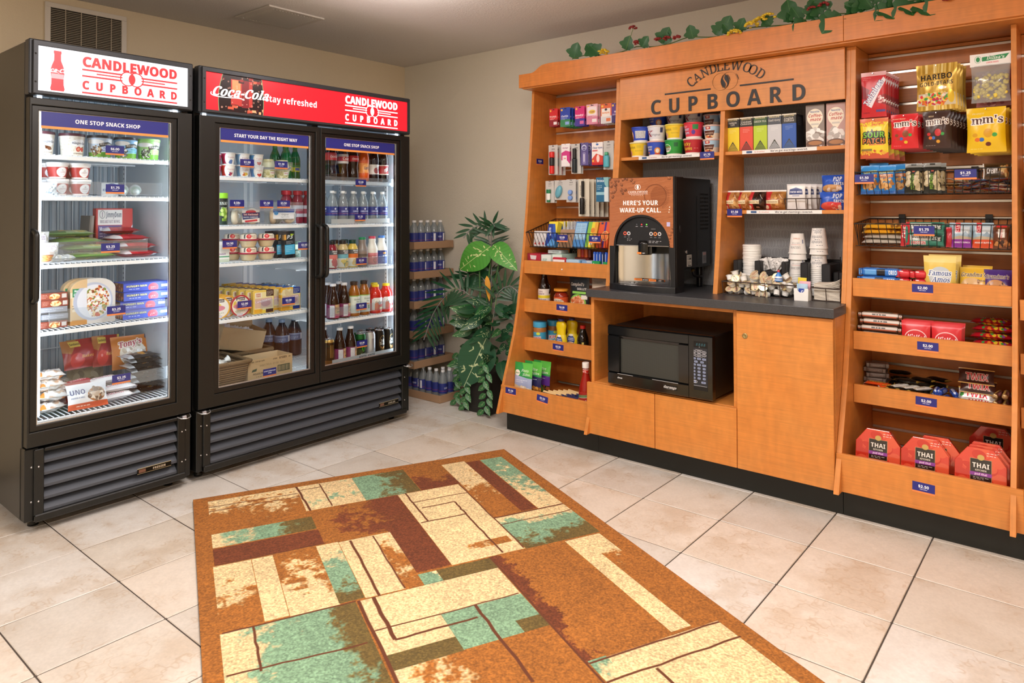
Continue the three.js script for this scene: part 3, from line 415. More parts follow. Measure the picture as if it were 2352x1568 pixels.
{
const { z0, z1 } = FZ, t = freezer; cabinetBody(t, z0, z1); header(t, z0, z1, whiteSign, 'lit white sign with a red bottle');
door(t, z0 + 0.004, z1 - 0.004,2.224,2.763, bannerStop, 1); grille(t, z0, z1, 'FREEZER');
const ribs = []; for (let i = 0; i < 17; i++) { const z = 2.19 + i * 0.034; ribs.push(board(0.1405,0.42, z - 0.006,0.152,1.94, z + 0.006,0.002)); } part('back_rib_bank', merge(ribs), linerDark, t).userData.kind = 'stuff';
const bars = []; for (let i = 0; i < 9; i++) bars.push(board(0.156,0.45,2.2 + i * 0.066,0.16,1.92,2.204 + i * 0.066,0.001)); for (const y of [0.62,0.9,1.19,1.36]) bars.push(board(0.152, y, 2.18,0.158, y + 0.005,2.75,0.001)); part('back_guard', merge(bars), wireM, t);
FZ.shelves.forEach((y) => wireShelf(t, y, 2.183,2.745)); wireShelf(t, 0.44,2.183,2.745,0.80);
standards(t, [0.22,0.74], [2.1755,2.7525]);
part('floor_bracket', merge([rod(V(0.803,0.43,2.32), V(0.818,0.43,2.32), 0.005), rod(V(0.818,0.43,2.32), V(0.818,0.393,2.32), 0.005), rod(V(0.803,0.43,2.55), V(0.818,0.43,2.55), 0.005), rod(V(0.818,0.43,2.55), V(0.818,0.393,2.55), 0.005)]), wireM, t);
led(t, 0.812,2.186,0.46,1.93, [-0.8,0.6], FREEZER_LED); led(t, 0.812,2.745,0.46,1.93, [-0.8,-0.6], FREEZER_LED * 0.8);
for (const [y, a, b] of [[1.386,2.235,2.672], [1.125,2.30,2.67], [0.838,2.21,2.70], [0.52,2.20,2.70]]) part('price_rail', board(0.7935, y - 0.004, a, 0.7955, y + 0.052, b, 0.0004), clearM, t, 'clear plastic strip');
}
const RF = { z0: 0.737, z1: 2.098, left: [1.486,1.235,1.045,0.76], right: [1.485,1.23,0.967,0.673], floor: 0.405 };
const fridge = thing('refrigerator', 'wide black two-door glass refrigerator with a lit red sign', 'refrigerator');
{
const { z0, z1 } = RF, t = fridge; cabinetBody(t, z0, z1); header(t, z0, z1, redSign, 'lit red sign with a bottle and white lettering');
door(t, 1.4065, z1 - 0.003,1.461,1.989, bannerDay, -1); door(t, z0 + 0.003,1.4035,0.84,1.367, bannerStop, 1); grille(t, z0, z1, 'COOLER');
part('mullion', board(0.77,0.392,1.385,0.822,1.95,1.425,0.003), mat(0x24282e, 0.5), t);
RF.left.forEach((y) => wireShelf(t, y, 1.43,2.045)); RF.right.forEach((y) => wireShelf(t, y, 0.79,1.375));
wireShelf(t, RF.floor, 0.79,2.045,0.79, false);
standards(t, [0.22,0.70], [0.7855,2.0485]); { const g = []; for (const z of [1.40,1.44]) g.push(board(0.1405,0.45, z - 0.012,0.146,1.9, z + 0.012,0.0005)); part('rear_standard', merge(g), wireM, t); }
led(t, 0.812,0.797,0.44,1.93, [-0.85,0.5], FRIDGE_LED); led(t, 0.812,2.04,0.44,1.93, [-0.85,-0.5], FRIDGE_LED * 0.8); led(t, 0.765,1.405,0.44,1.93, [-1,0.02], FRIDGE_LED * 0.9);
for (const [y, a, b] of [[1.53,1.53,1.83], [1.31,1.465,1.90], [0.79,1.47,1.72], [1.46,0.80,1.36], [0.98,0.82,1.30], [0.70,0.82,1.30]]) part('price_rail', board(0.7935, y - 0.004, a, 0.7955, y + 0.045, b, 0.0004), clearM, t, 'clear plastic strip');
}
for (const [x, z, s, l] of [[0.873,2.165,-1, 'chrome door catch at the foot of the freezer door'], [0.873,2.068,1, 'chrome door catch at the left foot of the refrigerator'], [0.873,0.76,1, 'chrome door catch at the right foot of the refrigerator']]) {
const t = thing('door_catch', l, 'latch', [x, 0.338, z]); const w = 0.03 * (s > 0 ? 1 : 1);
part('arm', tube([V(0.001,0.004,-w), V(0.022,0,-w * 0.75), V(0.032,-0.002,0), V(0.022,0, w * 0.75), V(0.001,0.004, w)], 0.0026,20,6), steelM, t); part('block', board(0.001,-0.006,-0.009,0.012,0.006,0.009), mat(0xc9c9d2,0.3, { metalness: 0.6 }), t);
}
// ================================================================ kinds of goods
const FR = Math.PI / 2;
const plasticWhite = mat(0xf2f2ee, 0.35), clearPlastic = mat(0xe9eef0,0.12, { transmission: 0.8, thickness: 0, side: THREE.DoubleSide }), waterM = mat(0xcfd8dc, 0.1, { transmission: 0.72, thickness: 0, side: THREE.DoubleSide }), chrome = mat(0xcfcfcf, 0.22, { metalness: 0.9 }), blackWire = mat(0x15130f, 0.45), brownWire = mat(0x3a2a20,0.5);
const doc = (n, c) => ({ n, c });
function pos(o, x, y, z, turn) { o.position.set(x, y, z); if (turn !== undefined) o.rotation.y = turn; return o; }
function box(name, label, cat, w, h, d, c, x, y, z, turn = 0, o = {}) { const m = solo(name, carton(w, h, d, c, o), sheetMat(c.i, o.finish || 'card'), label, cat, [x, y, z], turn, o.group); if (o.tilt) m.rotation.set(o.tilt[0], turn, o.tilt[1] || 0, 'YXZ'); return m; }
function bag(name, label, cat, w, h, d, c, x, y, z, turn = 0, o = {}) { const g = pouch(w, h, d, c, o); if (o.flat) lying(g, d); if (o.lean) g.rotateX(o.lean); const m = solo(name, g, sheetMat(c.i, o.finish || 'gloss'), label, cat, [x, y, z], turn, o.group); if (o.roll) m.rotation.z = o.roll; return m; }
function tub(name, label, cat, rb, rt, h, c, lidCol, o = {}) {
const t = thing(name, label, cat, [0,0,0], 0, o.group), lh = o.lid ?? 0.012;
part('cup_wall', merge([lathe([[rb, 0.002], [lerp(rb, rt, 0.96), h - lh]], 28, c, o.win ?? 0.62), toCell(disc(rb, 0.002), { ...c, u1: c.u0 + 0.0004 })]), sheetMat(c.i, o.finish || 'card'), t);
if (o.foot) part('foot_ring', lathe([[rb, 0.0], [rb * 1.01,0.002], [rb * 1.02, o.foot], [rb, o.foot + 0.002]], 28), mat(o.foot2 ?? 0xf4f4f0,0.4), t);
part('lid', lathe([[rt * 0.97, h - lh], [rt * 1.03, h - lh], [rt * 1.035, h - lh * 0.7], [rt * 1.03, h - 0.001], [rt * 1.0, h], [rt * 0.92, h - (o.dip ?? 0.002)], [0, h - (o.dip ?? 0.002)]], 28), typeof lidCol === 'number' ? mat(lidCol, 0.4) : lidCol, t);
return t;
}
const PROFILE = {
soda: [[0,0], [0.62,0], [0.9,0.02], [1,0.07], [0.98,0.2], [0.86,0.33], [0.92,0.42], [1,0.5], [1,0.62], [0.9,0.72], [0.62,0.83], [0.42,0.9], [0.4,0.94]],
straight: [[0,0], [0.7,0], [0.95,0.015], [1,0.05], [1,0.58], [0.94,0.66], [0.7,0.78], [0.44,0.87], [0.4,0.93]],
water: [[0,0], [0.7,0], [0.94,0.015], [1,0.05], [0.96,0.08], [1,0.11], [0.96,0.15], [1,0.19], [0.97,0.22], [0.97,0.46], [1,0.49], [1,0.56], [0.92,0.66], [0.68,0.78], [0.42,0.87], [0.38,0.93]],
tea: [[0,0], [0.85,0], [1,0.02], [1,0.46], [0.95,0.55], [0.72,0.7], [0.52,0.82], [0.47,0.9], [0.47,0.93]],
wide: [[0,0], [0.8,0], [0.97,0.02], [1,0.06], [1,0.58], [0.98,0.66], [0.86,0.76], [0.62,0.84], [0.56,0.88], [0.56,0.92]],
milk: [[0,0], [0.85,0], [1,0.02], [1,0.5], [0.98,0.58], [0.74,0.72], [0.6,0.8], [0.66,0.87], [0.6,0.92]],
squeeze: [[0,0], [0.9,0], [1,0.03], [1,0.3], [0.9,0.42], [0.74,0.52], [0.8,0.66], [0.9,0.78], [0.8,0.88], [0.5,0.93]],
};
function bottle(name, label, cat, R, H, kind, body, lab, cap, o = {}) {
const t = thing(name, label, cat, [0,0,0], 0, o.group), P = PROFILE[kind].map(([r, y]) => [r * R, y * H]), rAt = (y) => { for (let i = 1; i < P.length; i++) if (y <= P[i][1]) { const k = (y - P[i - 1][1]) / (P[i][1] - P[i - 1][1] || 1); return lerp(P[i - 1][0], P[i][0], k); } return P[P.length - 1][0]; };
const g = lathe(P, o.seg ?? 20); if (o.flat) g.scale(1,1, o.flat); part('bottle_body', g, body, t);
for (const [c, y0, y1, win] of lab || []) { const pr = []; for (let i = 0; i <= 6; i++) { const y = lerp(y0, y1, i / 6) * H; pr.push([rAt(y) * 1.012 + 0.0003, y]); } const lg = lathe(pr, 24, c, win ?? 0.5); if (o.flat) lg.scale(1,1, o.flat); part('wrap_label', lg, sheetMat(c.i, o.finish || 'card'), t); }
if (cap) { const [col, r, y0, y1 = 1] = cap, cr = r * R; part('cap', lathe([[cr * 0.9, y0 * H], [cr, y0 * H], [cr, (y1 - 0.012) * H], [cr * 0.9, y1 * H], [0, y1 * H]], 18), mat(col, 0.4), t); }
return t;
}
function can(label, R, H, c, o = {}) {
const t = thing(o.name || 'drink_can', label, 'can', [0,0,0], 0, o.group);
part('can_wall', lathe([[R * 0.8,0], [R * 0.86,0.002], [R, 0.010], [R, H - 0.016], [R * 0.84, H - 0.003]], 26, c, o.win ?? 0.55), sheetMat(c.i, 'metal'), t);
const top = part('can_end', lathe([[R * 0.84, H - 0.003], [R * 0.86, H], [R * 0.83, H], [R * 0.79, H - 0.005], [0, H - 0.005]], 26), chrome, t); part('ring_pull', new THREE.TorusGeometry(R * 0.25,0.0012,6,14).rotateX(Math.PI / 2).translate(0, H - 0.0035, R * 0.25), chrome, top); return t;
}
const tagCells = new Map();
function tagCell(txt) { if (!tagCells.has(txt)) tagCells.set(txt, cell(0.078,0.042, '#262a80', (g) => { g.R('#f08a4a', 0,0.82,1,0.18); if (txt.length > 8) { g.X('COMPLIMENTARY', 0.5,0.3,0.2, '#fff', { fit: 0.9 }); g.X('ITEM', 0.5,0.55,0.2, '#fff'); } else { g.X(txt, 0.5,0.36,0.36, '#fff', { fit: 0.6 }); g.X('THIS SHELF', 0.5,0.62,0.12, '#e6e6f4'); } }, 2200)); return tagCells.get(txt); }
function priceTag(txt, where, x, y, z, turn = 0, o = {}) { const c = tagCell(txt); const m = solo('price_tag', carton(o.w ?? 0.078, o.h ?? 0.042,0.0012, c, { b: 0.0002 }), sheetMat(c.i, 'card'), (txt.length > 8 ? 'blue complimentary item card ' : 'blue and orange ' + txt + ' price tag ') + where, 'price tag', [x, y, z], turn); if (o.rz) m.rotation.z = o.rz; if (o.rx) m.rotation.x = o.rx; return m; }
const photoFood = (g, x, y, a, b, n = 60) => g.B(['#b5622e', '#8a3f1c', '#d99a5b', '#e9cfa0', '#7d8a3a', '#c9472f'], x, y, a, b, n, 0.035);
// ================================================================ goods in the freezer
{
const [y1, y2, y3, y4] = FZ.shelves, X = 0.70;
const hd = (pic, name) => cell(0.18,0.1, '#efe9dc', (g) => { g.B(['#e3dccb', '#f4efe4', '#d9cfba'], 0.3,0.45,0.3,0.4,90,0.04); g.E('#ffffff', 0.6,0.36,0.2,0.2); g.X('Häagen-Dazs', 0.6,0.36,0.15, '#3a3f52', { fit: 0.36 }); if (pic) { g.E('#c9402e', 0.57,0.66,0.06,0.13,0.3); g.E('#e8a080', 0.57,0.66,0.035,0.08,0.3); g.E('#d44a33', 0.68,0.67,0.05,0.12,-0.3); g.R('#6b8a3a', 0.66,0.53,0.06,0.03); } else { g.P('#5a2f18', 0.5,0.55,0.66,0.62,0.7,0.75,0.52,0.72); g.E('#7a4526', 0.62,0.7,0.06,0.08); } g.X(name, 0.6,0.88,0.09, '#6a5a4a', { fit: 0.3 }); });
pos(tub('ice_cream_tub', 'cream ice cream tub with chocolate picture, cut by the left door frame', 'ice cream', 0.042,0.05,0.1, hd(0, 'CHOCOLATE'), 0x5a3038), X, y1,2.705, FR);
pos(tub('ice_cream_tub', 'cream ice cream tub with strawberry picture and wine red lid', 'ice cream', 0.042,0.05,0.1, hd(1, 'STRAWBERRY'), 0x5a3038), X, y1,2.586, FR);
const bj = (bg, sky, flavour, fc, cow) => cell(0.18,0.1, sky, (g) => { g.E('#ffffff', 0.3,0.2,0.2,0.12); g.E('#ffffff', 0.8,0.14,0.2,0.1); g.R(bg, 0,0.76,1,0.24); g.E('#6fae3c', 0.7,0.84,0.4,0.12); g.B(cow, 0.33,0.68,0.13,0.26,60,0.05); g.P('#3b3733', 0.4,0.3,0.6,0.2,0.8,0.3,0.79,0.48,0.6,0.39,0.41,0.48); g.X('BEN & JERRY\'S', 0.6,0.33,0.13, '#f2efe6', { fit: 0.36, s: 1 }); g.X(flavour[0], 0.6,0.53,0.11, fc, { fit: 0.3, s: 1 }); g.X(flavour[1], 0.6,0.64,0.11, fc, { fit: 0.3, s: 1 }); });
pos(tub('ice_cream_tub', 'ice cream tub with cookie picture, pale blue, black lid, left of the $6.00 tag', 'ice cream', 0.042,0.05,0.1, bj('#7fb24a', '#cfdff0', ['Peanut', 'Butter Cup'], '#5b4fa0', ['#6a4a2c', '#4a3320', '#8a6a45', '#d8c49a'])), X, y1,2.473, FR);
pos(tub('ice_cream_tub', 'ice cream tub in sky blue with black lid and mint lettering', 'ice cream', 0.042,0.05,0.1, bj('#7fb24a', '#8fc1ea', ['Mint', 'Chocolate Cookie'], '#3aa08a', ['#3c3c3c', '#f2f2f2', '#777777'])), X, y1,2.361, FR);
pos(tub('ice_cream_tub', 'lime green ice cream tub with bright green lid', 'ice cream', 0.042,0.05,0.1, bj('#6fb544', '#a9d78a', ['Cherry', 'Garcia'], '#c03a6a', ['#2c2c2c', '#e9e9e9', '#5a5a5a']), 0x9ed67c), X, y1,2.259, FR);
for (const o of scene.children) if (o.name === 'ice_cream_tub_002' || o.name === 'ice_cream_tub_003') o.children.find((c) => c.name === 'lid').material = mat(0x3c3a40,0.35);
const lin = cell(0.16,0.07, '#b23a34', (g) => { g.R('#f3ece6', 0,0.0,1,0.14); g.R('#f3ece6', 0,0.88,1,0.12); g.E('#fbf8f6', 0.56,0.52,0.155,0.36); g.R('#777', 0.54,0.34,0.04,0.03); g.R('#999', 0.52,0.42,0.08,0.02); g.X('LINDY\'S', 0.56,0.54,0.13, '#a7727a', { fit: 0.24, b: 0 }); g.R('#c9a0a0', 0.47,0.68,0.18,0.015); });
const c0 = pos(tub('dessert_cup', 'red and white dessert cup, lower cup of the left stack', 'dessert cup', 0.031,0.042,0.072, lin, 0xf4f2f0), X + 0.005, y2,2.642, FR);
[['red and white dessert cup, upper cup of the left stack', 0,1,2.644], ['red and white dessert cup, lower cup of the right stack', 0,0,2.553], ['red and white dessert cup, upper cup of the right stack', 0,1,2.556], ['red dessert cup behind the lower left cup of the stacks', 1,0,2.66], ['red dessert cup behind the upper left cup of the stacks', 1,1,2.66], ['red dessert cup behind the lower right cup of the stacks', 1,0,2.565], ['red dessert cup behind the upper right cup of the stacks', 1,1,2.565]].forEach(([l, r, k, z]) => copyOf(c0, l, [X + 0.005 - r * 0.092, y2 + k * 0.0722, z], FR));
const silver = cell(0.08,0.06, '#dfe6ea', (g) => g.B(['#f6f9fb', '#b9c4cc', '#ffffff', '#9aa6b0'], 0.5,0.5,0.5,0.5,50,0.1));
bag('frozen_bar', 'crumpled silver white wrapper standing at the left end of the second freezer shelf', 'frozen snack', 0.06,0.055,0.025, silver, 0.755, y2,2.69, FR, { seed: 5, wr: 0.4 }); bag('frozen_bar', 'crumpled silver white wrapper lying flat under the red cups', 'frozen snack', 0.06,0.07,0.02, silver, 0.752, y2,2.655, FR + 0.5, { flat: 1, seed: 6, wr: 0.4 });
const klon = cell(0.075,0.065, '#dfe9f2', (g) => { g.E('#2f5fa8', 0.62,0.3,0.34,0.26); g.E('#ffffff', 0.68,0.28,0.12,0.12); g.X('KLON', 0.36,0.52,0.24, '#2b4c9a'); g.R('#eef3f8', 0.1,0.7,0.8,0.2); });
box('ice_cream_bar', 'blue and silver ice cream bar behind the $1.75 tag', 'frozen snack', 0.075,0.065,0.05, klon, 0.6, y2,2.40, FR, { finish: 'foil' });
const cone = cell(0.1,0.1, '#e8efe9', (g) => { g.R('#f7fbf8', 0,0.7,1,0.3); g.R('#a7c7b0', 0,0.2,1,0.35); g.R('#c6d8ca', 0,0.35,1,0.1); });
for (const [z, l] of [[2.335, 'green and white wrapped ice cream cone, left one of two'], [2.277, 'green and white wrapped ice cream cone, right one of two']]) solo('ice_cream_cone', lathe([[0,-0.005], [0.024,0], [0.027,0.008], [0.012,0.15], [0,0.152]], 16, cone, 1).rotateX(Math.PI / 2).rotateX(0.09), sheetMat(cone.i, 'foil'), l, 'frozen snack', [0.60, y2 + 0.034, z], FR - 0.35);
const jd = cell(0.17,0.13, '#c43a34', (g) => { g.R('#ece8e2', 0.05,0.03,0.66,0.32); g.O('#8b8b8b', 0.17,0.13,0.07,0.08,0.015); g.X('J', 0.17,0.13,0.1, '#4a2a4a', { s: 1 }); g.X('JimmyDean', 0.48,0.14,0.15, '#4c5260', { fit: 0.42 }); g.X('BREAKFAST BOWL', 0.38,0.28,0.075, '#6a5a66', { fit: 0.58, s: 1 }); g.R('#5c4a8c', 0.06,0.36,0.63,0.34); g.X('Meat Lovers', 0.33,0.44,0.1, '#fff', { fit: 0.5, s: 1 }); g.T('#d9d0ea', 0.1,0.53,0.5,3,0.055,0.02); g.E('#f0ede6', 0.66,0.9,0.3,0.24); photoFood(g, 0.66,0.9,0.26,0.18,60); g.B(['#f0dd6a', '#e9cc4a', '#f6eaa0'], 0.7,0.72,0.13,0.16,30,0.06); g.L('#e9e9ee', 0.04,0.86,0.6,1,0.36); });
box('frozen_meal_carton', 'red breakfast bowl carton standing at the back of the third freezer shelf', 'frozen meal', 0.17,0.235,0.04, jd, 0.43, y3,2.311, FR); box('frozen_meal_carton', 'brown frozen meal carton edge left of the red breakfast bowl carton', 'frozen meal', 0.02,0.20,0.12, cell(0.02,0.2, '#9a8f86', (g) => g.R('#7b7068', 0,0,0.4,1)), 0.38, y3,2.42, FR, { tilt: [0,-0.06] });
const veg = (bg) => cell(0.18,0.12, bg, (g) => { g.R('#6f8a4a', 0,0.1,0.4,0.8); g.B(['#e9d77a', '#f2e6a0', '#d8c25a'], 0.66,0.5,0.3,0.26,26,0.09); g.R('#d9b05a', 0.28,0.36,0.22,0.3); g.T('#8a5a2a', 0.3,0.45,0.18,2,0.1,0.03); g.R('#88b060', 0,0.86,1,0.14); g.L('#ffffff', 0.02,0.1,0.2,0.4,0.1); });
const vg = veg('#9aa070'), vg2 = veg('#b9c79a');
[[0.68,0,2.47,0.1, 'green pasta meal bag, lowest of the stack behind the $3.25 tag'], [0.64,0.033,2.485,-0.08, 'green pasta meal bag, second from the bottom of the stack'], [0.6,0.066,2.50,0.06, 'green pasta meal bag, third from the bottom of the stack'], [0.56,0.099,2.53,-0.1, 'green pasta meal bag, topmost of the green stack']].forEach(([x, dy, z, a, l], i) => bag('frozen_bag', l, 'frozen meal', 0.2,0.19,0.032, i % 2 ? vg2 : vg, x - 0.01, y3 + dy, z, FR + a, { flat: 1, seed: 20 + i }));
const redb = cell(0.18,0.14, '#c8313c', (g) => { g.R('#f3f1f0', 0,0.0,0.2,1); g.P('#f3f1f0', 0.2,0.1,0.5,0.0,0.3,0.6); g.R('#a81f2c', 0.4,0.62,0.6,0.3); g.X('FRENCH FRIES', 0.62,0.35,0.16, '#f9dada', { fit: 0.5 }); g.R('#7a3a28', 0.8,0.05,0.2,0.3); });
[[0.68,0,2.262,0.05, 'red and white frozen food bag, lowest of the red stack'], [0.67,0.036,2.275,-0.07, 'red and white frozen food bag, second of the red stack'], [0.64,0.072,2.285,0.06, 'red and white frozen food bag, third of the red stack'], [0.56,0.108,2.31,-0.16, 'red and white frozen food bag, topmost of the red stack']].forEach(([x, dy, z, a, l], i) => bag('frozen_bag', l, 'frozen meal', 0.17,0.2,0.034, redb, x - 0.01, y3 + dy, z, FR + a, { flat: 1, seed: 30 + i }));
const clearBag = cell(0.1,0.1, '#d5d6d4', (g) => { g.B(['#f2f2ee', '#bfc1bf', '#a8a49a', '#ffffff', '#e0dccb'], 0.5,0.5,0.5,0.5,60,0.08); g.R('#e9e4ea', 0.25,0.1,0.6,0.3); g.T('#8a6a8a', 0.3,0.18,0.5,3,0.07,0.015); g.E('#4a4650', 0.4,0.66,0.08,0.08); });
bag('frozen_bag', 'clear bag with a white label at the left end of the third freezer shelf', 'frozen meal', 0.085,0.085,0.04, clearBag, 0.70, y3,2.675, FR + 0.2, { seed: 41, wr: 0.3 }); bag('frozen_bag', 'clear bag with white label and round stamp in front of the green stack', 'frozen meal', 0.09,0.1,0.03, clearBag, 0.738, y3,2.615, FR + 0.1, { flat: 1, seed: 42, wr: 0.3 }); bag('frozen_bag', 'dull clear bag standing at the far left behind the labelled bags', 'frozen meal', 0.09,0.13,0.04, clearBag, 0.58, y3,2.68, FR, { seed: 43 });
const bowlC = cell(0.08,0.08, '#efece8', (g) => { g.E('#a13a2c', 0.5,0.45,0.42,0.42); g.E('#e8a860', 0.5,0.45,0.36,0.36); photoFood(g, 0.5,0.45,0.3,0.3,40); });
pos(tub('meal_bowl', 'white meal bowl cut off at the left edge of the freezer glass', 'frozen meal', 0.03,0.045,0.05, bowlC, 0xeeeae6), 0.745, y3,2.712, FR);
const side = (q) => cell(0.1,0.032, '#8a3f30', (g) => { if (q) { g.R('#8f8f96', 0,0,1,0.75); g.T('#cfcfd4', 0.05,0.3,0.8,2,0.25,0.06); g.R('#4a4a4c', 0,0.75,1,0.25); } else { g.E('#e8d9a0', 0.52,0.55,0.2,0.42); g.B(['#b5622e', '#e9cfa0', '#d88a4a', '#f0dc9a'], 0.52,0.55,0.18,0.34,30,0.16); g.R('#cfc7c0', 0.78,0.2,0.18,0.6); g.T('#e8cfc0', 0.04,0.3,0.22,3,0.2,0.05); } });
['lowest', 'second', 'third', 'fourth', 'topmost'].forEach((n, i) => { const c = side(i === 1 || i === 2); box('frozen_meal_carton', 'flat red meal carton, ' + n + ' of the stack left of the tall carton', 'frozen meal', 0.103,0.030,0.16, c, 0.66, y4 + i * 0.0303,2.662, FR + (i % 2 ? 0.03 : -0.02), { t: side(1) }); });
const hc = cell(0.184,0.2, '#d8d3cd', (g) => { g.R('#d9b78a', 0,0,0.36,1); g.R('#ead6b8', 0,0.28,0.36,0.42); g.R('#c98f4e', 0,0.88,0.36,0.12); g.R('#2f8a5e', 0.045,0.2,0.26,0.18); g.X('Healthy', 0.18,0.25,0.065, '#fff', { fit: 0.2 }); g.X('Choice', 0.18,0.325,0.075, '#fff', { fit: 0.22 }); g.X('CAFÉ', 0.17,0.44,0.04, '#8a6a4a', { b: 0 }); g.X('STEAMERS', 0.17,0.49,0.04, '#8a6a4a', { b: 0, fit: 0.26 }); g.X('General Tso\'s', 0.16,0.57,0.04, '#4a3a2a', { fit: 0.26 }); g.X('Spicy Chicken', 0.16,0.62,0.04, '#4a3a2a', { fit: 0.27 }); g.E('#b9bfd2', 0.5,0.5,0.44,0.42); g.E('#dfe1ea', 0.52,0.5,0.38,0.37); g.R('#d9b78a', 0,0.05,0.36,0.14); g.R('#d9b78a', 0.0,0.4,0.04,0.5); g.c.save(); g.c.beginPath(); g.c.rect(g.w * 0.36,0, g.w, g.h); g.c.clip(); photoFood(g, 0.56,0.5,0.3,0.33,150); g.B(['#f6f2ea', '#e9e2d2'], 0.56,0.5,0.3,0.33,30,0.04); g.c.restore(); });
{ // arched carton
const s = new THREE.Shape(); s.moveTo(-0.092,0); s.lineTo(0.092,0); s.lineTo(0.092,0.155); s.bezierCurveTo(0.088,0.18,0.06,0.198,0.03,0.2); s.lineTo(-0.03,0.2); s.bezierCurveTo(-0.06,0.198,-0.088,0.18,-0.092,0.155); s.closePath();
const mk = (l, x, z) => { const g = new THREE.ExtrudeGeometry(s, { depth: 0.036, bevelEnabled: true, bevelThickness: 0.001, bevelSize: 0.001, bevelSegments: 1, bevelOffset: -0.001, curveSegments: 8 }); const p = g.attributes.position, a = g.attributes.uv, n = g.attributes.normal; for (let i = 0; i < p.count; i++) { const e = Math.abs(n.getZ(i)) < 0.5; a.setXY(i, cu(hc, e ? (p.getX(i) > 0 ? 0.99 : 0.01) : Math.min(1, Math.max(0, p.getX(i) / 0.184 + 0.5))), cv(hc, Math.min(0.99, Math.max(0.01, p.getY(i) / 0.2)))); } solo('frozen_meal_carton', g, sheetMat(hc.i, 'card'), l, 'frozen meal', [x, y4, z], FR); };
mk('arched meal carton with a plate of food and green square, in front', 0.70,2.508); mk('arched meal carton mostly hidden behind the one with the green square', 0.655,2.522);
}
const hm = (bg) => cell(0.205,0.048, bg, (g) => { g.R('#3348a8', 0,0,1,0.12); g.X('HUNGRY-MAN', 0.29,0.36,0.34, '#f2ecae', { fit: 0.46, out: '#24306a' }); g.T('#dfe6f6', 0.12,0.7,0.34,1,0.1,0.06); g.E('#d85060', 0.66,0.64,0.115,0.5); g.T('#ffffff', 0.6,0.6,0.12,2,0.16,0.06); g.R(bg, 0.5,0.93,0.4,0.1); g.R('#e9eefa', 0.84,0.34,0.16,0.3); }), hmA = hm('#4257be'), hmB = hm('#5569c6'), hmS = cell(0.15,0.048, '#6a4a38', (g) => { g.B(['#b0623a', '#8a4a2a', '#c9a06a', '#a84a30'], 0.5,0.5,0.5,0.5,50,0.2); });
[['lowest', 2.285,0.72], ['second', 2.288,0.705], ['third', 2.278,0.71], ['topmost', 2.274,0.705]].forEach(([n, z, x], i) => box('frozen_meal_carton', 'blue frozen dinner carton with yellow lettering, ' + n + ' of the stack', 'frozen meal', 0.203,0.041,0.13, i % 2 ? hmA : hmB, x - 0.045, y4 + i * 0.0414, z, FR + [0.02,-0.01,0.02,-0.015][i], { s: hmS }));
const yb = 0.441;
const uno = cell(0.16,0.1, '#e9eaec', (g) => { g.X('UNO', 0.24,0.34,0.28, '#2a3f74'); g.X('PIZZERIA & GRILL', 0.24,0.56,0.07, '#56668a', { fit: 0.34 }); g.E('#b0764a', 0.72,0.5,0.23,0.28); g.B(['#8f7a6a', '#c9b5a0', '#6f5a4a', '#e9ddcc'], 0.72,0.5,0.2,0.24,40,0.09); g.R('#d2603c', 0,0.78,1,0.22); g.T('#f6d8c8', 0.2,0.88,0.5,1,0.1,0.03); });
bag('frozen_bag', 'white and orange deep dish snack bag leaning at the front of the freezer floor', 'frozen meal', 0.16,0.11,0.035, uno, 0.765, yb, 2.535, FR - 0.05, { seed: 50, lean: -0.35 });
const chick = cell(0.15,0.06, '#f0ebea', (g) => { g.X('Chicken', 0.42,0.52,0.5, '#a2324a', { i: 1, b: 0, s: 1, fit: 0.6 }); g.R('#c8455a', 0,0,0.06,1); g.B(['#cfc5c0', '#e3dad4'], 0.85,0.5,0.12,0.4,10,0.2); });
[[0.745,0,2.40,0.1, 'white chicken burrito with red lettering, lowest at the front'], [0.725,0.032,2.385,0.04, 'white chicken burrito, second of the pile at the front'], [0.66,0.064,2.42,0.2, 'white chicken burrito, upper one beside the $3.25 tag']].forEach(([x, dy, z, a, l], i) => bag('burrito', l, 'frozen meal', 0.15,0.07,0.032, chick, x, yb + dy + 0.002, z, FR + a, { flat: 1, seed: 60 + i }));
const burr = cell(0.16,0.07, '#b23a44', (g) => { g.X('BURRITO', 0.55,0.5,0.4, '#efd0cc', { fit: 0.5, i: 1 }); g.R('#d9c9c6', 0,0,0.12,1); });
bag('burrito', 'long red burrito wrapper lying across the middle of the freezer floor', 'frozen meal', 0.17,0.08,0.035, burr, 0.67, yb + 0.068,2.53, FR + 0.35, { flat: 1, seed: 65 }); bag('burrito', 'red burrito wrapper half hidden under the long one', 'frozen meal', 0.15,0.08,0.032, burr, 0.67, yb + 0.034,2.52, FR + 0.1, { flat: 1, seed: 66 }); bag('burrito', 'red burrito wrapper at the bottom of the middle pile', 'frozen meal', 0.15,0.09,0.032, burr, 0.665, yb, 2.53, FR - 0.1, { flat: 1, seed: 67 });
const lit = cell(0.09,0.09, '#dcdad6', (g) => { g.B(['#f4f2ee', '#b9b6b0', '#c7a58a', '#fff', '#9a948c', '#e2d2c2'], 0.5,0.5,0.55,0.5,60,0.09); g.R('#c23a36', 0.2,0,0.6,0.2); g.R('#e08a3a', 0,0.7,0.2,0.2); });
const dull = cell(0.09,0.09, '#a59d90', (g) => { g.B(['#c9c4ba', '#847b6e', '#b8ad98', '#d8d2c4', '#6a6258'], 0.5,0.5,0.55,0.5,60,0.1); g.R('#cfc08a', 0.6,0.1,0.4,0.25); });
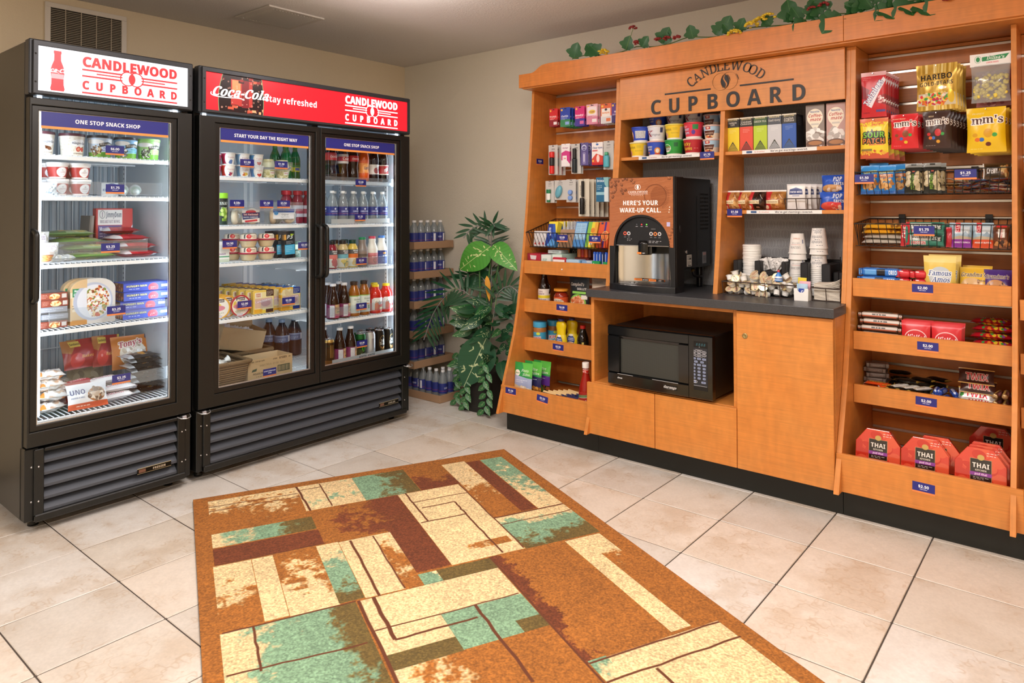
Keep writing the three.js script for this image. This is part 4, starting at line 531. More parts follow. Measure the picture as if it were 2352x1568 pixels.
[['lowest', 0,2.655,0.745], ['second', 0.045,2.66,0.74], ['third', 0.09,2.65,0.72], ['topmost', 0.13,2.66,0.71]].forEach(([n, dy, z, x], i) => bag('frozen_bag', 'clear sandwich wrapper with bread inside, ' + n + ' of the left pile', 'frozen meal', 0.11,0.1,0.043, lit, x - 0.005, yb + dy, z, FR + [0.3,-0.2,0.25,-0.1][i], { flat: 1, seed: 70 + i, wr: 0.3 }));
[['olive wrapped snack at the far left behind the sandwiches', 2.68,0.56,0.15,0.3], ['grey wrapped snack lying behind the left sandwich pile', 2.585,0.58,0.12,0.7], ['tan wrapped snack lying behind the burritos', 2.505,0.56,0.13,0.1], ['brown wrapped snack at the middle back of the freezer floor', 2.56,0.45,0.14,-0.4], ['grey wrapped snack under the red pastry bags', 2.43,0.56,0.10,0.5]].forEach(([l, z, x, dy, a], i) => bag('frozen_bag', l, 'frozen meal', 0.13,0.12, dy * 0.55, dull, x, yb, z, FR + a, { flat: 1, seed: 80 + i, wr: 0.15 }));
const past = cell(0.14,0.12, '#a8231f', (g) => { g.P('#b8753a', 0,0,0.45,0,0.2,0.5,0,0.4); g.R('#e9c95a', 0.2,0.05,0.3,0.22); g.X('Sandwich', 0.35,0.16,0.12, '#4a2a10', { i: 1, fit: 0.28 }); g.E('#d43a34', 0.35,0.72,0.2,0.24,0.4); g.X('Bakery', 0.68,0.62,0.14, '#e9b04a', { i: 1, s: 1 }); g.R('#e9c95a', 0.92,0,0.08,1); g.E('#f08a8a', 0.32,0.66,0.04,0.05); });
bag('pastry_bag', 'glossy red pastry bag with a yellow corner, left one behind the pile', 'frozen meal', 0.17,0.14,0.04, past, 0.44, yb + 0.115,2.445, FR + 0.15, { seed: 90, lean: -0.35 }); bag('pastry_bag', 'glossy red and yellow pastry bag, right one beside the pizza', 'frozen meal', 0.12,0.15,0.04, past, 0.455, yb + 0.11,2.345, FR - 0.2, { seed: 91, lean: -0.3 }); bag('pastry_bag', 'tan bag standing tall behind the red pastry bags', 'frozen meal', 0.17,0.24,0.04, cell(0.15,0.2, '#b9a88a', (g) => { g.B(['#d4c7a8', '#9a8a6c', '#c9b98f'], 0.5,0.5,0.5,0.5,40,0.1); g.R('#c9b070', 0,0,1,0.12); }), 0.34, yb, 2.40, FR, { seed: 92 });
const tony = cell(0.16,0.13, '#cf7a2c', (g) => { g.E('#e6dccb', 0.55,0.55,0.36,0.38); g.B(['#f3ece0', '#c8b59a', '#ffffff', '#b09a80', '#d8c3b0'], 0.55,0.55,0.34,0.34,90,0.06); g.X('Tony\'s', 0.48,0.24,0.24, '#b02a3c', { i: 1, out: '#f6e8d8', s: 1, rot: -0.12 }); g.X('SUPER RISH', 0.6,0.9,0.14, '#fff', { fit: 0.5, out: '#6a3a6a' }); g.R('#2a3560', 0.9,0.0,0.1,0.12); });
bag('frozen_pizza', 'orange wrapped round pizza leaning at the right of the freezer floor', 'frozen meal', 0.175,0.16,0.028, tony, 0.505, yb + 0.09,2.25, FR - 0.1, { seed: 94, lean: -0.25, wr: 0.2 });
const blk = cell(0.15,0.05, '#2a2420', (g) => { g.R('#d9dee2', 0,0,0.18,1); g.R('#e0a03a', 0.5,0.3,0.16,0.4); g.T('#bfb7ae', 0.25,0.2,0.6,2,0.5,0.06); g.R('#eef4f8', 0.7,0.1,0.3,0.25); g.R('#5a4a3e', 0.3,0.5,0.18,0.3); });
ORD.slice(0,8).forEach((n, i) => bag('sandwich_wrapper', 'black and silver sandwich wrapper, ' + n + ' from the bottom of the right pile', 'frozen meal', 0.155,0.12,0.022, blk, 0.705 - i * 0.006, yb + i * 0.0222,2.243 + (i % 2 ? 0.008 : -0.004), FR + [0.1,-0.08,0.05,0.12,-0.12,0.03,-0.06,0.1][i], { flat: 1, seed: 100 + i, wr: 0.3, finish: 'foil' }));
priceTag('$6.00', 'on the ice cream tub shelf', 0.7965,1.560,2.445, FR); priceTag('$1.75', 'on the red dessert cup shelf', 0.7965,1.386,2.443, FR); priceTag('$3.25', 'on the frozen bag shelf', 0.7965,1.122,2.461, FR); priceTag('$3.25', 'beside the blue frozen dinner cartons', 0.7965,0.84,2.435, FR); priceTag('$3.25', 'over the pile at the freezer floor', 0.7965,0.53,2.412, FR);
}
// ================================================================ goods in the refrigerator, left door
{
const [y1, y2, y3, y4] = RF.left, X = 0.725;
const yog = (col, fruit) => cell(0.14,0.065, col, (g) => { g.E('#f8f6f2', 0.5,0.5,0.26,0.75); g.X('Yoplait', 0.5,0.36,0.2, '#b98a94', { i: 1, s: 1, b: 0, fit: 0.3 }); g.T('#8f9ab0', 0.4,0.55,0.2,1,0.1,0.03); g.B(fruit, 0.5,0.8,0.1,0.12,10,0.12); });
const yA = yog('#b8244f', ['#4a64a0', '#5a78b0']), yB = yog('#c8352c', ['#a02a4a', '#d0404a', '#3a4a90']), yC = yog('#7fb2dc', ['#f0d85a', '#e9c050', '#d06a3a']), yD = yog('#5f9fd4', ['#c8403a', '#b02a30']);
const cup = (l, c, y, z, x = X) => pos(tub('yogurt_cup', l, 'yogurt', 0.027,0.037,0.062, c, 0xf3f3f0, { lid: 0.006, foot: 0.002 }), x, y, z, FR);
cup('crimson yogurt cup with blueberries, lower of the left stack', yB, y1,1.87); cup('crimson yogurt cup with blueberries, upper of the left stack', yA, y1 + 0.062,1.868); cup('pale blue yogurt cup with banana, lower of the middle stack', yC, y1,1.786); cup('pale blue yogurt cup, upper of the middle stack behind the tag', yC, y1 + 0.062,1.788); cup('blue yogurt cup with cherries, lower of the right stack', yD, y1,1.706); cup('blue yogurt cup with cherries, upper of the right stack', yD, y1 + 0.062,1.708);
const pud = cell(0.09,0.06, '#8a2450', (g) => { g.R('#c83a8a', 0,0,1,0.4); g.E('#3a3f8a', 0.4,0.5,0.2,0.3); g.T('#f0c0d8', 0.5,0.6,0.3,2,0.15,0.05); });
pos(tub('snack_cup', 'purple snack cup cut by the door frame, lower one', 'yogurt', 0.03,0.035,0.056, pud, 0xe9e9ee, { lid: 0.005 }), X, y1,1.945, FR); pos(tub('snack_cup', 'purple snack cup cut by the door frame, upper one', 'yogurt', 0.03,0.035,0.056, pud, 0xe9e9ee, { lid: 0.005 }), X, y1 + 0.0565,1.945, FR);
const dole = cell(0.13,0.05, '#d8d3a4', (g) => { g.B(['#e6e2b8', '#c9c184', '#efe9c4', '#b8b070'], 0.5,0.6,0.5,0.45,40,0.14); g.R('#f3f0e8', 0.42,0.22,0.22,0.4); g.X('DOLE', 0.52,0.42,0.18, '#c8504a', { fit: 0.16 }); g.R('#5a6a5a', 0.62,0.22,0.03,0.4); });
const fc = pos(tub('fruit_cup', 'clear fruit cup with yellow pieces, lower left of the four', 'fruit cup', 0.03,0.04,0.05, dole, clearPlastic, { lid: 0.004 }), X, y1,1.634, FR);
copyOf(fc, 'clear fruit cup with yellow pieces, lower right of the four', [X, y1,1.55], FR); for (const [z, l] of [[1.64, 'clear fruit cup upside down on top, left one'], [1.553, 'clear fruit cup upside down on top, right one']]) { const c = copyOf(fc, l, [X, y1 + 0.103, z], FR); c.rotation.set(Math.PI, 0,0); c.rotation.order = 'XYZ'; c.rotation.y = -FR; }
const snap = cell(0.16,0.13, '#203c38', (g) => { g.R('#1d2f2c', 0,0,1,0.45); g.X('SNAP', 0.5,0.2,0.16, '#eef3ea', { s: 1, fit: 0.36 }); g.X('crispy &', 0.5,0.36,0.09, '#eef3ea', { i: 1, fit: 0.3 }); g.B(['#a9cf5a', '#7fae3a', '#cfe68a'], 0.5,0.58,0.18,0.16,20,0.09); g.X('BITE', 0.52,0.82,0.13, '#a9d63a'); });
pos(tub('snack_jar', 'dark green snack jar with a lime green lid at the left', 'snack', 0.031,0.032,0.165, snap, 0x9be23a, { lid: 0.028 }), X, y2,1.905, FR);
const film = clearPlastic, doughC = mat(0xe6dcc4,0.6), brownC = mat(0xcdb79a, 0.6);
const bagels = (l, z, lab, dough, n) => { const t = thing('bagel_pack', l, 'bread', [X - 0.02, y2, z], FR); [[-0.058,0.044,0.02], [0.036,0.044,0.028], [-0.005,0.044,-0.028]].forEach(([x, y, dz], i) => part(n, new THREE.TorusGeometry(0.027,0.0165,10,20).rotateY([0.9,0.15,-0.1][i]).translate(x, y, dz), dough, t)); part('film', pouch(0.205,0.092,0.11, { u0: 0, u1: 1, v0: 0, v1: 1 }, { seed: 7, seam: 0.02, wr: 0.05, side: 0.5 }), film, t); part('printed_panel', carton(lab[1], lab[2], 0.0008, lab[0]).translate(lab[3], lab[4], 0.057), sheetMat(lab[0].i, 'card'), t); return t; };
const bl = cell(0.1,0.07, '#e4ded6', (g) => { g.E('#c63a44', 0.5,0.22,0.3,0.24); g.P('#2c3a6a', 0,0.26,1,0.2,1,0.66,0.04,0.78); g.X('1st National', 0.5,0.38,0.2, '#f2f0ec', { fit: 0.85, s: 1, out: '#8a2a34' }); g.X('BAGEL COMPANY', 0.5,0.6,0.15, '#f2f0ec', { fit: 0.85, s: 1 }); g.P('#c63a44', 0.14,0.86,0.86,0.76,0.88,0.9,0.2,1); });
bagels('clear pack of plain bagels with a red and navy label', 1.772, [bl, 0.1,0.066,0.012,0.012], doughC, 'bagel');
const bm = cell(0.13,0.06, '#eef0f4', (g) => { g.R('#2f5aa8', 0,0,1,0.36); g.E('#4f9ad8', 0.14,0.42,0.1,0.2); g.X('Original', 0.56,0.58,0.2, '#6a7080', { b: 0 }); g.X('English muffins', 0.56,0.8,0.13, '#7a808a', { b: 0, fit: 0.5 }); });
bagels('clear pack of english muffins with a blue and white label', 1.549, [bm, 0.13,0.055,-0.015,0.028], brownC, 'muffin');
const ser = cell(0.14,0.05, '#efe2c8', (g) => { g.R('#f4ead6', 0.0,0,1,1); g.E('#cf2f36', 0.36,0.5,0.1,0.42); g.X('Seri', 0.56,0.4,0.4, '#5a4030', { s: 1, fit: 0.22 }); g.R('#a9746a', 0.5,0.7,0.18,0.08); g.R('#3a3a40', 0.16,0.1,0.06,0.8); });
const dip = (l, y, z, x) => { const t = thing('dip_cup', l, 'snack cup', [x, y, z], FR); part('cup', lathe([[0,0], [0.03,0], [0.034,0.004], [0.044,0.03], [0.046,0.033], [0.046,0.035], [0,0.035]], 24), mat(0xd9c9a4,0.4), t); part('lid', lathe([[0.046,0.0352], [0.052,0.0352], [0.053,0.039], [0.049,0.042], [0.044,0.043], [0,0.043]], 26), mat(0xa82444,0.35), t); part('dome', merge([lathe([[0.042,0.0432], [0.041,0.062], [0.034,0.069], [0,0.07]], 24, ser, 0.5)]), sheetMat(ser.i, 'gloss'), t); return t; };
[['front left', 1.762,0.74], ['front right', 1.655,0.735], ['back left', 1.79,0.625], ['back right', 1.69,0.625]].forEach(([n, z, x]) => [0,1].forEach((k) => dip('dip cup with wine red rim, ' + (k ? 'upper' : 'lower') + ' cup of the ' + n + ' stack', y3 + k * 0.0712, z, x)));
const cart = cell(0.09,0.11, '#eef0ea', (g) => { g.R('#5aa07a', 0,0.7,1,0.06); g.X('Crunch', 0.5,0.6,0.12, '#7a4a8a', { i: 1 }); g.R('#dfe6df', 0,0.15,1,0.3); g.R('#c8d4c0', 0,0.85,1,0.15); });
box('salad_carton', 'white and green carton at the left end of the third refrigerator shelf', 'snack', 0.085,0.105,0.12, cart, 0.70, y3,1.92, FR);
const p3 = cell(0.064,0.15, '#2c2f33', (g) => { g.X('P3', 0.5,0.22,0.2, '#eef0f0', { i: 1 }); g.P('#b9d63a', 0.6,0.1,0.95,0.12,0.62,0.2); g.R('#e0a23a', 0.02,0.12,0.2,0.2); g.T('#cfd2d4', 0.2,0.38,0.6,3,0.04,0.015); g.R('#4fb4de', 0.05,0.5,0.9,0.36); g.T('#e6f4fa', 0.15,0.56,0.6,4,0.06,0.012); g.R('#1d1f22', 0,0.88,1,0.12); });
[['frontmost', 0.735,1.515], ['second', 0.68,1.53], ['third', 0.625,1.545]].forEach(([n, x, z]) => box('snack_tray', 'black snack tray with large white lettering and blue panel, ' + n, 'snack', 0.07,0.15,0.03, p3, x, y3, z, FR, { tilt: [0,0.05], finish: 'gloss' }));
box('salad_carton', 'dark green carton behind the $3.50 tag at the middle post', 'snack', 0.05,0.09,0.08, cell(0.05,0.09, '#3c5a48', (g) => { g.R('#c9d8c0', 0.2,0.2,0.6,0.3); g.T('#dfe9d8', 0.2,0.65,0.6,3,0.08,0.03); }), 0.68, y3,1.452, FR);
const lun = (yc, corner, ham) => cell(0.122,0.125, yc, (g) => { g.R('#efe2a8', 0.06,0.08,0.9,0.84,0.06); g.R('#d9b8a4', 0.08,0.34,0.84,0.42); g.E('#b9808a', 0.6,0.56,0.24,0.14); g.X('Lunchables', 0.48,0.44,0.14, '#f6e9ec', { rot: -0.14, out: '#b58a9a', fit: 0.82 }); if (ham) { g.R('#f0e6d0', 0.08,0.1,0.34,0.22); g.X('HAM', 0.24,0.17,0.09, '#a8402c'); g.X('TIME', 0.24,0.26,0.09, '#a8402c'); } else g.B(['#d9c79a', '#e9dcb4'], 0.34,0.2,0.24,0.1,16,0.12); g.R(corner, 0.62,0.0,0.36,0.28); g.T('#e9e4da', 0.66,0.07,0.28,4,0.055,0.02); g.R('#e9b03a', 0.04,0.8,0.4,0.16); g.R(corner, 0.6,0.82,0.36,0.15); g.R('#f0d24a', 0.42,0.86,0.16,0.1); });
const lh = lun('#e8c860', '#4a2c20', 1), lc = lun('#e6b030', '#22398a', 0);
ORD.slice(0,8).forEach((n, i) => box('lunch_tray', 'yellow lunch tray with brown corner, ' + n + ' from the front of the left row', 'lunch tray', 0.122,0.124,0.026, lh, 0.755 - i * 0.052, y4,1.687 + i * 0.012, FR, { finish: 'gloss' }));
ORD.slice(0,9).forEach((n, i) => box('lunch_tray', 'yellow lunch tray with blue corner, ' + n + ' from the front of the right row', 'lunch tray', 0.122,0.124,0.026, lc, 0.755 - i * 0.058, y4 + (i ? 0.0 : 0), (i ? 1.553 : 1.522) + (i ? (i - 1) * 0.007 : 0), FR, { finish: 'gloss' }));
const sarg = (bc) => cell(0.11,0.11, '#eae6dc', (g) => { g.O(bc, 0.5,0.5,0.46,0.46,0.07); g.E('#f1eee4', 0.5,0.52,0.42,0.42); g.R('#2c2a28', 0.28,0.12,0.42,0.13); g.X('Sargento', 0.49,0.19,0.1, '#fff', { i: 1, fit: 0.36 }); g.B(['#f2dc8a', '#e9c95a', '#e9a8b0', '#f6eccb'], 0.36,0.4,0.2,0.14,14,0.1); g.E('#d98a9a', 0.44,0.52,0.3,0.12); g.T('#8aa07a', 0.2,0.74,0.5,2,0.07,0.02); g.R('#cfd0dc', 0.3,0.84,0.3,0.12); });
const disk = (l, c, x, z) => solo('snack_disc', toCell2(new THREE.CylinderGeometry(0.056,0.052,0.018,32).rotateX(Math.PI / 2).translate(0,0.056,0), c), sheetMat(c.i, 'gloss'), l, 'snack', [x, y4, z], FR);
function toCell2(g, c) { const p = g.attributes.position, a = g.attributes.uv; for (let i = 0; i < p.count; i++) a.setXY(i, cu(c, Math.min(0.99, Math.max(0.01, p.getX(i) / 0.112 + 0.5))), cv(c, Math.min(0.99, Math.max(0.01, p.getY(i) / 0.112)))); return g; }
const sA = sarg('#b02a3a'), sB = sarg('#e0a83a'); disk('round cream snack tray with a wine red rim behind the $2.00 tag', sA, 0.765,1.822); disk('round snack tray with a yellow rim cut off by the left door frame', sB, 0.765,1.935);
for (let i = 0; i < 4; i++) disk('round orange snack tray edge, ' + ORD[i] + ' of the row behind the red rimmed one', sB, 0.735 - i * 0.03,1.878 - i * 0.003);
const blueCan = cell(0.16,0.13, '#3a7fc0', (g) => { g.B(['#5aa0d8', '#2a64a8', '#8ac0e8'], 0.5,0.5,0.5,0.5,40,0.08); g.R('#dfe9f2', 0.4,0.3,0.2,0.3); });
{ const c = pos(can('blue drink can at the right end of the lunch tray shelf', 0.032,0.125, blueCan), 0.66, y4,1.455, FR); for (let i = 1; i < 4; i++) copyOf(c, 'blue drink can, ' + ORD[i] + ' of the row beside the middle post', [0.66 - i * 0.075, y4,1.465 + 0.002 * i], FR); }
const yF = RF.floor, card = mat(0xb59a74,0.8), cardIn = mat(0xc9b08a, 0.85);
const wickerTex = pixelTex(256,256, (x, y) => { const a = Math.sin(x / 256 * Math.PI * 32 + (y >> 4) * Math.PI) * 0.5 + 0.5, b = Math.abs(Math.sin(y / 256 * Math.PI * 16)), k = 0.55 + 0.45 * a * b; return [178 * k, 142 * k, 96 * k]; }, { repeat: [9,9] });
const wicker = new THREE.MeshStandardMaterial({ map: wickerTex, roughness: 0.8, bumpMap: wickerTex, bumpScale: 0.003 });
const basket = (l, w, d, h, x, y, z, turn, flare) => { const t = thing('wicker_basket', l, 'basket', [x, y, z], turn); const g = []; const rows = Math.round(h / 0.011); for (let j = 0; j < rows; j++) { const f = 1 + flare * j / rows, W = w / 2 * f, D = d / 2 * f, p = []; for (const [cx, cz, a0] of [[W - 0.02, D - 0.02,0], [-W + 0.02, D - 0.02,1], [-W + 0.02,-D + 0.02,2], [W - 0.02,-D + 0.02,3]]) for (let k = 0; k <= 2; k++) { const a = (a0 + k / 2) * Math.PI / 2; p.push(V(cx + 0.02 * Math.cos(a), 0.006 + j * 0.011 + (j % 2 ? 0.001 : 0), cz + 0.02 * Math.sin(a))); } g.push(tube(p, 0.0062,60,6, true)); } part('wicker_wall', metreUV(merge(g)), wicker, t); const f = 1 + flare, p = []; for (const [cx, cz, a0] of [[w / 2 * f - 0.02, d / 2 * f - 0.02,0], [-w / 2 * f + 0.02, d / 2 * f - 0.02,1], [-w / 2 * f + 0.02,-d / 2 * f + 0.02,2], [w / 2 * f - 0.02,-d / 2 * f + 0.02,3]]) for (let k = 0; k <= 2; k++) { const a = (a0 + k / 2) * Math.PI / 2; p.push(V(cx + 0.02 * Math.cos(a), h, cz + 0.02 * Math.sin(a))); } part('braided_rim', metreUV(tube(p, 0.011,80,8, true)), wicker, t); part('base', board(-w / 2 + 0.005,0,-d / 2 + 0.005, w / 2 - 0.005,0.004, d / 2 - 0.005), card, t); return t; };
basket('deep wicker basket with creamer cups at the front left of the refrigerator floor', 0.2,0.24,0.125,0.655, yF, 1.905, FR, 0.25); basket('wide shallow wicker basket under the tilted cardboard box', 0.30,0.22,0.10,0.36, yF + 0.001,1.64, FR, 0.22);
const crm = (l, x, y, z, r) => { const t = thing('creamer_cup', l, 'creamer', [x, y, z]); part('cup', lathe([[0,0], [0.012,0], [0.017,0.018], [0.021,0.019], [0.021,0.02], [0,0.02]], 14), plasticWhite, t); t.rotation.set(r, r * 2.3, r * 1.7); return t; };
const tubes0 = rng(12); for (let i = 0; i < 12; i++) crm('small white and green creamer cup in the deep wicker basket, ' + ['front', 'middle', 'back'][i % 3] + ' row number ' + ORD[(i / 3) | 0], 0.62 + tubes0() * 0.1, yF + 0.10 + (i % 4) * 0.008,1.86 + tubes0() * 0.11, tubes0() * 2);
{ // tilted open cardboard box of sachets
const t = thing('cardboard_box', 'tilted open cardboard box full of white sachets', 'box', [0.40, yF + 0.125,1.66], FR); const w = 0.27, d = 0.16, h = 0.13; part('front_panel', board(-w / 2,0, d / 2 - 0.003, w / 2, h * 0.95, d / 2), card, t); part('back_panel', board(-w / 2,0,-d / 2, w / 2, h, -d / 2 + 0.003), cardIn, t); part('end_panel', board(-w / 2,0,-d / 2 + 0.003,-w / 2 + 0.003, h, d / 2 - 0.003), cardIn, t); part('end_panel', board(w / 2 - 0.003,0,-d / 2 + 0.003, w / 2, h, d / 2 - 0.003), cardIn, t); part('bottom_panel', board(-w / 2 + 0.003,0,-d / 2 + 0.003, w / 2 - 0.003,0.003, d / 2 - 0.003), card, t); part('flap', moved(board(-w * 0.3,0,0, w * 0.3,0.11,0.003), w * 0.2, h, -d / 2 + 0.001,-0.5), card, t); t.rotation.set(0, FR, -0.22, 'YXZ'); t.rotation.x = 0.12;
const sc = cell(0.05,0.09, '#eceaf0', (g) => { g.R('#4a5aa8', 0.2,0.3,0.6,0.3); g.T('#8a8a9a', 0.2,0.7,0.6,2,0.1,0.02); }), q = rng(33);
for (let i = 0; i < 22; i++) { const m = bag('sachet', 'white sachet with a blue mark standing in the tilted box, ' + (i < 11 ? 'front' : 'rear') + ' row number ' + (i % 11 + 1), 'sachet', 0.04,0.08,0.006, sc, 0.43 - (i < 11 ? 0 : 0.05) - q() * 0.03, yF + 0.195 - (i % 11) * 0.006 + q() * 0.01,1.76 - (i % 11) * 0.02, FR + (q() - 0.5) * 0.8, { seed: 200 + i, nx: 4, ny: 4 }); m.rotation.z = (q() - 0.5) * 0.9; m.userData.group = 'sachets in the tilted box'; }
}
{ const t = thing('cardboard_box', 'open brown shipping box with printed numbers at the refrigerator floor', 'box', [0.705, yF, 1.652], FR), w = 0.264, d = 0.145, h = 0.118, c = cell(w, h, '#b99f78', (g) => { g.X('100 - 3/4 OZ CUPS', 0.22,0.1,0.08, '#3a3026', { fit: 0.34 }); g.X('21000', 0.6,0.1,0.08, '#3a3026'); g.X('61089', 0.78,0.09,0.14, '#2f261e', { fit: 0.22 }); g.X('.00', 0.93,0.1,0.08, '#3a3026'); g.X('04M17F8 6  07:39  1227', 0.54,0.3,0.12, '#7a6a52', { fit: 0.8, b: 0 }); g.P('#3a4a34', 0.1,0.44,0.2,0.4,0.18,0.52,0.08,0.54); g.X('PHILADELPHIA', 0.24,0.64,0.12, '#3a3026', { fit: 0.26 }); g.T('#4a3e30', 0.18,0.78,0.16,2,0.1,0.02); g.R('#3a4232', 0.66,0.42,0.28,0.3); g.R('#b99f78', 0.675,0.45,0.25,0.24); for (let i = 0; i < 9; i++) g.R('#4a5240', 0.69 + i * 0.026,0.45,0.012 + (i % 3) * 0.004,0.24); }, 1800);
part('front_panel', carton(w, h, 0.003, c).translate(0,0, d / 2), sheetMat(c.i, 'paper'), t); part('back_panel', board(-w / 2,0,-d / 2, w / 2, h, -d / 2 + 0.003), cardIn, t); for (const s of [-1,1]) part('end_panel', board(s < 0 ? -w / 2 : w / 2 - 0.003,0,-d / 2 + 0.003, s < 0 ? -w / 2 + 0.003 : w / 2, h, d / 2 - 0.0015), cardIn, t); part('bottom_panel', board(-w / 2 + 0.003,0,-d / 2 + 0.003, w / 2 - 0.003,0.003, d / 2 - 0.0015), cardIn, t); }
const sp = mat(0x2b1f24,0.12), spC = cell(0.16,0.05, '#5a6a8a', (g) => { g.R('#8a98b4', 0,0,1,0.2); g.R('#e4e4e4', 0.6,0.1,0.2,0.8); g.T('#cfd6e6', 0.2,0.5,0.3,3,0.15,0.05); });
[[0.33,1.30, 'dark drink bottle behind the middle post, front one of three'], [0.25,1.34, 'dark drink bottle behind the middle post, rear one of three'], [0.31,1.20, 'dark drink bottle behind the middle post, right one of three']].forEach(([x, z, l]) => pos(bottle('drink_bottle', l, 'bottle', 0.045,0.235, 'straight', sp, [[spC, 0.42,0.6,0.6]], [0x8fa3c0,0.42,0.92]), x, yF, z, FR));
const gr = mat(0x1f7a3c, 0.12, { transmission: 0.25, thickness: 0 }), grC = cell(0.12,0.08, '#e0d23a', (g) => { g.R('#2c8a44', 0,0,1,0.3); g.R('#3a6aa8', 0.4,0.4,0.2,0.4); });
[[0.33,1.35], [0.33,1.28], [0.33,1.21], [0.42,1.33]].forEach(([x, z], i) => pos(bottle('soda_bottle', 'green soda bottle with yellow label seen past the middle post, ' + ORD[i] + ' from the left', 'bottle', 0.033,0.22, 'soda', gr, [[grC, 0.3,0.48,0.8]], [0x2c7a3c, 0.43,0.93]), x, RF.right[0], z, FR));
const rd = mat(0x8d2536,0.12), rdC = cell(0.12,0.06, '#d8d0d4', (g) => g.R('#a83a50', 0,0.3,1,0.4));
[[0.44,1.345], [0.37,1.29], [0.44,1.265], [0.37,1.21], [0.44,1.19]].forEach(([x, z], i) => pos(bottle('juice_bottle', 'red juice bottle with red cap seen past the middle post, ' + ORD[i] + ' from the left', 'bottle', 0.034,0.20, 'wide', rd, [[rdC, 0.2,0.55,0.8]], [0xb8202c, 0.8,0.87]), x, RF.right[1], z, FR));
priceTag('$1.50', 'on the yogurt cup shelf', 0.7965,1.534,1.802, FR); priceTag('$1.50', 'in front of the fruit cups', 0.7965,1.534,1.602, FR); priceTag('0.50c', 'above the bagels', 0.7965,1.322,1.857, FR); priceTag('$1.50', 'between the bagels and the muffins', 0.7965,1.322,1.689, FR); priceTag('$3.50', 'above the english muffins', 0.7965,1.322,1.587, FR); priceTag('$4.50', 'left of the dip cups', 0.7965,1.115,1.896, FR); priceTag('$3.50', 'on the middle post beside the snack trays', 0.823,1.092,1.475, FR); priceTag('$2.00', 'over the round snack tray', 0.7965,0.80,1.814, FR); priceTag('$2.00', 'over the blue cornered lunch trays', 0.7965,0.793,1.555, FR); priceTag('Complimentary', 'on the brown shipping box', 0.7795,0.422,1.658, FR);
}
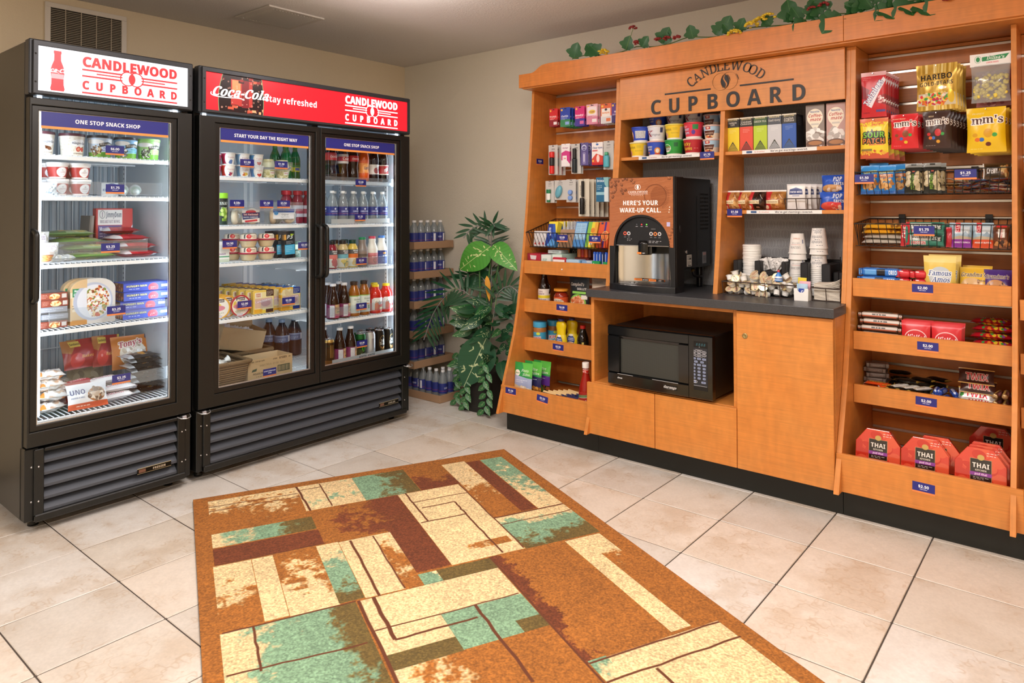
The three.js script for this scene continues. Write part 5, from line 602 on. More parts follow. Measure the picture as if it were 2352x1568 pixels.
// ================================================================ goods in the refrigerator, right door
{
const [y1, y2, y3, y4] = RF.right, yF = RF.floor, X = 0.745;
const cola = mat(0x1b0d0a, 0.1), orange = mat(0xdf5a14,0.15), lab = (bg, fn) => cell(0.12,0.055, bg, fn);
const cokeC = lab('#c22a34', (g) => { g.X('Coca-Cola', 0.5,0.5,0.42, '#fff', { i: 1, s: 1, fit: 0.5 }); g.R('#8f1a24', 0,0.9,1,0.1); }), dietC = lab('#d9d8d8', (g) => { g.R('#b8202c', 0,0.28,1,0.46); g.X('Coke', 0.5,0.5,0.46, '#fff', { s: 1, fit: 0.4 }); }), fantaC = lab('#e98a3a', (g) => { g.E('#f4a85a', 0.5,0.5,0.3,0.44); g.X('Fanta', 0.5,0.5,0.46, '#26336a', { i: 1, fit: 0.36, rot: -0.1 }); }), silverC = lab('#dcd9d4', (g) => { g.E('#8a3a34', 0.46,0.62,0.16,0.3); g.T('#5a5a66', 0.5,0.3,0.2,4,0.16,0.05); }), pibbC = lab('#b02a2c', (g) => { g.R('#e9d8c8', 0,0,1,0.1); g.R('#e9d8c8', 0,0.9,1,0.1); g.X('PIBB', 0.5,0.52,0.5, '#fff', { i: 1, fit: 0.34, rot: -0.4, out: '#7a1a1c' }); });
const soda = (l, z, body, lc, a, b, cap, x = X, k = 'soda') => pos(bottle('soda_bottle', l, 'bottle', 0.034,0.232, k, body, [[lc, a, b, 0.5]], [cap, 0.43,0.93]), x, y1, z, FR);
const rows1 = [['cola bottle with a red label at the left edge', 1.24, cola, cokeC, 0.5,0.7,0xc22a34], ['diet cola bottle with a silver and red label', 1.157, cola, dietC, 0.44,0.68,0xdddddd], ['cola bottle with a red label left of the orange bottle', 1.082, cola, cokeC, 0.5,0.66,0xc22a34], ['bright orange soda bottle standing among the colas', 1.002, orange, fantaC, 0.22,0.48,0xe07020], ['cola bottle with a white label right of the orange bottle', 0.924, cola, silverC, 0.2,0.46,0x333333], ['dark soda bottle with a red slanted label at the right', 0.848, cola, pibbC, 0.2,0.46,0x333333]];
rows1.forEach(([l, z, b, c, a0, a1, cap]) => { const o = soda(l, z, b, c, a0, a1, cap); copyOf(o, l.replace(' bottle', ' bottle of the second row') + ' behind', [X - 0.085, y1, z], FR); });
const wl = cell(0.12,0.062, '#2f3a86', (g) => { g.R('#6a3a78', 0,0.72,1,0.1); g.E('#dfe3f2', 0.5,0.25,0.05,0.12); g.X('CANDLEWOOD', 0.5,0.54,0.22, '#eef0fa', { s: 1, fit: 0.5 }); g.X('SUITES', 0.5,0.78,0.09, '#f0d8dc', { sp: 0.06 }); g.R('#e6e8f2', 0.86,0.1,0.12,0.8); g.T('#20264e', 0.87,0.2,0.1,6,0.11,0.04); });
const w0 = pos(bottle('water_bottle', 'water bottle in the cooler, first from the left in the front row', 'bottle', 0.033,0.195, 'water', waterM, [[wl, 0.25,0.52,0.55]], [0xf2f4f4,0.42,0.925]), X, y2,1.233, FR);
for (let r = 0; r < 2; r++) for (let i = 0; i < 6; i++) if (r || i) copyOf(w0, 'water bottle in the cooler, ' + ORD[i] + ' from the left in the ' + (r ? 'second' : 'front') + ' row', [X - r * 0.078, y2,1.233 - i * 0.0755 + r * 0.004], FR + (i % 3 - 1) * 0.25);
part('tray', board(-0.22,0.001,0.0335,0.22,0.028,0.035).translate(0.0,0,0), mat(0xdfe4e6,0.3, { transmission: 0.4, thickness: 0 }), thing('bottle_tray', 'frosted plastic lip in front of the water bottles', 'tray', [X, y2,1.044], FR));
const mm = (c2, pic) => cell(0.11,0.09, '#ece6d2', (g) => { g.R('#4a4f52', 0,0,1,0.26); g.X('Minute', 0.5,0.08,0.11, '#fff', { i: 1 }); g.X('Maid', 0.5,0.19,0.11, '#fff', { i: 1 }); g.R(c2,0,0.26,1,0.24); g.B(pic, 0.5,0.74,0.16,0.18,14,0.14); });
const juice = (l, z, body, c, cap, x = X) => pos(bottle('juice_bottle', l, 'bottle', 0.033,0.165, 'wide', body, [[c, 0.05,0.66,0.55]], [cap, 0.7,0.87]), x, y3, z, FR);
const j1 = juice('red juice bottle with a dark cap at the left of the milk shelf', 1.235, mat(0x8e2230,0.15), mm('#d87a70', ['#a8182c', '#c8303c']), 0x1d1c1c), j2 = juice('juice bottle with a blue banded lemon label', 1.157, mat(0xd8c088,0.2), mm('#6ab4c4', ['#f0d04a', '#e6b83a', '#3a7a6a']), 0x24221f), j3 = juice('juice bottle with orange banded label and green cap', 1.085, mat(0xe0c050,0.2), mm('#e0702c', ['#f0c05a', '#f2d98a']), 0x12402c);
[[j1,1.235, 'red'], [j2,1.157, 'lemon'], [j3,1.085, 'orange']].forEach(([o, z, n]) => copyOf(o, 'juice bottle standing behind the ' + n + ' one on the milk shelf', [X - 0.08, y3, z], FR));
const milkC = (c1, c2) => cell(0.11,0.075, c1, (g) => { g.R(c2,0,0.0,1,0.18); g.O('#4a4046', 0.5,0.62,0.12,0.2,0.03); g.T('#e9e4e4', 0.3,0.3,0.4,2,0.1,0.03); });
const blueMilk = cell(0.11,0.1, '#2a5aa8', (g) => { g.R('#26408a', 0,0,1,0.3); g.E('#e0b070', 0.5,0.2,0.12,0.09); g.X('Silk', 0.5,0.42,0.2, '#fff', { i: 1 }); g.T('#cfe0f4', 0.36,0.6,0.28,4,0.08,0.03); });
pos(bottle('milk_bottle', 'brownish grey milk bottle with a green cap', 'bottle', 0.035,0.178, 'milk', mat(0x8d8078,0.3), [[milkC('#6a6258', '#57504a'), 0.05,0.44,0.55]], [0x1b8a4c, 0.62,0.92]), X, y3,1.012, FR); pos(bottle('milk_bottle', 'white milk bottle with pink cap and pink label', 'bottle', 0.035,0.182, 'milk', mat(0xf1efe6,0.35), [[milkC('#c0686e', '#d8848a'), 0.05,0.44,0.55]], [0xd84a64,0.62,0.92]), X, y3,0.936, FR); pos(bottle('milk_bottle', 'white milk bottle with blue cap and blue label', 'bottle', 0.034,0.184, 'milk', mat(0xf4f2ea, 0.35), [[blueMilk, 0.06,0.5,0.55]], [0x4a7fd0,0.62,0.92]), X, y3,0.862, FR);
const tea = mat(0x2a160d, 0.08), teaC = cell(0.1,0.07, '#cfa878', (g) => { g.R('#7a2a58', 0,0,0.42,1); g.R('#b8486a', 0.42,0.7,0.58,0.3); g.X('PEACH', 0.62,0.3,0.26, '#8a5a2a', { fit: 0.4 }); g.R('#6a7a4a', 0.5,0.5,0.3,0.1); g.R('#d8d8dc', 0.2,0.06,0.2,0.88); g.T('#8a8a90', 0.21,0.2,0.16,6,0.11,0.03); });
const t1 = pos(bottle('tea_bottle', 'dark tea bottle with white cap, left one of the front pair', 'bottle', 0.037,0.206, 'tea', tea, [[teaC, 0.04,0.42,0.6]], [0xeef0f4,0.5,0.93]), X, y4,1.226, FR); copyOf(t1, 'dark tea bottle with white cap, right one of the front pair', [X, y4,1.147], FR + 0.4); copyOf(t1, 'dark tea bottle with white cap behind the front pair', [X - 0.085, y4,1.20], FR); copyOf(t1, 'dark tea bottle with white cap deeper behind the pair', [X - 0.085, y4,1.12], FR);
const honC = cell(0.11,0.12, '#dfe6dc', (g) => { g.R('#8fbf5a', 0,0,1,0.05); g.X('Honest', 0.5,0.22,0.13, '#4a5a48', { s: 1, fit: 0.4, b: 0 }); g.X('TEA', 0.5,0.36,0.08, '#6a7a68'); g.R('#e08a4a', 0.38,0.5,0.22,0.06); g.R('#4a8a3a', 0.52,0.6,0.08,0.22); });
const h1 = pos(bottle('tea_bottle', 'amber tea bottle with black cap, left one of two', 'bottle', 0.036,0.208, 'wide', mat(0x9a5a14,0.12), [[honC, 0.1,0.6,0.55]], [0x1d1a18,0.66,0.9]), X, y4,1.073, FR); copyOf(h1, 'amber tea bottle with black cap behind the $3.50 tag', [X, y4,0.997], FR);
const v8C = cell(0.12,0.075, '#c8302c', (g) => { g.E('#f0f0ea', 0.5,0.2,0.34,0.3); g.X('Splash', 0.52,0.36,0.3, '#1e1a1c', { i: 1, s: 1, fit: 0.46, out: '#f6f2e8' }); g.E('#e0602c', 0.36,0.58,0.1,0.24); g.R('#cfe0a0', 0.5,0.7,0.3,0.16); g.R('#d8d8da', 0.14,0.1,0.14,0.8); });
const v1 = pos(bottle('juice_bottle', 'red juice bottle with yellow cap, left one at the front', 'bottle', 0.041,0.176, 'wide', mat(0xc8241a, 0.12), [[v8C, 0.08,0.55,0.55]], [0xeacb1e, 0.55,0.86]), X, y4,0.91, FR); copyOf(v1, 'red juice bottle with yellow cap, right one at the front', [X, y4,0.825], FR); copyOf(v1, 'red juice bottle with yellow cap behind the left one', [X - 0.09, y4,0.93], FR); copyOf(v1, 'red juice bottle with yellow cap behind the right one', [X - 0.09, y4,0.845], FR);
const p1 = copyOf(t1, 'dark peach tea bottle at the refrigerator floor, front left', [X, yF + 0.005,1.178], FR + 0.3); copyOf(t1, 'dark peach tea bottle at the refrigerator floor, front right', [X, yF + 0.005,1.1], FR + 0.5); copyOf(t1, 'dark peach tea bottle behind the gold can', [X - 0.09, yF + 0.005,1.225], FR);
const canC = (bg, fn) => cell(0.2,0.14, bg, fn), gold = canC('#3a2a12', (g) => { g.R('#c9a45a', 0,0,1,0.1); for (const x of [0.42,0.5,0.58]) g.R('#d9a85a', x - 0.012,0.2,0.024,0.5); g.R('#8a5a2a', 0,0.8,1,0.2); }), green = canC('#123a1e', (g) => { g.R('#1f6a34', 0,0,1,0.2); g.P('#4ad83a', 0.42,0.3,0.46,0.3,0.44,0.7,0.40,0.6); g.P('#4ad83a', 0.49,0.3,0.53,0.3,0.52,0.7,0.48,0.72); g.P('#4ad83a', 0.56,0.3,0.6,0.3,0.59,0.6,0.56,0.66); g.X('MONSTER', 0.5,0.82,0.12, '#eee', { fit: 0.34 }); }), white = canC('#cfd2d6', (g) => { for (const x of [0.43,0.5,0.57]) g.P('#5a5e66', x - 0.02,0.24, x + 0.012,0.24, x + 0.004,0.72, x - 0.01,0.68); g.X('MONSTER', 0.5,0.84,0.12, '#3a3a3a', { fit: 0.34 }); }), black = canC('#14140f', (g) => { g.E('#20201a', 0.5,0.5,0.2,0.34); g.O('#b08a4a', 0.5,0.5,0.18,0.3,0.02); g.X('Full', 0.5,0.4,0.16, '#e9e6de', { s: 1 }); g.X('Throttle', 0.5,0.52,0.16, '#e9e6de', { s: 1, fit: 0.34 }); g.P('#b5854a', 0.36,0.62,0.5,0.68,0.64,0.62,0.6,0.7,0.5,0.78,0.4,0.7); g.E('#8a8a86', 0.5,0.86,0.06,0.06); });
const kan = (l, c, z, h, x = X) => pos(can(l, 0.033, h, c), x, yF + 0.005, z, FR);
kan('gold and black drink can at the left edge', gold, 1.255,0.15); const cg = kan('dark green drink can behind the $3.00 tag', green, 1.026,0.152), cw = kan('silver white drink can right of the green one', white, 0.952,0.152), cb = kan('black drink can with gold crest, left one', black, 0.878,0.155); copyOf(cb, 'black drink can with gold crest at the right end', [X, yF + 0.005,0.808], FR + 0.15);
copyOf(cg, 'dark green drink can in the row behind', [X - 0.08, yF + 0.005,1.03], FR); copyOf(cw, 'silver drink can in the row behind', [X - 0.08, yF + 0.005,0.957], FR); copyOf(cb, 'black drink can in the row behind', [X - 0.08, yF + 0.005,0.883], FR); copyOf(cb, 'black drink can at the right end of the row behind', [X - 0.08, yF + 0.005,0.812], FR);
{ const t = thing('bottle_tray', 'grey plastic tray lip in front of the cans at the refrigerator floor', 'tray', [0.785, yF + 0.001,1.03], FR), c = cell(0.46,0.036, '#aeb4b6', (g) => { g.X('MONSTER  MONSTER', 0.55,0.4,0.5, '#2a2a2c', { fit: 0.26 }); }); part('lip', carton(0.46,0.036,0.0016, c), sheetMat(c.i, 'gloss'), t); }
priceTag('$3.00', 'under the orange soda bottle', 0.7965,1.452,1.063, FR); priceTag('$1.25', 'in front of the cooled water bottles', 0.7965,1.245,1.068, FR); priceTag('$3.50', 'in front of the milk bottles', 0.7965,0.982,1.059, FR); priceTag('$3.50', 'in front of the amber tea bottles', 0.7965,0.711,1.058, FR); priceTag('$3.00', 'in front of the drink cans', 0.7965,0.487,1.054, FR);
}
// ================================================================ goods on the wooden units
{ // ---- left unit: carded goods on pegs
const grey = '#c9c8c4';
const peg = (x, y) => rod(V(x, y, 0.0225), V(x, y + 0.004,0.21), 0.0022).toNonIndexed();
const carded = (l, cat, w, h, c, x, y, n, o = {}) => { // n cards one behind another; the first is the front one
const t = thing('carded_product', l, cat, [x, y, 0.2], o.turn ?? 0); part('card', carton(w, h, 0.0016, c, { b: 0.0004 }), sheetMat(c.i, 'card'), t);
if (o.blister) for (const [g, m, nm] of o.blister()) part(nm || 'blister', g, m, t); else if (o.bub) part('blister', pouch(o.bub[2], o.bub[3], 0.016, c, { seam: 0.05, wr: 0, side: 0.5 }).translate(o.bub[0], o.bub[1], 0.002), clearPlastic, t);
for (let i = 1; i < n; i++) copyOf(t, l + ', ' + ORD[i] + ' card behind', [x + i * (o.dx ?? 0.001), y - i * 0.001,0.2 - i * (o.dz ?? 0.022)], o.turn ?? 0);
solo('peg_hook', rod(V(0,0,-0.176), V(0,0.004,0.012), 0.0022), chrome, 'chrome peg hook holding the ' + l, 'hook', [x, y + h - 0.008,0.2]); return t;
};
const pill = (bg, bg2, word, wc, o = {}) => cell(0.075,0.115, bg, (g) => { g.R(bg2,0,0.62,1,0.38); g.E('#f2c24a', 0.16,0.12,0.1,0.06); g.R('#1a1a1a', 0.4,0.05,0.24,0.03); g.X(word, 0.45,0.45,0.13, wc, { fit: 0.85, out: o.out }); g.T(wc, 0.1,0.56,0.6,2,0.05,0.018); g.R(o.panel || '#efe9ea', 0.5,0.74,0.4,0.16); if (o.extra) o.extra(g); });
carded('red blister card of pain tablets', 'medicine', 0.064,0.112, pill('#d42a2c', '#8d1c22', 'TYLENOL', '#fbe9e4'), 1.601,1.828,3); carded('blue and green blister card of cold tablets', 'medicine', 0.074,0.119, pill('#2f4ab0', '#3a8a5a', 'Claritin', '#eef2fc', { panel: '#8fb0e8' }), 1.69,1.82,5, { dz: 0.026, dx: 0.005 }); carded('pink blister card of allergy tablets', 'medicine', 0.07,0.12, pill('#d8307a', '#4a3a9a', 'Benadryl', '#fff', { panel: '#d86aa0' }), 1.798,1.816,3); carded('pale rose blister card with a yellow badge', 'medicine', 0.08,0.12, pill('#e6b4c0', '#d98aa4', '', '#b03a6a', { extra: (g) => { g.R('#f4e6ea', 0.1,0.12,0.8,0.44,0.03); g.E('#e9c85a', 0.5,0.38,0.3,0.1); g.X('TUMS', 0.5,0.38,0.1, '#8a3a2a', { i: 1 }); } }), 1.886,1.82,5, { dz: 0.024, dx: 0.004 }); carded('orange blister card of fever tablets', 'medicine', 0.075,0.117, pill('#e0683a', '#d8d8dc', 'DayQuil', '#fff', { panel: '#e07a4a', extra: (g) => { g.R('#f2ece6', 0.08,0.24,0.8,0.42); g.X('DAYQUIL', 0.48,0.46,0.11, '#e0702a', { fit: 0.7 }); g.E('#3a3f4a', 0.48,0.3,0.12,0.06); } }), 1.985,1.817,4); carded('purple blister card half behind the post', 'medicine', 0.06,0.115, pill('#5a3a8a', '#3a2a6a', 'PM', '#fff'), 2.052,1.817,2);
const gc = cell(0.075,0.185, grey, (g) => { g.X('care', 0.5,0.14,0.07, '#3a3a3a'); g.T('#6a6a6a', 0.3,0.22,0.4,2,0.03,0.01); g.R('#1a1a1a', 0.4,0.03,0.2,0.02); });
const cyl = (r, h, x, y, z, m) => [lathe([[0,0], [r * 0.95,0], [r, 0.003], [r, h - 0.003], [r * 0.9, h], [0, h]], 16).translate(x, y, z), m, 'tube'];
carded('grey card with a red and black spray can', 'toiletry', 0.07,0.186, gc, 1.597,1.527,3, { dz: 0.03, dx: 0.008, blister: () => [cyl(0.016,0.05,0,0.005,0.014, mat(0xd8261e, 0.3)), cyl(0.0165,0.05,0,0.0555,0.014, mat(0x1c1a1a, 0.3)), cyl(0.017,0.036,0,0.106,0.014, mat(0xd8261e, 0.3))] });
carded('pink and white bandage packet', 'toiletry', 0.064,0.14, cell(0.064,0.14, '#f1eef0', (g) => { g.P('#d23a86', 0,0.4,0.5,0.3,1,0.36,1,0.9,0.6,0.7,0,0.72); g.X('Bandage', 0.46,0.18,0.07, '#8a3a6a', { i: 1 }); g.R('#f4f2f2', 0.14,0.52,0.5,0.3); g.X('3M', 0.4,0.64,0.09, '#d22a2a'); }), 1.692,1.575,3, { dz: 0.03, dx: 0.006 });
carded('grey card with a dark hair tonic bottle', 'toiletry', 0.07,0.182, gc, 1.77,1.528,2, { blister: () => [cyl(0.015,0.085,-0.004,0.006,0.013, mat(0x202a30,0.2)), cyl(0.012,0.06,-0.004,0.092,0.013, mat(0x141414,0.4))] });
carded('violet toothbrush blister card', 'toiletry', 0.062,0.137, cell(0.062,0.137, '#5d5590', (g) => { g.E('#c8d0ea', 0.5,0.22,0.3,0.13); g.E('#5d5590', 0.5,0.24,0.22,0.09); g.X('G-U-M', 0.5,0.25,0.06, '#dfe3f6'); g.R('#8a84b4', 0.32,0.42,0.36,0.52,0.05); g.R('#e9e6f2', 0.44,0.5,0.1,0.34); }), 1.828,1.576,5, { dz: 0.032, dx: 0.012 });
carded('white and red eye drop card', 'medicine', 0.078,0.135, cell(0.078,0.135, '#f3efee', (g) => { g.R('#c8242a', 0,0.88,1,0.12); g.P('#d84a3a', 0,0.74,0.4,0.5,1,0.62,1,0.9,0,0.9); g.E('#4a72b8', 0.5,0.1,0.12,0.04); g.X('Clear eyes', 0.52,0.24,0.12, '#35457a', { fit: 0.9 }); g.R('#d86a6a', 0.06,0.34,0.46,0.06); g.E('#f6d9d2', 0.56,0.72,0.14,0.17); g.R('#f0c24a', 0.05,0.78,0.14,0.08); }), 1.922,1.575,2);
carded('grey card with a small teal shampoo bottle', 'toiletry', 0.07,0.168, gc, 2.0,1.545,3, { dz: 0.03, dx: 0.008, blister: () => [[lathe([[0,0], [0.017,0], [0.02,0.004], [0.02,0.06], [0.015,0.07], [0,0.07]], 16).scale(1,1,0.7).translate(-0.006,0.012,0.015), mat(0x59b3c4,0.25), 'tube'], cyl(0.012,0.018,-0.006,0.083,0.015, mat(0x56b48a, 0.3))] });
carded('grey card with a green and white cream tube', 'toiletry', 0.07,0.137, gc, 1.572,1.353,2, { blister: () => [[lathe([[0,0], [0.011,0], [0.011,0.012], [0.014,0.014], [0.015,0.075], [0,0.078]], 14).scale(1,1,0.7).translate(-0.004,0.008,0.012), mat(0xeef0ec, 0.3), 'tube'], [lathe([[0.0151,0.05], [0.0153,0.051], [0.0153,0.074], [0.0151,0.075]], 14).scale(1,1,0.72).translate(-0.004,0.008,0.012), mat(0x1e7a4c, 0.35), 'band'], [lathe([[0,0], [0.012,0], [0.012,0.013], [0,0.013]], 14).scale(1,1,0.8).translate(-0.004,0.004,0.012), mat(0x1e7a4c, 0.35), 'cap']] });
carded('tilted grey card with a light blue soap case', 'toiletry', 0.095,0.122, gc, 1.65,1.37,2, { blister: () => [[new THREE.SphereGeometry(0.03,18,12).scale(0.75,1.35,0.5).rotateZ(-0.35).translate(-0.004,0.05,0.012), mat(0x6fb7cc, 0.25, { transmission: 0.15, thickness: 0 }), 'case']] });
carded('grey card with two blue lens pots', 'toiletry', 0.07,0.14, gc, 1.732,1.355,4, { dz: 0.03, dx: 0.008, blister: () => [0.026,0.06].map((y) => [lathe([[0,0], [0.015,0], [0.015,0.012], [0.012,0.015], [0,0.015]], 18).rotateX(Math.PI / 2).translate(-0.002, y, 0.001), mat(0x7a9fe0,0.35), 'pot']) });
carded('cream card with a black round hairbrush', 'hairbrush', 0.078,0.226, cell(0.078,0.226, '#dcd6c4', (g) => { g.X('Hairbrush', 0.2,0.3,0.05, '#6a6458', { rot: -1.57, s: 1 }); g.T('#a49c88', 0.1,0.9,0.3,3,0.02,0.006); }), 1.825,1.268,5, { dz: 0.034, dx: 0.012, blister: () => [cyl(0.009,0.095,0,0.118,0.012, mat(0x151515,0.25)), [merge([lathe([[0,0], [0.014,0.002], [0.014,0.098], [0,0.102]], 16), ...Array.from({ length: 60 }, (_, i) => { const a = i * 2.4, y = 0.008 + (i % 10) * 0.0092; return rod(V(Math.sin(a) * 0.013, y, Math.cos(a) * 0.013), V(Math.sin(a) * 0.019, y, Math.cos(a) * 0.019), 0.0012,4); })]).translate(0,0.012,0.02), mat(0x1a1918,0.4), 'brush_head']] });
carded('blue and white sinus packet beside the coffee machine', 'medicine', 0.085,0.145, cell(0.085,0.145, '#2c6f96', (g) => { g.X('Dristan', 0.42,0.14,0.14, '#eef6fa', { fit: 0.7 }); g.P('#8fc4c8', 0.6,0,1,0,1,0.5,0.7,0.3); g.R('#9ed0de', 0,0.6,1,0.12); g.R('#dfeef2', 0.66,0.4,0.34,0.6); g.T('#d8eef4', 0.1,0.34,0.4,3,0.07,0.02); }), 1.955,1.355,2);
const st = priceTag('$1.50', 'stuck to the inside of the left side panel', SX.a1 + 0.0005,1.592,0.195, FR, { w: 0.07, h: 0.04 });
}
function wireBasket(name, label, x0, x1, yb, yt, zb, zf, m, step, o = {}) { // open basket of wires: floor, raked front, rims
const t = thing(name, label, 'wire basket'), g = [], r = o.r ?? 0.0016, R = o.R ?? 0.0026, zff = o.zff ?? zf - 0.03, yBack = o.back ?? yt + 0.03;
g.push(rod(V(x0, yt, zf), V(x1, yt, zf), R), rod(V(x0, yBack, zb), V(x1, yBack, zb), R), rod(V(x0, yb, zff), V(x1, yb, zff), r), rod(V(x0, yb, zb), V(x1, yb, zb), r)); for (const x of [x0, x1]) g.push(rod(V(x, yt, zf), V(x, yBack, zb), R));
const n = Math.round((x1 - x0) / step); for (let i = 0; i <= n; i++) { const x = lerp(x0, x1, i / n), xf = lerp(x0 + (o.in ?? 0.006), x1 - (o.in ?? 0.006), i / n); g.push(rod(V(x, yt, zf), V(xf, yb, zff), r, 5), rod(V(xf, yb, zff), V(xf, yb, zb), r, 5), rod(V(xf, yb, zb), V(x, yBack, zb), r, 5)); }
const k = Math.round((zf - zb) / step); for (const x of [x0, x1]) for (let i = 1; i < k; i++) { const q = i / k; g.push(rod(V(x, lerp(yBack, yt, q), lerp(zb, zf, q)), V(x + (x === x0 ? 0.006 : -0.006), yb, lerp(zb, zff, q)), r, 5)); }
part('wire_frame', merge(g), m, t); if (o.hook) for (const x of o.hook) part('hook_plate', board(x - 0.014, yBack - 0.05, zb - 0.004, x + 0.014, yBack + 0.02, zb - 0.001), m, t); return t;
}
{ // ---- left unit: wire basket with leaning cartons
wireBasket('wire_basket', 'black wire basket of medicine boxes in the left display unit', 1.493,2.084,1.08,1.17,0.035,0.345, blackWire, 0.026, { back: 1.25, in: 0.012, zff: 0.31 });
const H = 0.155, lean = -0.32, lb = (n, l, w, d, c, x, z, o = {}) => box(n, l, o.cat || 'medicine', w, o.h ?? H, d, c, x, 1.083, z, o.turn ?? 0, { tilt: [lean, o.rz ?? 0.0], t: o.t, s: o.s });
const slv = cell(0.035,0.09, '#d4d4d8', (g) => { g.R('#f0f0f2', 0.2,0.1,0.6,0.4); g.P('#c23a3a', 0.2,0.85,0.6,0.7,0.7,0.9); g.T('#8a8a92', 0.2,0.2,0.6,4,0.07,0.02); });
for (let i = 0; i < 4; i++) bag('sachet', 'white foil sachet standing in the wire basket, ' + ORD[i] + ' from the left', 'medicine', 0.034,0.095,0.008, slv, 1.525 + i * 0.030,1.084,0.29,0, { lean: -0.12, seed: 300 + i, nx: 5, ny: 6 });
const alk = cell(0.06, H, '#2a5ab4', (g) => { g.R('#f0dc3c', 0,0,1,0.1); g.P('#f0dc3c', 0.66,0,1,0,1,0.5); g.P('#1b3f98', 0,0.1,0.5,0.1,0.8,1,0,1); g.X('Alka Seltzer', 0.34,0.42,0.12, '#eef2fb', { rot: 1.3, fit: 0.9 }); g.P('#5aa0e0', 0.2,1,0.6,0.7,1,0.8,1,1); }), alkT = cell(0.06,0.05, '#f0dc3c', (g) => g.R('#2a4a98', 0.1,0.2,0.5,0.2));
[['front', 0.285], ['second', 0.225], ['third', 0.165]].forEach(([n, z], i) => lb('medicine_box', 'yellow and blue tablet box in the wire basket, ' + n + ' one', 0.068,0.048, alk, 1.642 + i * 0.012, z, { t: alkT }));
const kr = cell(0.12,0.11, '#a5866a', (g) => { g.T('#6a5440', 0.3,0.35,0.4,2,0.1,0.02); g.R('#5a4634', 0.5,0.2,0.2,0.1); g.R('#4a3a2c', 0.74,0.3,0.06,0.12); });
{ const t = thing('cardboard_box', 'brown display carton of clear tubes in the wire basket', 'box', [1.745,1.083,0.20]); part('front_panel', carton(0.105,0.112,0.003, kr).rotateX(lean).translate(0,0,0.088), sheetMat(kr.i, 'paper'), t); part('bottom_panel', board(-0.0525,0,-0.07,0.0525,0.003,0.086), mat(0xa5866a, 0.8), t); }
const tubeM = mat(0xe6e8ee, 0.15, { transmission: 0.6, thickness: 0 }); let k = 0;
for (let i = 0; i < 3; i++) for (let j = 0; j < 4; j++) { const t = thing('gel_bottle', 'clear gel bottle standing in the brown carton, ' + ORD[j] + ' from the left of the ' + ['front', 'middle', 'back'][i] + ' row', 'bottle', [1.706 + j * 0.026,1.087,0.235 - i * 0.055]); part('bottle_body', lathe([[0,0], [0.011,0], [0.0125,0.003], [0.0125,0.10], [0.008,0.12], [0.006,0.125], [0.006,0.15], [0,0.152]], 14), tubeM, t); part('red_base', lathe([[0.0126,0.085], [0.0129,0.086], [0.0129,0.098], [0.0126,0.099]], 14), mat(0xcfc6c8,0.4), t); }
const lb1 = cell(0.085, H, '#4f8ed0', (g) => { g.R('#9fcbea', 0.06,0.06,0.88,0.66); g.T('#4a7aa8', 0.12,0.14,0.34,8,0.065,0.015); g.T('#4a7aa8', 0.54,0.14,0.34,8,0.065,0.015); }), lbT = cell(0.085,0.05, '#8abde4', (g) => g.R('#4f80c8', 0,0.5,1,0.5));
[0.285,0.225,0.165,0.105].forEach((z, i) => lb('medicine_box', 'light blue medicine box in the wire basket, ' + ORD[i] + ' from the front', 0.083,0.05, lb1,1.853 + i * 0.012, z, { t: lbT }));
const yg = cell(0.07, H, '#e6a83a', (g) => { g.P('#7fc04a', 0,0,0.5,0,0.4,1,0,1); g.P('#e8d83a', 0.4,0,0.7,0,0.6,1,0.3,1); g.R('#f0ece0', 0.4,0.6,0.3,0.3); g.E('#e08a2a', 0.55,0.34,0.2,0.1); }), ygT = cell(0.07,0.05, '#f0b440', (g) => { g.R('#f6e9c8', 0.1,0.3,0.5,0.3); g.R('#8fc45a', 0.5,0.6,0.2,0.3); });
[0.285,0.228,0.171,0.114,0.06].forEach((z, i) => lb('medicine_box', 'yellow and green cold remedy box, ' + ORD[i] + ' from the front', 0.068,0.05, yg, 1.934 + i * 0.011, z, { t: ygT }));
const og = cell(0.075, H, '#e0582a', (g) => { g.R('#4a2a8a', 0.5,0,0.16,1); g.O('#f0c060', 0.66,0.55,0.28,0.18,0.03); g.E('#e87a3a', 0.66,0.55,0.22,0.14); g.R('#3a3a60', 0.16,0.03,0.2,0.07); }), ogT = cell(0.075,0.05, '#e6602c', (g) => { g.R('#e9e2dc', 0.2,0.2,0.5,0.2); g.R('#4a2a8a', 0.5,0,0.14,1); });
[0.285,0.228,0.171,0.114].forEach((z, i) => lb('medicine_box', 'orange tablet box with a violet band, ' + ORD[i] + ' from the front', 0.075,0.05, og, 2.014 + (i ? 0.002 : 0), z, { t: ogT }));
box('medicine_box', 'white box at the back right corner of the wire basket', 'medicine', 0.07,0.15,0.04, cell(0.07,0.15, '#e9eaee', (g) => g.E('#5a9a6a', 0.7,0.2,0.2,0.06)), 2.04,1.083,0.058,0);
priceTag('$2.00', 'clipped to the medicine basket, left one', 1.77,1.119,0.35); priceTag('$1.50', 'clipped to the medicine basket, right one', 1.997,1.118,0.35);
}
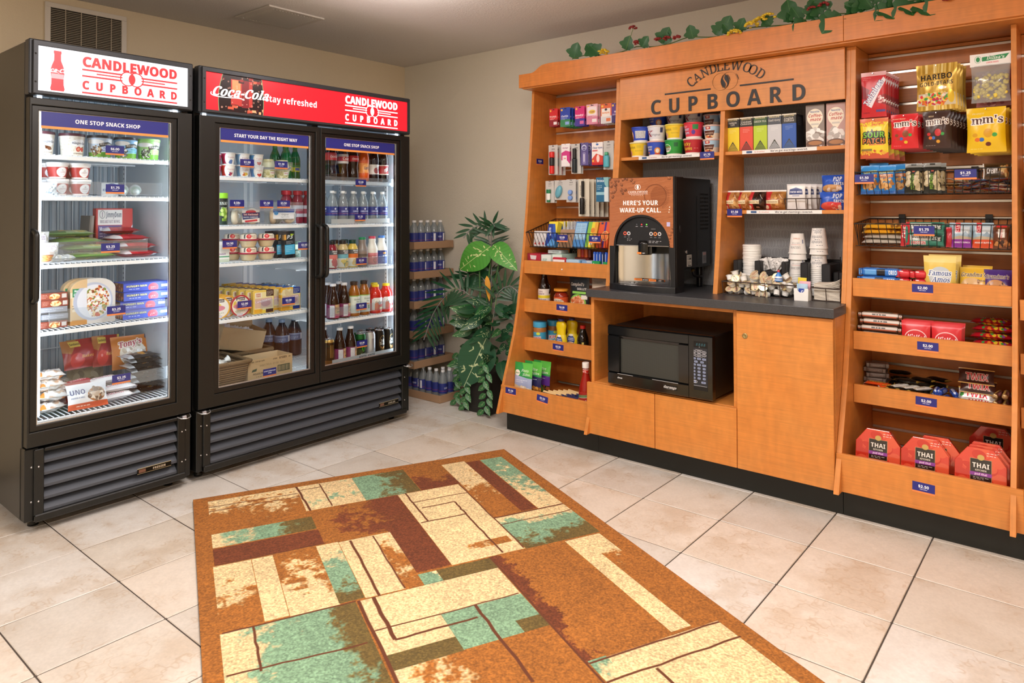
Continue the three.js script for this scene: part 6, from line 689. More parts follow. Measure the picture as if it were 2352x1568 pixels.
{ // ---- left unit: shelves
const [s1, s2, s3] = SHELF_Y, Z = 0.30;
const hallsC = cell(0.1,0.1, '#b02a3c', (g) => { g.R('#8a2030', 0,0,0.2,1); g.P('#d8d3d4', 0.22,0.1,0.72,0.12,0.66,0.36,0.28,0.34); g.X('HALLS', 0.42,0.62,0.22, '#fff', { i: 1, fit: 0.6 }); g.E('#d86a78', 0.82,0.6,0.14,0.16); g.R('#f0dcdc', 0.2,0.84,0.5,0.07); });
box('lozenge_box', 'dark red cough drop box at the left end of the sweets shelf', 'sweets', 0.1,0.105,0.13, hallsC, 1.545, s1,0.27);
const mint = (c1) => cell(0.072,0.1, c1, (g) => { g.R('#dfe9e4', 0.08,0.06,0.84,0.34); g.X('ICE', 0.36,0.3,0.2, '#7fb0a4', { i: 1 }); g.E('#4aa86a', 0.6,0.86,0.5,0.16); g.R('#b9d8cc', 0.1,0.56,0.3,0.2); });
box('gum_box', 'pale green gum box, left one beside the cough drops', 'sweets', 0.072,0.1,0.1, mint('#dce6e2'), 1.634, s1,0.28); box('gum_box', 'pale green gum box, right one beside the cough drops', 'sweets', 0.072,0.105,0.16, mint('#c6e2d4'), 1.709, s1,0.24); box('gum_box', 'silver gum box lying on top of the pale green boxes', 'sweets', 0.1,0.02,0.08, cell(0.1,0.02, '#cdd4d2', (g) => g.X('ICE CUBES', 0.6,0.5,0.5, '#6a7a74', { fit: 0.5 })), 1.655, s1 + 0.1055,0.23);
const tin = (l, c, x, w, h) => { const t = thing('sweets_tin', l, 'sweets', [x, s1, Z + 0.02]); part('tin_body', new RoundedBoxGeometry(w, h, 0.02,2,0.008).translate(0, h / 2,0), mat(c, 0.3), t); return t; };
{ const c = cell(0.082,0.06, '#f2f0f0', (g) => { g.X('ALTOIDS', 0.5,0.6,0.36, '#4a4a52', { s: 1, fit: 0.78, b: 0 }); }); const t = tin('red rimmed white mint tin on the sweets shelf', 0xb8283c, 1.73,0.098,0.088); part('tin_face', carton(0.084,0.066,0.001, c).translate(0,0.009,0.0102), sheetMat(c.i, 'card'), t); }
const men = cell(0.1,0.075, '#b4d4ec', (g) => { g.X('mentos', 0.5,0.45,0.34, '#2a3a7a', { fit: 0.86 }); g.R('#d8e9f4', 0,0.8,1,0.2); g.R('#7fb4dc', 0.9,0,0.1,1); });
box('gum_box', 'light blue mint box with dark blue lettering', 'sweets', 0.1,0.078,0.06, men, 1.833, s1,0.30); box('gum_box', 'bright blue gum box with a white ribbon mark', 'sweets', 0.085,0.075,0.06, cell(0.085,0.075, '#8ab4e0', (g) => { g.P('#eef2f8', 0.2,0.5,0.9,0.1,0.6,0.5,0.95,0.4,0.3,0.8); g.R('#3a6ab8', 0,0.85,1,0.15); g.R('#c8d0d8', 0.4,0,0.4,0.15); }), 1.93, s1,0.29);
const tc = (w) => cell(w, 0.03, '#1f9a54', (g) => { g.E('#dff0e4', 0.22,0.5,0.14,0.36); g.X('Icepak', 0.64,0.5,0.4, '#dff0e4', { fit: 0.5 }); });
box('gum_box', 'green gum holder in front of the blue pens, left one', 'sweets', 0.052,0.078,0.02, tc(0.052), 2.0, s1,0.335); box('gum_box', 'green gum holder at the right post, cut by the panel', 'sweets', 0.028,0.075,0.02, tc(0.03), 2.062, s1,0.335);
const lighter = (l, c, x, z, y) => { const t = thing('lighter', l, 'lighter', [x, y, z]); part('body', lathe([[0,0], [0.0115,0], [0.012,0.003], [0.012,0.06], [0,0.06]], 14).scale(1,1,0.6), mat(c, 0.3), t); part('cap', lathe([[0,0.0602], [0.0105,0.0602], [0.0105,0.076], [0,0.078]], 12).scale(1,1,0.6), chrome, t); };
box('lighter_rack', 'dark red lighter display tray behind the mint box', 'rack', 0.10,0.085,0.05, cell(0.1,0.085, '#6a2a24', (g) => g.R('#2a1a1a', 0,0.5,1,0.5)), 1.83, s1,0.21);
['orange', 'red', 'bright orange', 'brown'].forEach((n, i) => lighter(n + ' lighter standing behind the mint box', [0xd87a3a, 0xb8281e, 0xe0601e, 0x7a2a1c][i], 1.798 + i * 0.025,0.215, s1 + 0.0855));
for (let i = 0; i < 6; i++) { const t = thing('pen', (i === 3 ? 'dark navy' : 'bright blue') + ' pen package at the right end of the sweets shelf, ' + ORD[i] + ' from the left', 'pen', [1.955 + i * 0.0195, s1,0.285]); part('pack', lathe([[0,0], [0.0085,0], [0.009,0.002], [0.009,0.12], [0.006,0.128], [0,0.128]], 12), mat(i === 3 ? 0x1c2a55 : 0x2a5cc4,0.3), t); part('clip', board(-0.002,0.02,0.009,0.002,0.115,0.0105), mat(0xc9d4ea, 0.3), t); }
box('phone_cord_box', 'dark green box with two white hooks at the back of the sweets shelf', 'box', 0.065,0.13,0.03, cell(0.065,0.13, '#173626', (g) => { g.O('#dfe6e2', 0.5,0.16,0.1,0.08,0.025); g.O('#dfe6e2', 0.8,0.16,0.1,0.08,0.025); }), 1.69, s1,0.10);
const syr = cell(0.1,0.09, '#ece4dc', (g) => { g.X('LOG', 0.5,0.14,0.14, '#6a4a5a', { s: 1 }); g.X('CABIN', 0.5,0.28,0.14, '#6a4a5a', { s: 1 }); g.R('#ecd830', 0,0.38,1,0.16); g.X('Table Syrup', 0.5,0.62,0.13, '#3a3a8a', { i: 1, s: 1, fit: 0.6 }); g.R('#c82a44', 0,0.7,1,0.3); });
const sy = pos(bottle('syrup_bottle', 'dark syrup bottle with an oval cream label', 'bottle', 0.038,0.225, 'tea', mat(0x22110a, 0.08), [[syr, 0.06,0.52,0.5]], [0x26343f, 0.42,0.92]), 1.553, s2,0.24); part('handle', tube([V(0.022,0.155,0), V(0.04,0.14,0), V(0.046,0.115,0), V(0.039,0.09,0)], 0.005,14,7), mat(0x22110a, 0.08), sy);
const sau = cell(0.13,0.08, '#d8582a', (g) => { g.E('#efe4cc', 0.5,0.45,0.32,0.34); g.X('OLD ORCHARD', 0.5,0.28,0.12, '#4a3a34', { s: 1, fit: 0.5 }); g.B(['#f2e6cf', '#c9a070', '#e9d8b8'], 0.44,0.62,0.1,0.14,12,0.12); g.R('#5a8a3a', 0.25,0.72,0.1,0.1); });
{ const t = pos(bottle('sauce_jar', 'jar of red pasta sauce with an orange lid', 'jar', 0.045,0.135, 'straight', mat(0x8d2a16,0.12), [[sau, 0.06,0.58,0.5]], null), 1.69, s2,0.25); part('lid', lathe([[0.037,0.112], [0.044,0.112], [0.045,0.115], [0.045,0.124], [0.043,0.127], [0,0.127]], 26), mat(0xe0942c, 0.35), t); }
const camp = cell(0.14,0.21, '#1d2124', (g) => { g.R('#15181a', 0,0,1,0.08); g.X('Campbell\'s', 0.42,0.2,0.12, '#e9e6df', { i: 1, s: 1, fit: 0.7 }); g.X('SKILLET', 0.66,0.33,0.085, '#e9e6df', { fit: 0.5 }); g.R('#8fcf5a', 0.18,0.4,0.7,0.07); g.E('#7fc24a', 0.48,0.74,0.42,0.26); g.E('#e9d8c0', 0.47,0.75,0.36,0.22); g.B(['#d8885a', '#e9a878', '#c8683a', '#f0c8a0'], 0.47,0.75,0.33,0.2,60,0.06); g.R('#e6e2d8', 0.66,0.5,0.28,0.12); });
bag('sauce_pouch', 'black skillet sauce pouch with a picture of shrimp', 'sauce pouch', 0.142,0.205,0.045, camp, 1.838, s2,0.27,0, { stand: 1, seam: 0.06, seamB: 0.02, seed: 310, wr: 0.05 });
const slow = cell(0.14,0.21, '#cfc4b2', (g) => { g.R('#8a8072', 0,0,1,0.16); g.X('Campbell\'s', 0.4,0.1,0.07, '#3a342c', { i: 1, s: 1, fit: 0.5 }); g.R('#efe8da', 0,0.2,1,0.2); g.X('SLOW COOKER', 0.5,0.31,0.12, '#4a3a2c', { fit: 0.9, s: 1 }); photoFood(g, 0.5,0.76,0.4,0.18,60); });
bag('sauce_pouch', 'beige slow cooker sauce pouch partly behind the countertop', 'sauce pouch', 0.12,0.205,0.045, slow, 1.985, s2,0.27,0, { stand: 1, seam: 0.06, seamB: 0.02, seed: 311, wr: 0.05 });
const sk = cell(0.14,0.085, '#3f9fc6', (g) => { g.P('#eef0ee', 0.2,0.62,0.8,0.7,0.8,1,0.2,1); g.X('SKIPPY', 0.5,0.46,0.3, '#c02a3c', { fit: 0.5, out: '#f2f2ee', rot: -0.06 }); g.E('#cfe04a', 0.62,0.1,0.1,0.1); g.B(['#e0b88a', '#c99a62', '#f0d8b4'], 0.52,0.86,0.14,0.12,12,0.14); });
const skp = pos(bottle('peanut_butter_jar', 'blue labelled peanut butter jar with light blue lid, in front', 'jar', 0.041,0.152, 'straight', mat(0xa8713c, 0.25), [[sk, 0.04,0.6,0.5]], null), 1.545, s3,0.275); skp.children[0].geometry = lathe([[0,0], [0.036,0], [0.04,0.004], [0.041,0.01], [0.041,0.11], [0.039,0.118], [0.037,0.12], [0,0.12]], 24); part('lid', lathe([[0.04,0.119], [0.0425,0.121], [0.0425,0.15], [0.04,0.153], [0,0.153]], 26), mat(0x3fa4d2,0.35), skp); copyOf(skp, 'blue labelled peanut butter jar standing behind the first', [1.575, s3,0.17], 0.5);
const mus = cell(0.13,0.11, '#e9cf1c', (g) => { g.E('#2a4a9a', 0.5,0.42,0.2,0.34); g.E('#f4f0e0', 0.5,0.08,0.14,0.08); g.X('Classic', 0.5,0.3,0.12, '#fff', { i: 1, fit: 0.3 }); g.X('Yellow', 0.5,0.42,0.12, '#fff', { i: 1, fit: 0.3 }); g.E('#e9d8b8', 0.5,0.74,0.2,0.2); photoFood(g, 0.5,0.74,0.17,0.15,30); });
const mb = pos(bottle('mustard_bottle', 'yellow waisted mustard bottle with a blue label, in front', 'bottle', 0.042,0.185, 'squeeze', mat(0xecd012,0.25), [[mus, 0.05,0.5,0.5]], [0x4a4a8a, 0.42,0.93], { flat: 0.62 }), 1.715, s3,0.285,-0.1); copyOf(mb, 'yellow waisted mustard bottle standing behind the first', [1.745, s3,0.215], 0.2); copyOf(mb, 'yellow mustard bottle half hidden by the microwave cabinet side', [1.985, s3,0.29], 0);
const soy = cell(0.1,0.06, '#15130c', (g) => { g.X('Kikkoman', 0.4,0.4,0.22, '#e4d48a', { i: 1, fit: 0.34, s: 1 }); g.T('#cfc07a', 0.28,0.6,0.24,3,0.12,0.05); g.R('#d8c66a', 0.6,0.1,0.1,0.8); g.O('#b09a4a', 0.36,0.12,0.04,0.1,0.03); });
pos(bottle('soy_sauce_bottle', 'small black soy sauce bottle with a red cap', 'bottle', 0.034,0.16, 'tea', mat(0x120b07,0.06), [[soy, 0.1,0.44,0.6]], [0xc0241e, 0.5,0.88]), 1.86, s3,0.27);
const kn = (sub, c2, pic) => cell(0.125,0.205, '#2f9a4a', (g) => { g.P('#5fc04a', 0.4,0,1,0,1,0.4,0.6,0.3); g.E('#f2efe6', 0.2,0.3,0.16,0.09); g.X('Knorr', 0.2,0.3,0.06, '#2a7a3a', { i: 1 }); g.X(sub[0], 0.62,0.22,0.1, '#f2f6ec', { i: 1, s: 1, fit: 0.5, b: 0 }); g.X(sub[1], 0.7,0.33,0.1, '#f2f6ec', { i: 1, s: 1, fit: 0.4, b: 0 }); g.P(c2,0,0.36,0.5,0.4,1,0.44,1,0.72,0.5,0.7,0,0.62); g.T('#eef2fa', 0.1,0.5,0.7,2,0.05,0.014); g.R(pic[0], 0,0.72,1,0.28); g.P(pic[0], 0,0.62,0.5,0.7,1,0.72,0,0.8); g.B(pic, 0.5,0.86,0.5,0.16,60,0.06); }, 1200);
bag('pasta_sides_bag', 'green and pale blue pasta packet leaning in the bin, in front', 'packet meal', 0.128,0.205,0.03, kn(['Pasta', 'Sides'], '#a9b8dc', ['#e0c89a', '#f0e2c0', '#f6efdc']), 1.553, BIN_Y, 0.46,0.1, { lean: -0.1, seed: 320 }); bag('rice_sides_bag', 'green and navy rice packet, second in the bin', 'packet meal', 0.128,0.205,0.03, kn(['Rice', 'Sides'], '#2f3060', ['#8a5a2a', '#c8843a', '#e0a850']), 1.575, BIN_Y, 0.395,0.05, { lean: -0.1, seed: 321 }); bag('rice_sides_bag', 'lime green and violet rice packet, rearmost in the bin', 'packet meal', 0.128,0.2,0.03, kn(['Rice', 'Sides'], '#5a2f8a', ['#2a2018', '#8a4a24', '#5a8a3a']), 1.592, BIN_Y, 0.33,0.05, { lean: -0.1, seed: 322 });
const tuna = cell(0.13,0.09, '#1e2a5a', (g) => { g.R('#4fb0d8', 0,0.5,1,0.5); g.X('StarKist', 0.5,0.28,0.24, '#f0d8a0', { i: 1, fit: 0.7 }); g.X('TUNA', 0.4,0.74,0.26, '#f2f6fa', { fit: 0.6 }); g.R('#e9c890', 0,0,1,0.14); });
for (let i = 0; i < 6; i++) bag('tuna_pouch', 'blue tuna pouch leaning in the bin, ' + ORD[i] + ' of the row', 'tuna pouch', 0.115,0.085,0.014, tuna, 1.735 + i * 0.02, BIN_Y, 0.505 - i * 0.022,-0.25, { lean: -0.75, seed: 330 + i, nx: 6, ny: 6 }); bag('tuna_pouch', 'dark blue pouch with green and lilac print beside the ketchup', 'tuna pouch', 0.1,0.09,0.016, cell(0.1,0.09, '#26305a', (g) => { g.R('#8fcf8a', 0.3,0.3,0.3,0.2); g.R('#cfa8c8', 0,0.5,0.3,0.2); g.T('#cfd8ea', 0.5,0.7,0.4,3,0.08,0.03); }), 1.895, BIN_Y, 0.505,-0.3, { lean: -0.7, seed: 340 });
const ket = cell(0.13,0.11, '#a82420', (g) => { g.P('#f0ece6', 0.14,0.3,0.86,0.22,0.9,0.88,0.1,0.94); g.P('#b02a26', 0.18,0.36,0.82,0.28,0.85,0.82,0.15,0.88); g.P('#6a8a5a', 0.22,0.2,0.78,0.12,0.8,0.26,0.2,0.34); g.X('Hunt\'s', 0.5,0.55,0.34, '#fff', { fit: 0.56, s: 1, rot: -0.05 }); g.E('#d84a34', 0.66,0.92,0.16,0.1); }), ketN = cell(0.09,0.03, '#c8281e', (g) => { g.R('#f0ece6', 0,0,1,0.14); g.R('#f0ece6', 0,0.8,1,0.2); g.X('Hunt\'s', 0.4,0.5,0.5, '#fff'); });
const kb = pos(bottle('ketchup_bottle', 'tall red ketchup bottle with a white cap', 'bottle', 0.039,0.278, 'tea', mat(0x9a1c12,0.1), [[ket, 0.06,0.42,0.55], [ketN, 0.74,0.83,0.6]], null), 2.015, BIN_Y, 0.475); kb.children[0].geometry = lathe([[0,0], [0.034,0], [0.038,0.005], [0.039,0.015], [0.039,0.12], [0.034,0.15], [0.023,0.19], [0.0175,0.215], [0.0165,0.245], [0,0.245]], 26); kb.children[2].geometry = lathe([[0.0172,0.214], [0.0174,0.215], [0.0172,0.236], [0.017,0.237]], 24, ketN, 0.7); part('cap', lathe([[0.0175,0.243], [0.0195,0.244], [0.0195,0.271], [0.018,0.274], [0,0.274]], 22), plasticWhite, kb);
priceTag('$4.00', 'on the shelf of the syrup and sauce', 1.773,0.708,0.3605,0, { rz: -0.02 }); priceTag('$3.50', 'on the shelf of the peanut butter and mustard', 1.744,0.473,0.3605,0, { rz: -0.03 }); priceTag('$1.50', 'at the left end of the bin of packet meals', 1.547,0.224,0.5625,0, { rz: -0.01 }); priceTag('$3.50', 'in the middle of the bin of packet meals', 1.777,0.217,0.5625,0, { rz: -0.11 });
solo('hook_button', lathe([[0,0], [0.006,0], [0.004,0.004], [0,0.006]], 10).rotateX(Math.PI / 2), plasticWhite, 'small white hook on the lip of the sweets shelf', 'hook', [1.775,0.957,0.3602]);
}
{ // ---- centre unit: cereal cups, teas, creamers, pastries
const yL = 1.6032, yR = 1.6032, yM = 1.3032, Z = 0.205;
const cer = (bg, fn) => cell(0.15,0.085, bg, (g) => { fn(g); g.R('#f2f0ec', 0,0.9,1,0.1); });
const C = {
cheer: cer('#ecca2c', (g) => { g.X('Cheerios', 0.34,0.3,0.24, '#3a2a1c', { fit: 0.36, b: 0 }); g.E('#d9a086', 0.3,0.7,0.08,0.2); g.X('Gluten Free', 0.62,0.55,0.1, '#8a7a2a', { fit: 0.24, b: 0 }); g.R('#cfc6b4', 0.78,0.1,0.22,0.8); g.T('#8a8070', 0.8,0.2,0.18,7,0.09,0.02); g.R('#dcc028', 0.56,0.14,0.14,0.2); }),
frost: cer('#2f4ec0', (g) => { g.X('FROSTED', 0.36,0.34,0.17, '#eef0f8', { fit: 0.26, i: 1, out: '#1c2f80' }); g.X('FLAKES', 0.36,0.52,0.17, '#eef0f8', { fit: 0.24, i: 1, out: '#1c2f80' }); g.R('#e0823a', 0.28,0.7,0.1,0.1); g.E('#e08a3a', 0.66,0.62,0.1,0.24); g.E('#f2e6d4', 0.66,0.62,0.06,0.16); g.R('#c83a2a', 0.56,0.82,0.2,0.08); }),
frostB: cer('#2f4ec0', (g) => { g.R('#d5d6da', 0.44,0.2,0.34,0.55); g.T('#5a5a66', 0.46,0.28,0.3,6,0.08,0.02); g.E('#e08a3a', 0.28,0.5,0.07,0.3); g.E('#f2e6d4', 0.28,0.44,0.045,0.2); }),
apple: cer('#2a9a3c', (g) => { g.E('#eef4e6', 0.36,0.5,0.15,0.3); g.E('#4ab04a', 0.36,0.46,0.13,0.22); g.X('apple', 0.36,0.42,0.16, '#c8303a', { i: 1 }); g.X('JACKS', 0.37,0.6,0.22, '#2a2a24', { fit: 0.24, out: '#eef4e6' }); g.R('#1e6a3a', 0.6,0.1,0.12,0.3); }),
lucky: cer('#b8202c', (g) => { g.X('Lucky', 0.38,0.3,0.34, '#f0c83a', { fit: 0.32, out: '#8a1420' }); g.X('Charms', 0.4,0.62,0.34, '#f0c83a', { fit: 0.36, out: '#8a1420' }); g.T('#f0c8c8', 0.64,0.6,0.2,1,0.1,0.03); }),
spk: cer('#dcdde4', (g) => { g.X('K', 0.32,0.5,0.62, '#8f2434', { i: 1, s: 1 }); g.X('Original', 0.58,0.58,0.18, '#4a4f66', { fit: 0.3, b: 0 }); g.R('#2f3a6a', 0.72,0.06,0.09,0.36); }),
froot: cer('#d83a50', (g) => { g.X('Kellogg\'s', 0.3,0.18,0.15, '#f2b4c4', { i: 1, fit: 0.22 }); g.X('FROOT', 0.34,0.42,0.2, '#f0e4ea', { fit: 0.26, out: '#8a3a7a' }); g.X('LOOPS', 0.34,0.66,0.2, '#f0e4ea', { fit: 0.26, out: '#8a3a7a' }); g.R('#2a8a4a', 0.58,0.06,0.16,0.34); g.E('#5a3a9a', 0.6,0.6,0.06,0.16); }),
oat: cell(0.13,0.075, '#a8cbe4', (g) => { g.R('#e9e2d4', 0,0.55,1,0.45); g.R('#5aa0d0', 0,0,0.2,0.5); g.R('#b02a2c', 0.38,0.02,0.16,0.24); g.E('#e9c8b0', 0.46,0.12,0.05,0.08); g.P('#5a2c1c', 0.28,0.34,0.68,0.34,0.64,0.74,0.32,0.74); g.X('QUAKER', 0.46,0.28,0.09, '#fff', { fit: 0.18 }); g.X('Apples & Cranberries', 0.48,0.56,0.1, '#f2e6d8', { fit: 0.3 }); g.E('#e6cfa8', 0.47,0.88,0.2,0.18); g.B(['#c8502a', '#e09050', '#4a3024'], 0.47,0.86,0.14,0.1,10,0.1); }),
};
const cc = (l, c, x, y, z, lid = 0xe9e6e0, h = 0.085, r = 0.052) => pos(tub('cereal_cup', l, 'cereal cup', r * 0.78, r, h, c, lid, { lid: 0.008, foot: 0.004 }), x, y, z);
const H = 0.0855;
cc('yellow oat ring cereal cup, bottom left', C.cheer, 2.204, yL, Z, 0xe8dfa8); cc('blue frosted cereal cup, bottom row', C.frost, 2.314, yL, Z, 0xd8a8a0); cc('green apple cereal cup, bottom row', C.apple, 2.424, yL, Z, 0x3aa054); cc('red marshmallow cereal cup, bottom row', C.lucky, 2.534, yL, Z, 0xe0c8c0); const oat = cc('blue and brown oatmeal cup, bottom row by the tag', C.oat, 2.64, yL, Z, 0xd8b8ae, 0.074,0.046);
cc('blue cereal cup with nutrition panel, second row left', C.frostB, 2.217, yL + H, Z, 0x2f4ec0); cc('white cereal cup with a red letter, second row', C.spk, 2.318, yL + H, Z); cc('yellow oat ring cereal cup, second row', C.cheer, 2.426, yL + H, Z, 0xe8d860); cc('pink red cereal cup, second row', C.froot, 2.538, yL + H, Z, 0xd8303a); copyOf(oat, 'blue and brown oatmeal cup, second row', [2.643, yL + 0.0745, Z], 0);
const Zb = 0.085; [[2.26, C.frost, 'dark blue cereal cup'], [2.372, C.spk, 'grey white cereal cup with a red letter, left'], [2.484, C.spk, 'grey white cereal cup with a red letter, right']].forEach(([x, c, n], i) => { for (let k = 0; k < 3; k++) cc(n + ', ' + ['lowest', 'middle', 'topmost'][k] + ' of the rear stack', c, x, yL + k * H, Zb); });
[[2.60, 'left'], [2.69, 'right']].forEach(([x, n]) => { for (let k = 0; k < 3; k++) copyOf(oat, 'oatmeal cup in the shadow, ' + ['lowest', 'middle', 'topmost'][k] + ' of the ' + n + ' rear stack', [x - 0.012, yL + k * 0.0745, Zb], 0); });
const strip = cell(0.36,0.018, '#eceae8', (g) => { g.R('#3a5a8a', 0.06,0.2,0.08,0.6); g.X('for breakfast', 0.24,0.5,0.5, '#b04a3a', { i: 1, fit: 0.16, b: 0 }); g.X('We\'ve got mornings covered.', 0.64,0.5,0.72, '#3a3a40', { fit: 0.58 }); }, 1800);
const strp = (l, x, y) => solo('shelf_strip', carton(0.36,0.018,0.001, strip, { b: 0.0002 }), sheetMat(strip.i, 'card'), l, 'shelf strip', [x, y, 0.2728]);
strp('white breakfast slogan strip under the cereal cups', 2.42,1.585); strp('white breakfast slogan strip under the tea boxes', 3.01,1.585); strp('white breakfast slogan strip under the pastries', 3.03,1.285);
priceTag('$1.75', 'on the cereal cup shelf', 2.643,1.567,0.2738); priceTag('$1.50', 'on the pastry shelf', 2.788,1.268,0.2738);
const tea = (top, bg, name, dk) => cell(0.069,0.172, bg, (g) => { g.R(dk || '#26241f', 0,0.04,1,0.24); g.R('#e8e0cc', 0,0,1,0.04); g.X('BIGELOW', 0.5,0.065,0.06, '#d8c890', { s: 1, fit: 0.9 }); name.forEach((t, i) => g.X(t, 0.5,0.16 + i * 0.065 - (name.length - 1) * 0.02,0.075, '#f2ece0', { s: 1, fit: 0.9, b: 0 })); g.T('rgba(255,255,255,.55)', 0.25,0.36,0.5,3,0.04,0.01); g.P('#3a3a30', 0.5,0.7,0.95,0.99,0.05,0.99); for (let i = 0; i < 6; i++) g.P(top, 0.5 - 0.05 - i * 0.07,0.77 + i * 0.037,0.5 + 0.05 + i * 0.07,0.77 + i * 0.037,0.52 + 0.06 + i * 0.07,0.79 + i * 0.037,0.48 - 0.06 - i * 0.07,0.79 + i * 0.037); }, 1500);
const bside = cell(0.02,0.172, '#2a2a30', (g) => g.T('#8a8a90', 0.2,0.1,0.6,5,0.05,0.02));
[['yellow lemon', tea('#e8d030', '#ecd42c', ['Lemon', 'Lift']), 2.766], ['red', tea('#c8302c', '#e0503a', ['Constant', 'Comment']), 2.837], ['lime green', tea('#8fae2a', '#b9d22e', ['GREEN TEA'], '#3a5a34'), 2.908], ['pale blue', tea('#cfd8e0', '#c9ccd2', ['Earl Grey'], '#4a4f58'), 2.979], ['dark blue', tea('#3a70c0', '#2858b0', ['English', 'Teatime']), 3.05]].forEach(([n, c, x]) => box('tea_box', n + ' tea box with a pointed opening at the foot', 'tea box', 0.069,0.173,0.11, c, x, yR, 0.18,0, { s: bside }));
const cm = (bg) => cell(0.085,0.222, bg, (g) => { g.E('#efe6d2', 0.5,0.3,0.42,0.2); g.P('#efe6d2', 0.1,0.36,0.9,0.36,0.58,0.58,0.42,0.58); g.X('Nestlé', 0.5,0.17,0.06, '#4a5a8a', { fit: 0.5 }); g.X('Coffee-', 0.5,0.26,0.1, '#b8403a', { fit: 0.74, i: 1 }); g.X('mate', 0.52,0.35,0.1, '#b8403a', { fit: 0.6, i: 1 }); g.R('#c9c4bc', 0.3,0.44,0.4,0.04); g.B(['#e9e6e2', '#d0ccc8', '#f6f4f2', '#b4aeaa'], 0.5,0.72,0.46,0.13,26,0.07); g.E('#6a4a3a', 0.5,0.92,0.48,0.1); g.E('#b07a4a', 0.5,0.9,0.36,0.05); g.X('50', 0.8,0.97,0.05, '#eee'); }, 1300);
box('creamer_carton', 'beige coffee creamer carton with an open front, left one', 'creamer', 0.086,0.205,0.12, cm('#8d8078'), 3.17, yR, 0.17); box('creamer_carton', 'pinkish coffee creamer carton with an open front, right one', 'creamer', 0.086,0.205,0.12, cm('#c09a94'), 3.264, yR, 0.17);
const muf = (dk, lab) => { const c = cell(0.1,0.1, dk, (g) => { g.R('#c03034', 0,0,0.34,1); g.B(dk === '#3a241c' ? ['#2a1812', '#4a3024', '#1d100c'] : ['#b8804a', '#d8a868', '#9a6434'], 0.68,0.56,0.3,0.4,40,0.12); g.R('#e8dcb4', 0.06,0.5,0.66,0.18); g.X(lab, 0.4,0.59,0.1, '#6a3a2a', { s: 1, i: 1, fit: 0.6 }); g.R('#e9e4e0', 0,0,1,0.08); g.X('Otis', 0.6,0.85,0.1, '#f0b090', { i: 1 }); g.L('#f6f4f2', 0.015,0.7,0.2,0.9,0.45); g.E('#f0d8b8', 0.14,0.85,0.1,0.1); }); return c; };
const mu = [['#b08050', 'Banana Nut', 2.768,0.25,0.07, 'wrapped banana muffin, first from the left'], ['#c08a50', 'Banana Nut', 2.82,0.23,0.07, 'wrapped banana muffin, second from the left'], ['#3a241c', 'Chocolate Chip', 2.885,0.225,0.09, 'wrapped dark chocolate muffin'], ['#a8743c', 'Cinnamon', 2.975,0.22,0.105, 'wrapped cinnamon muffin beside the basket of sachets']];
mu.forEach(([a, b, x, z, w, l], i) => bag('wrapped_muffin', l, 'muffin', w, 0.1,0.07, muf(a, b), x, yM, z - 0.01,0, { seed: 400 + i, seam: 0.14, seamB: 0.02, wr: 0.06 }));
wireBasket('wire_basket', 'small brown wire basket of cocoa sachets', 3.03,3.195, yM + 0.003, yM + 0.055,0.10,0.255, brownWire, 0.055, { back: yM + 0.055, zff: 0.245, r: 0.0022, R: 0.0028, in: 0.006 });
const sw = cell(0.09,0.12, '#e9e7e6', (g) => { g.P('#2f3f7a', 0.16,0.22,0.5,0.14,0.84,0.22,0.88,0.42,0.12,0.42); g.X('SWISS MISS', 0.5,0.32,0.11, '#f2f2f6', { s: 1, fit: 0.66 }); g.R('#8a94b8', 0.3,0.46,0.4,0.03); g.R('#d4d2d4', 0,0,1,0.06); });
for (let i = 0; i < 4; i++) bag('cocoa_sachet', 'white cocoa sachet in the small brown basket, ' + ORD[i] + ' from the front', 'sachet', 0.088,0.122,0.012, sw, 3.078 + i * 0.017, yM + 0.005,0.225 - i * 0.03,0.05 * i, { seed: 410 + i });
const pop = (c2, w2) => cell(0.12,0.075, '#2a58c0', (g) => { g.X('POP', 0.66,0.24,0.34, '#eef2fb', { fit: 0.34, out: '#1b3a90' }); g.X('tarts', 0.72,0.5,0.26, '#eef2fb', { fit: 0.4, out: '#1b3a90' }); g.E(c2,0.4,0.78,0.36,0.24); g.R(w2,0.3,0.58,0.5,0.14); g.B([c2, '#f0d8c0'], 0.56,0.84,0.3,0.12,10,0.12); }), pA = pop('#c8945a', '#d8a878'), pB = pop('#d8584a', '#d83a44');
bag('toaster_pastry_pack', 'blue toaster pastry pack with strawberry print, lower one', 'pastry', 0.125,0.085,0.05, pB, 3.25, yM, 0.225,0.06, { seed: 420, seam: 0.05, side: 0.5 }); bag('toaster_pastry_pack', 'blue toaster pastry pack with brown print, upper one', 'pastry', 0.118,0.082,0.05, pA, 3.252, yM + 0.083,0.215,-0.05, { seed: 421, seam: 0.05, side: 0.5 });
}
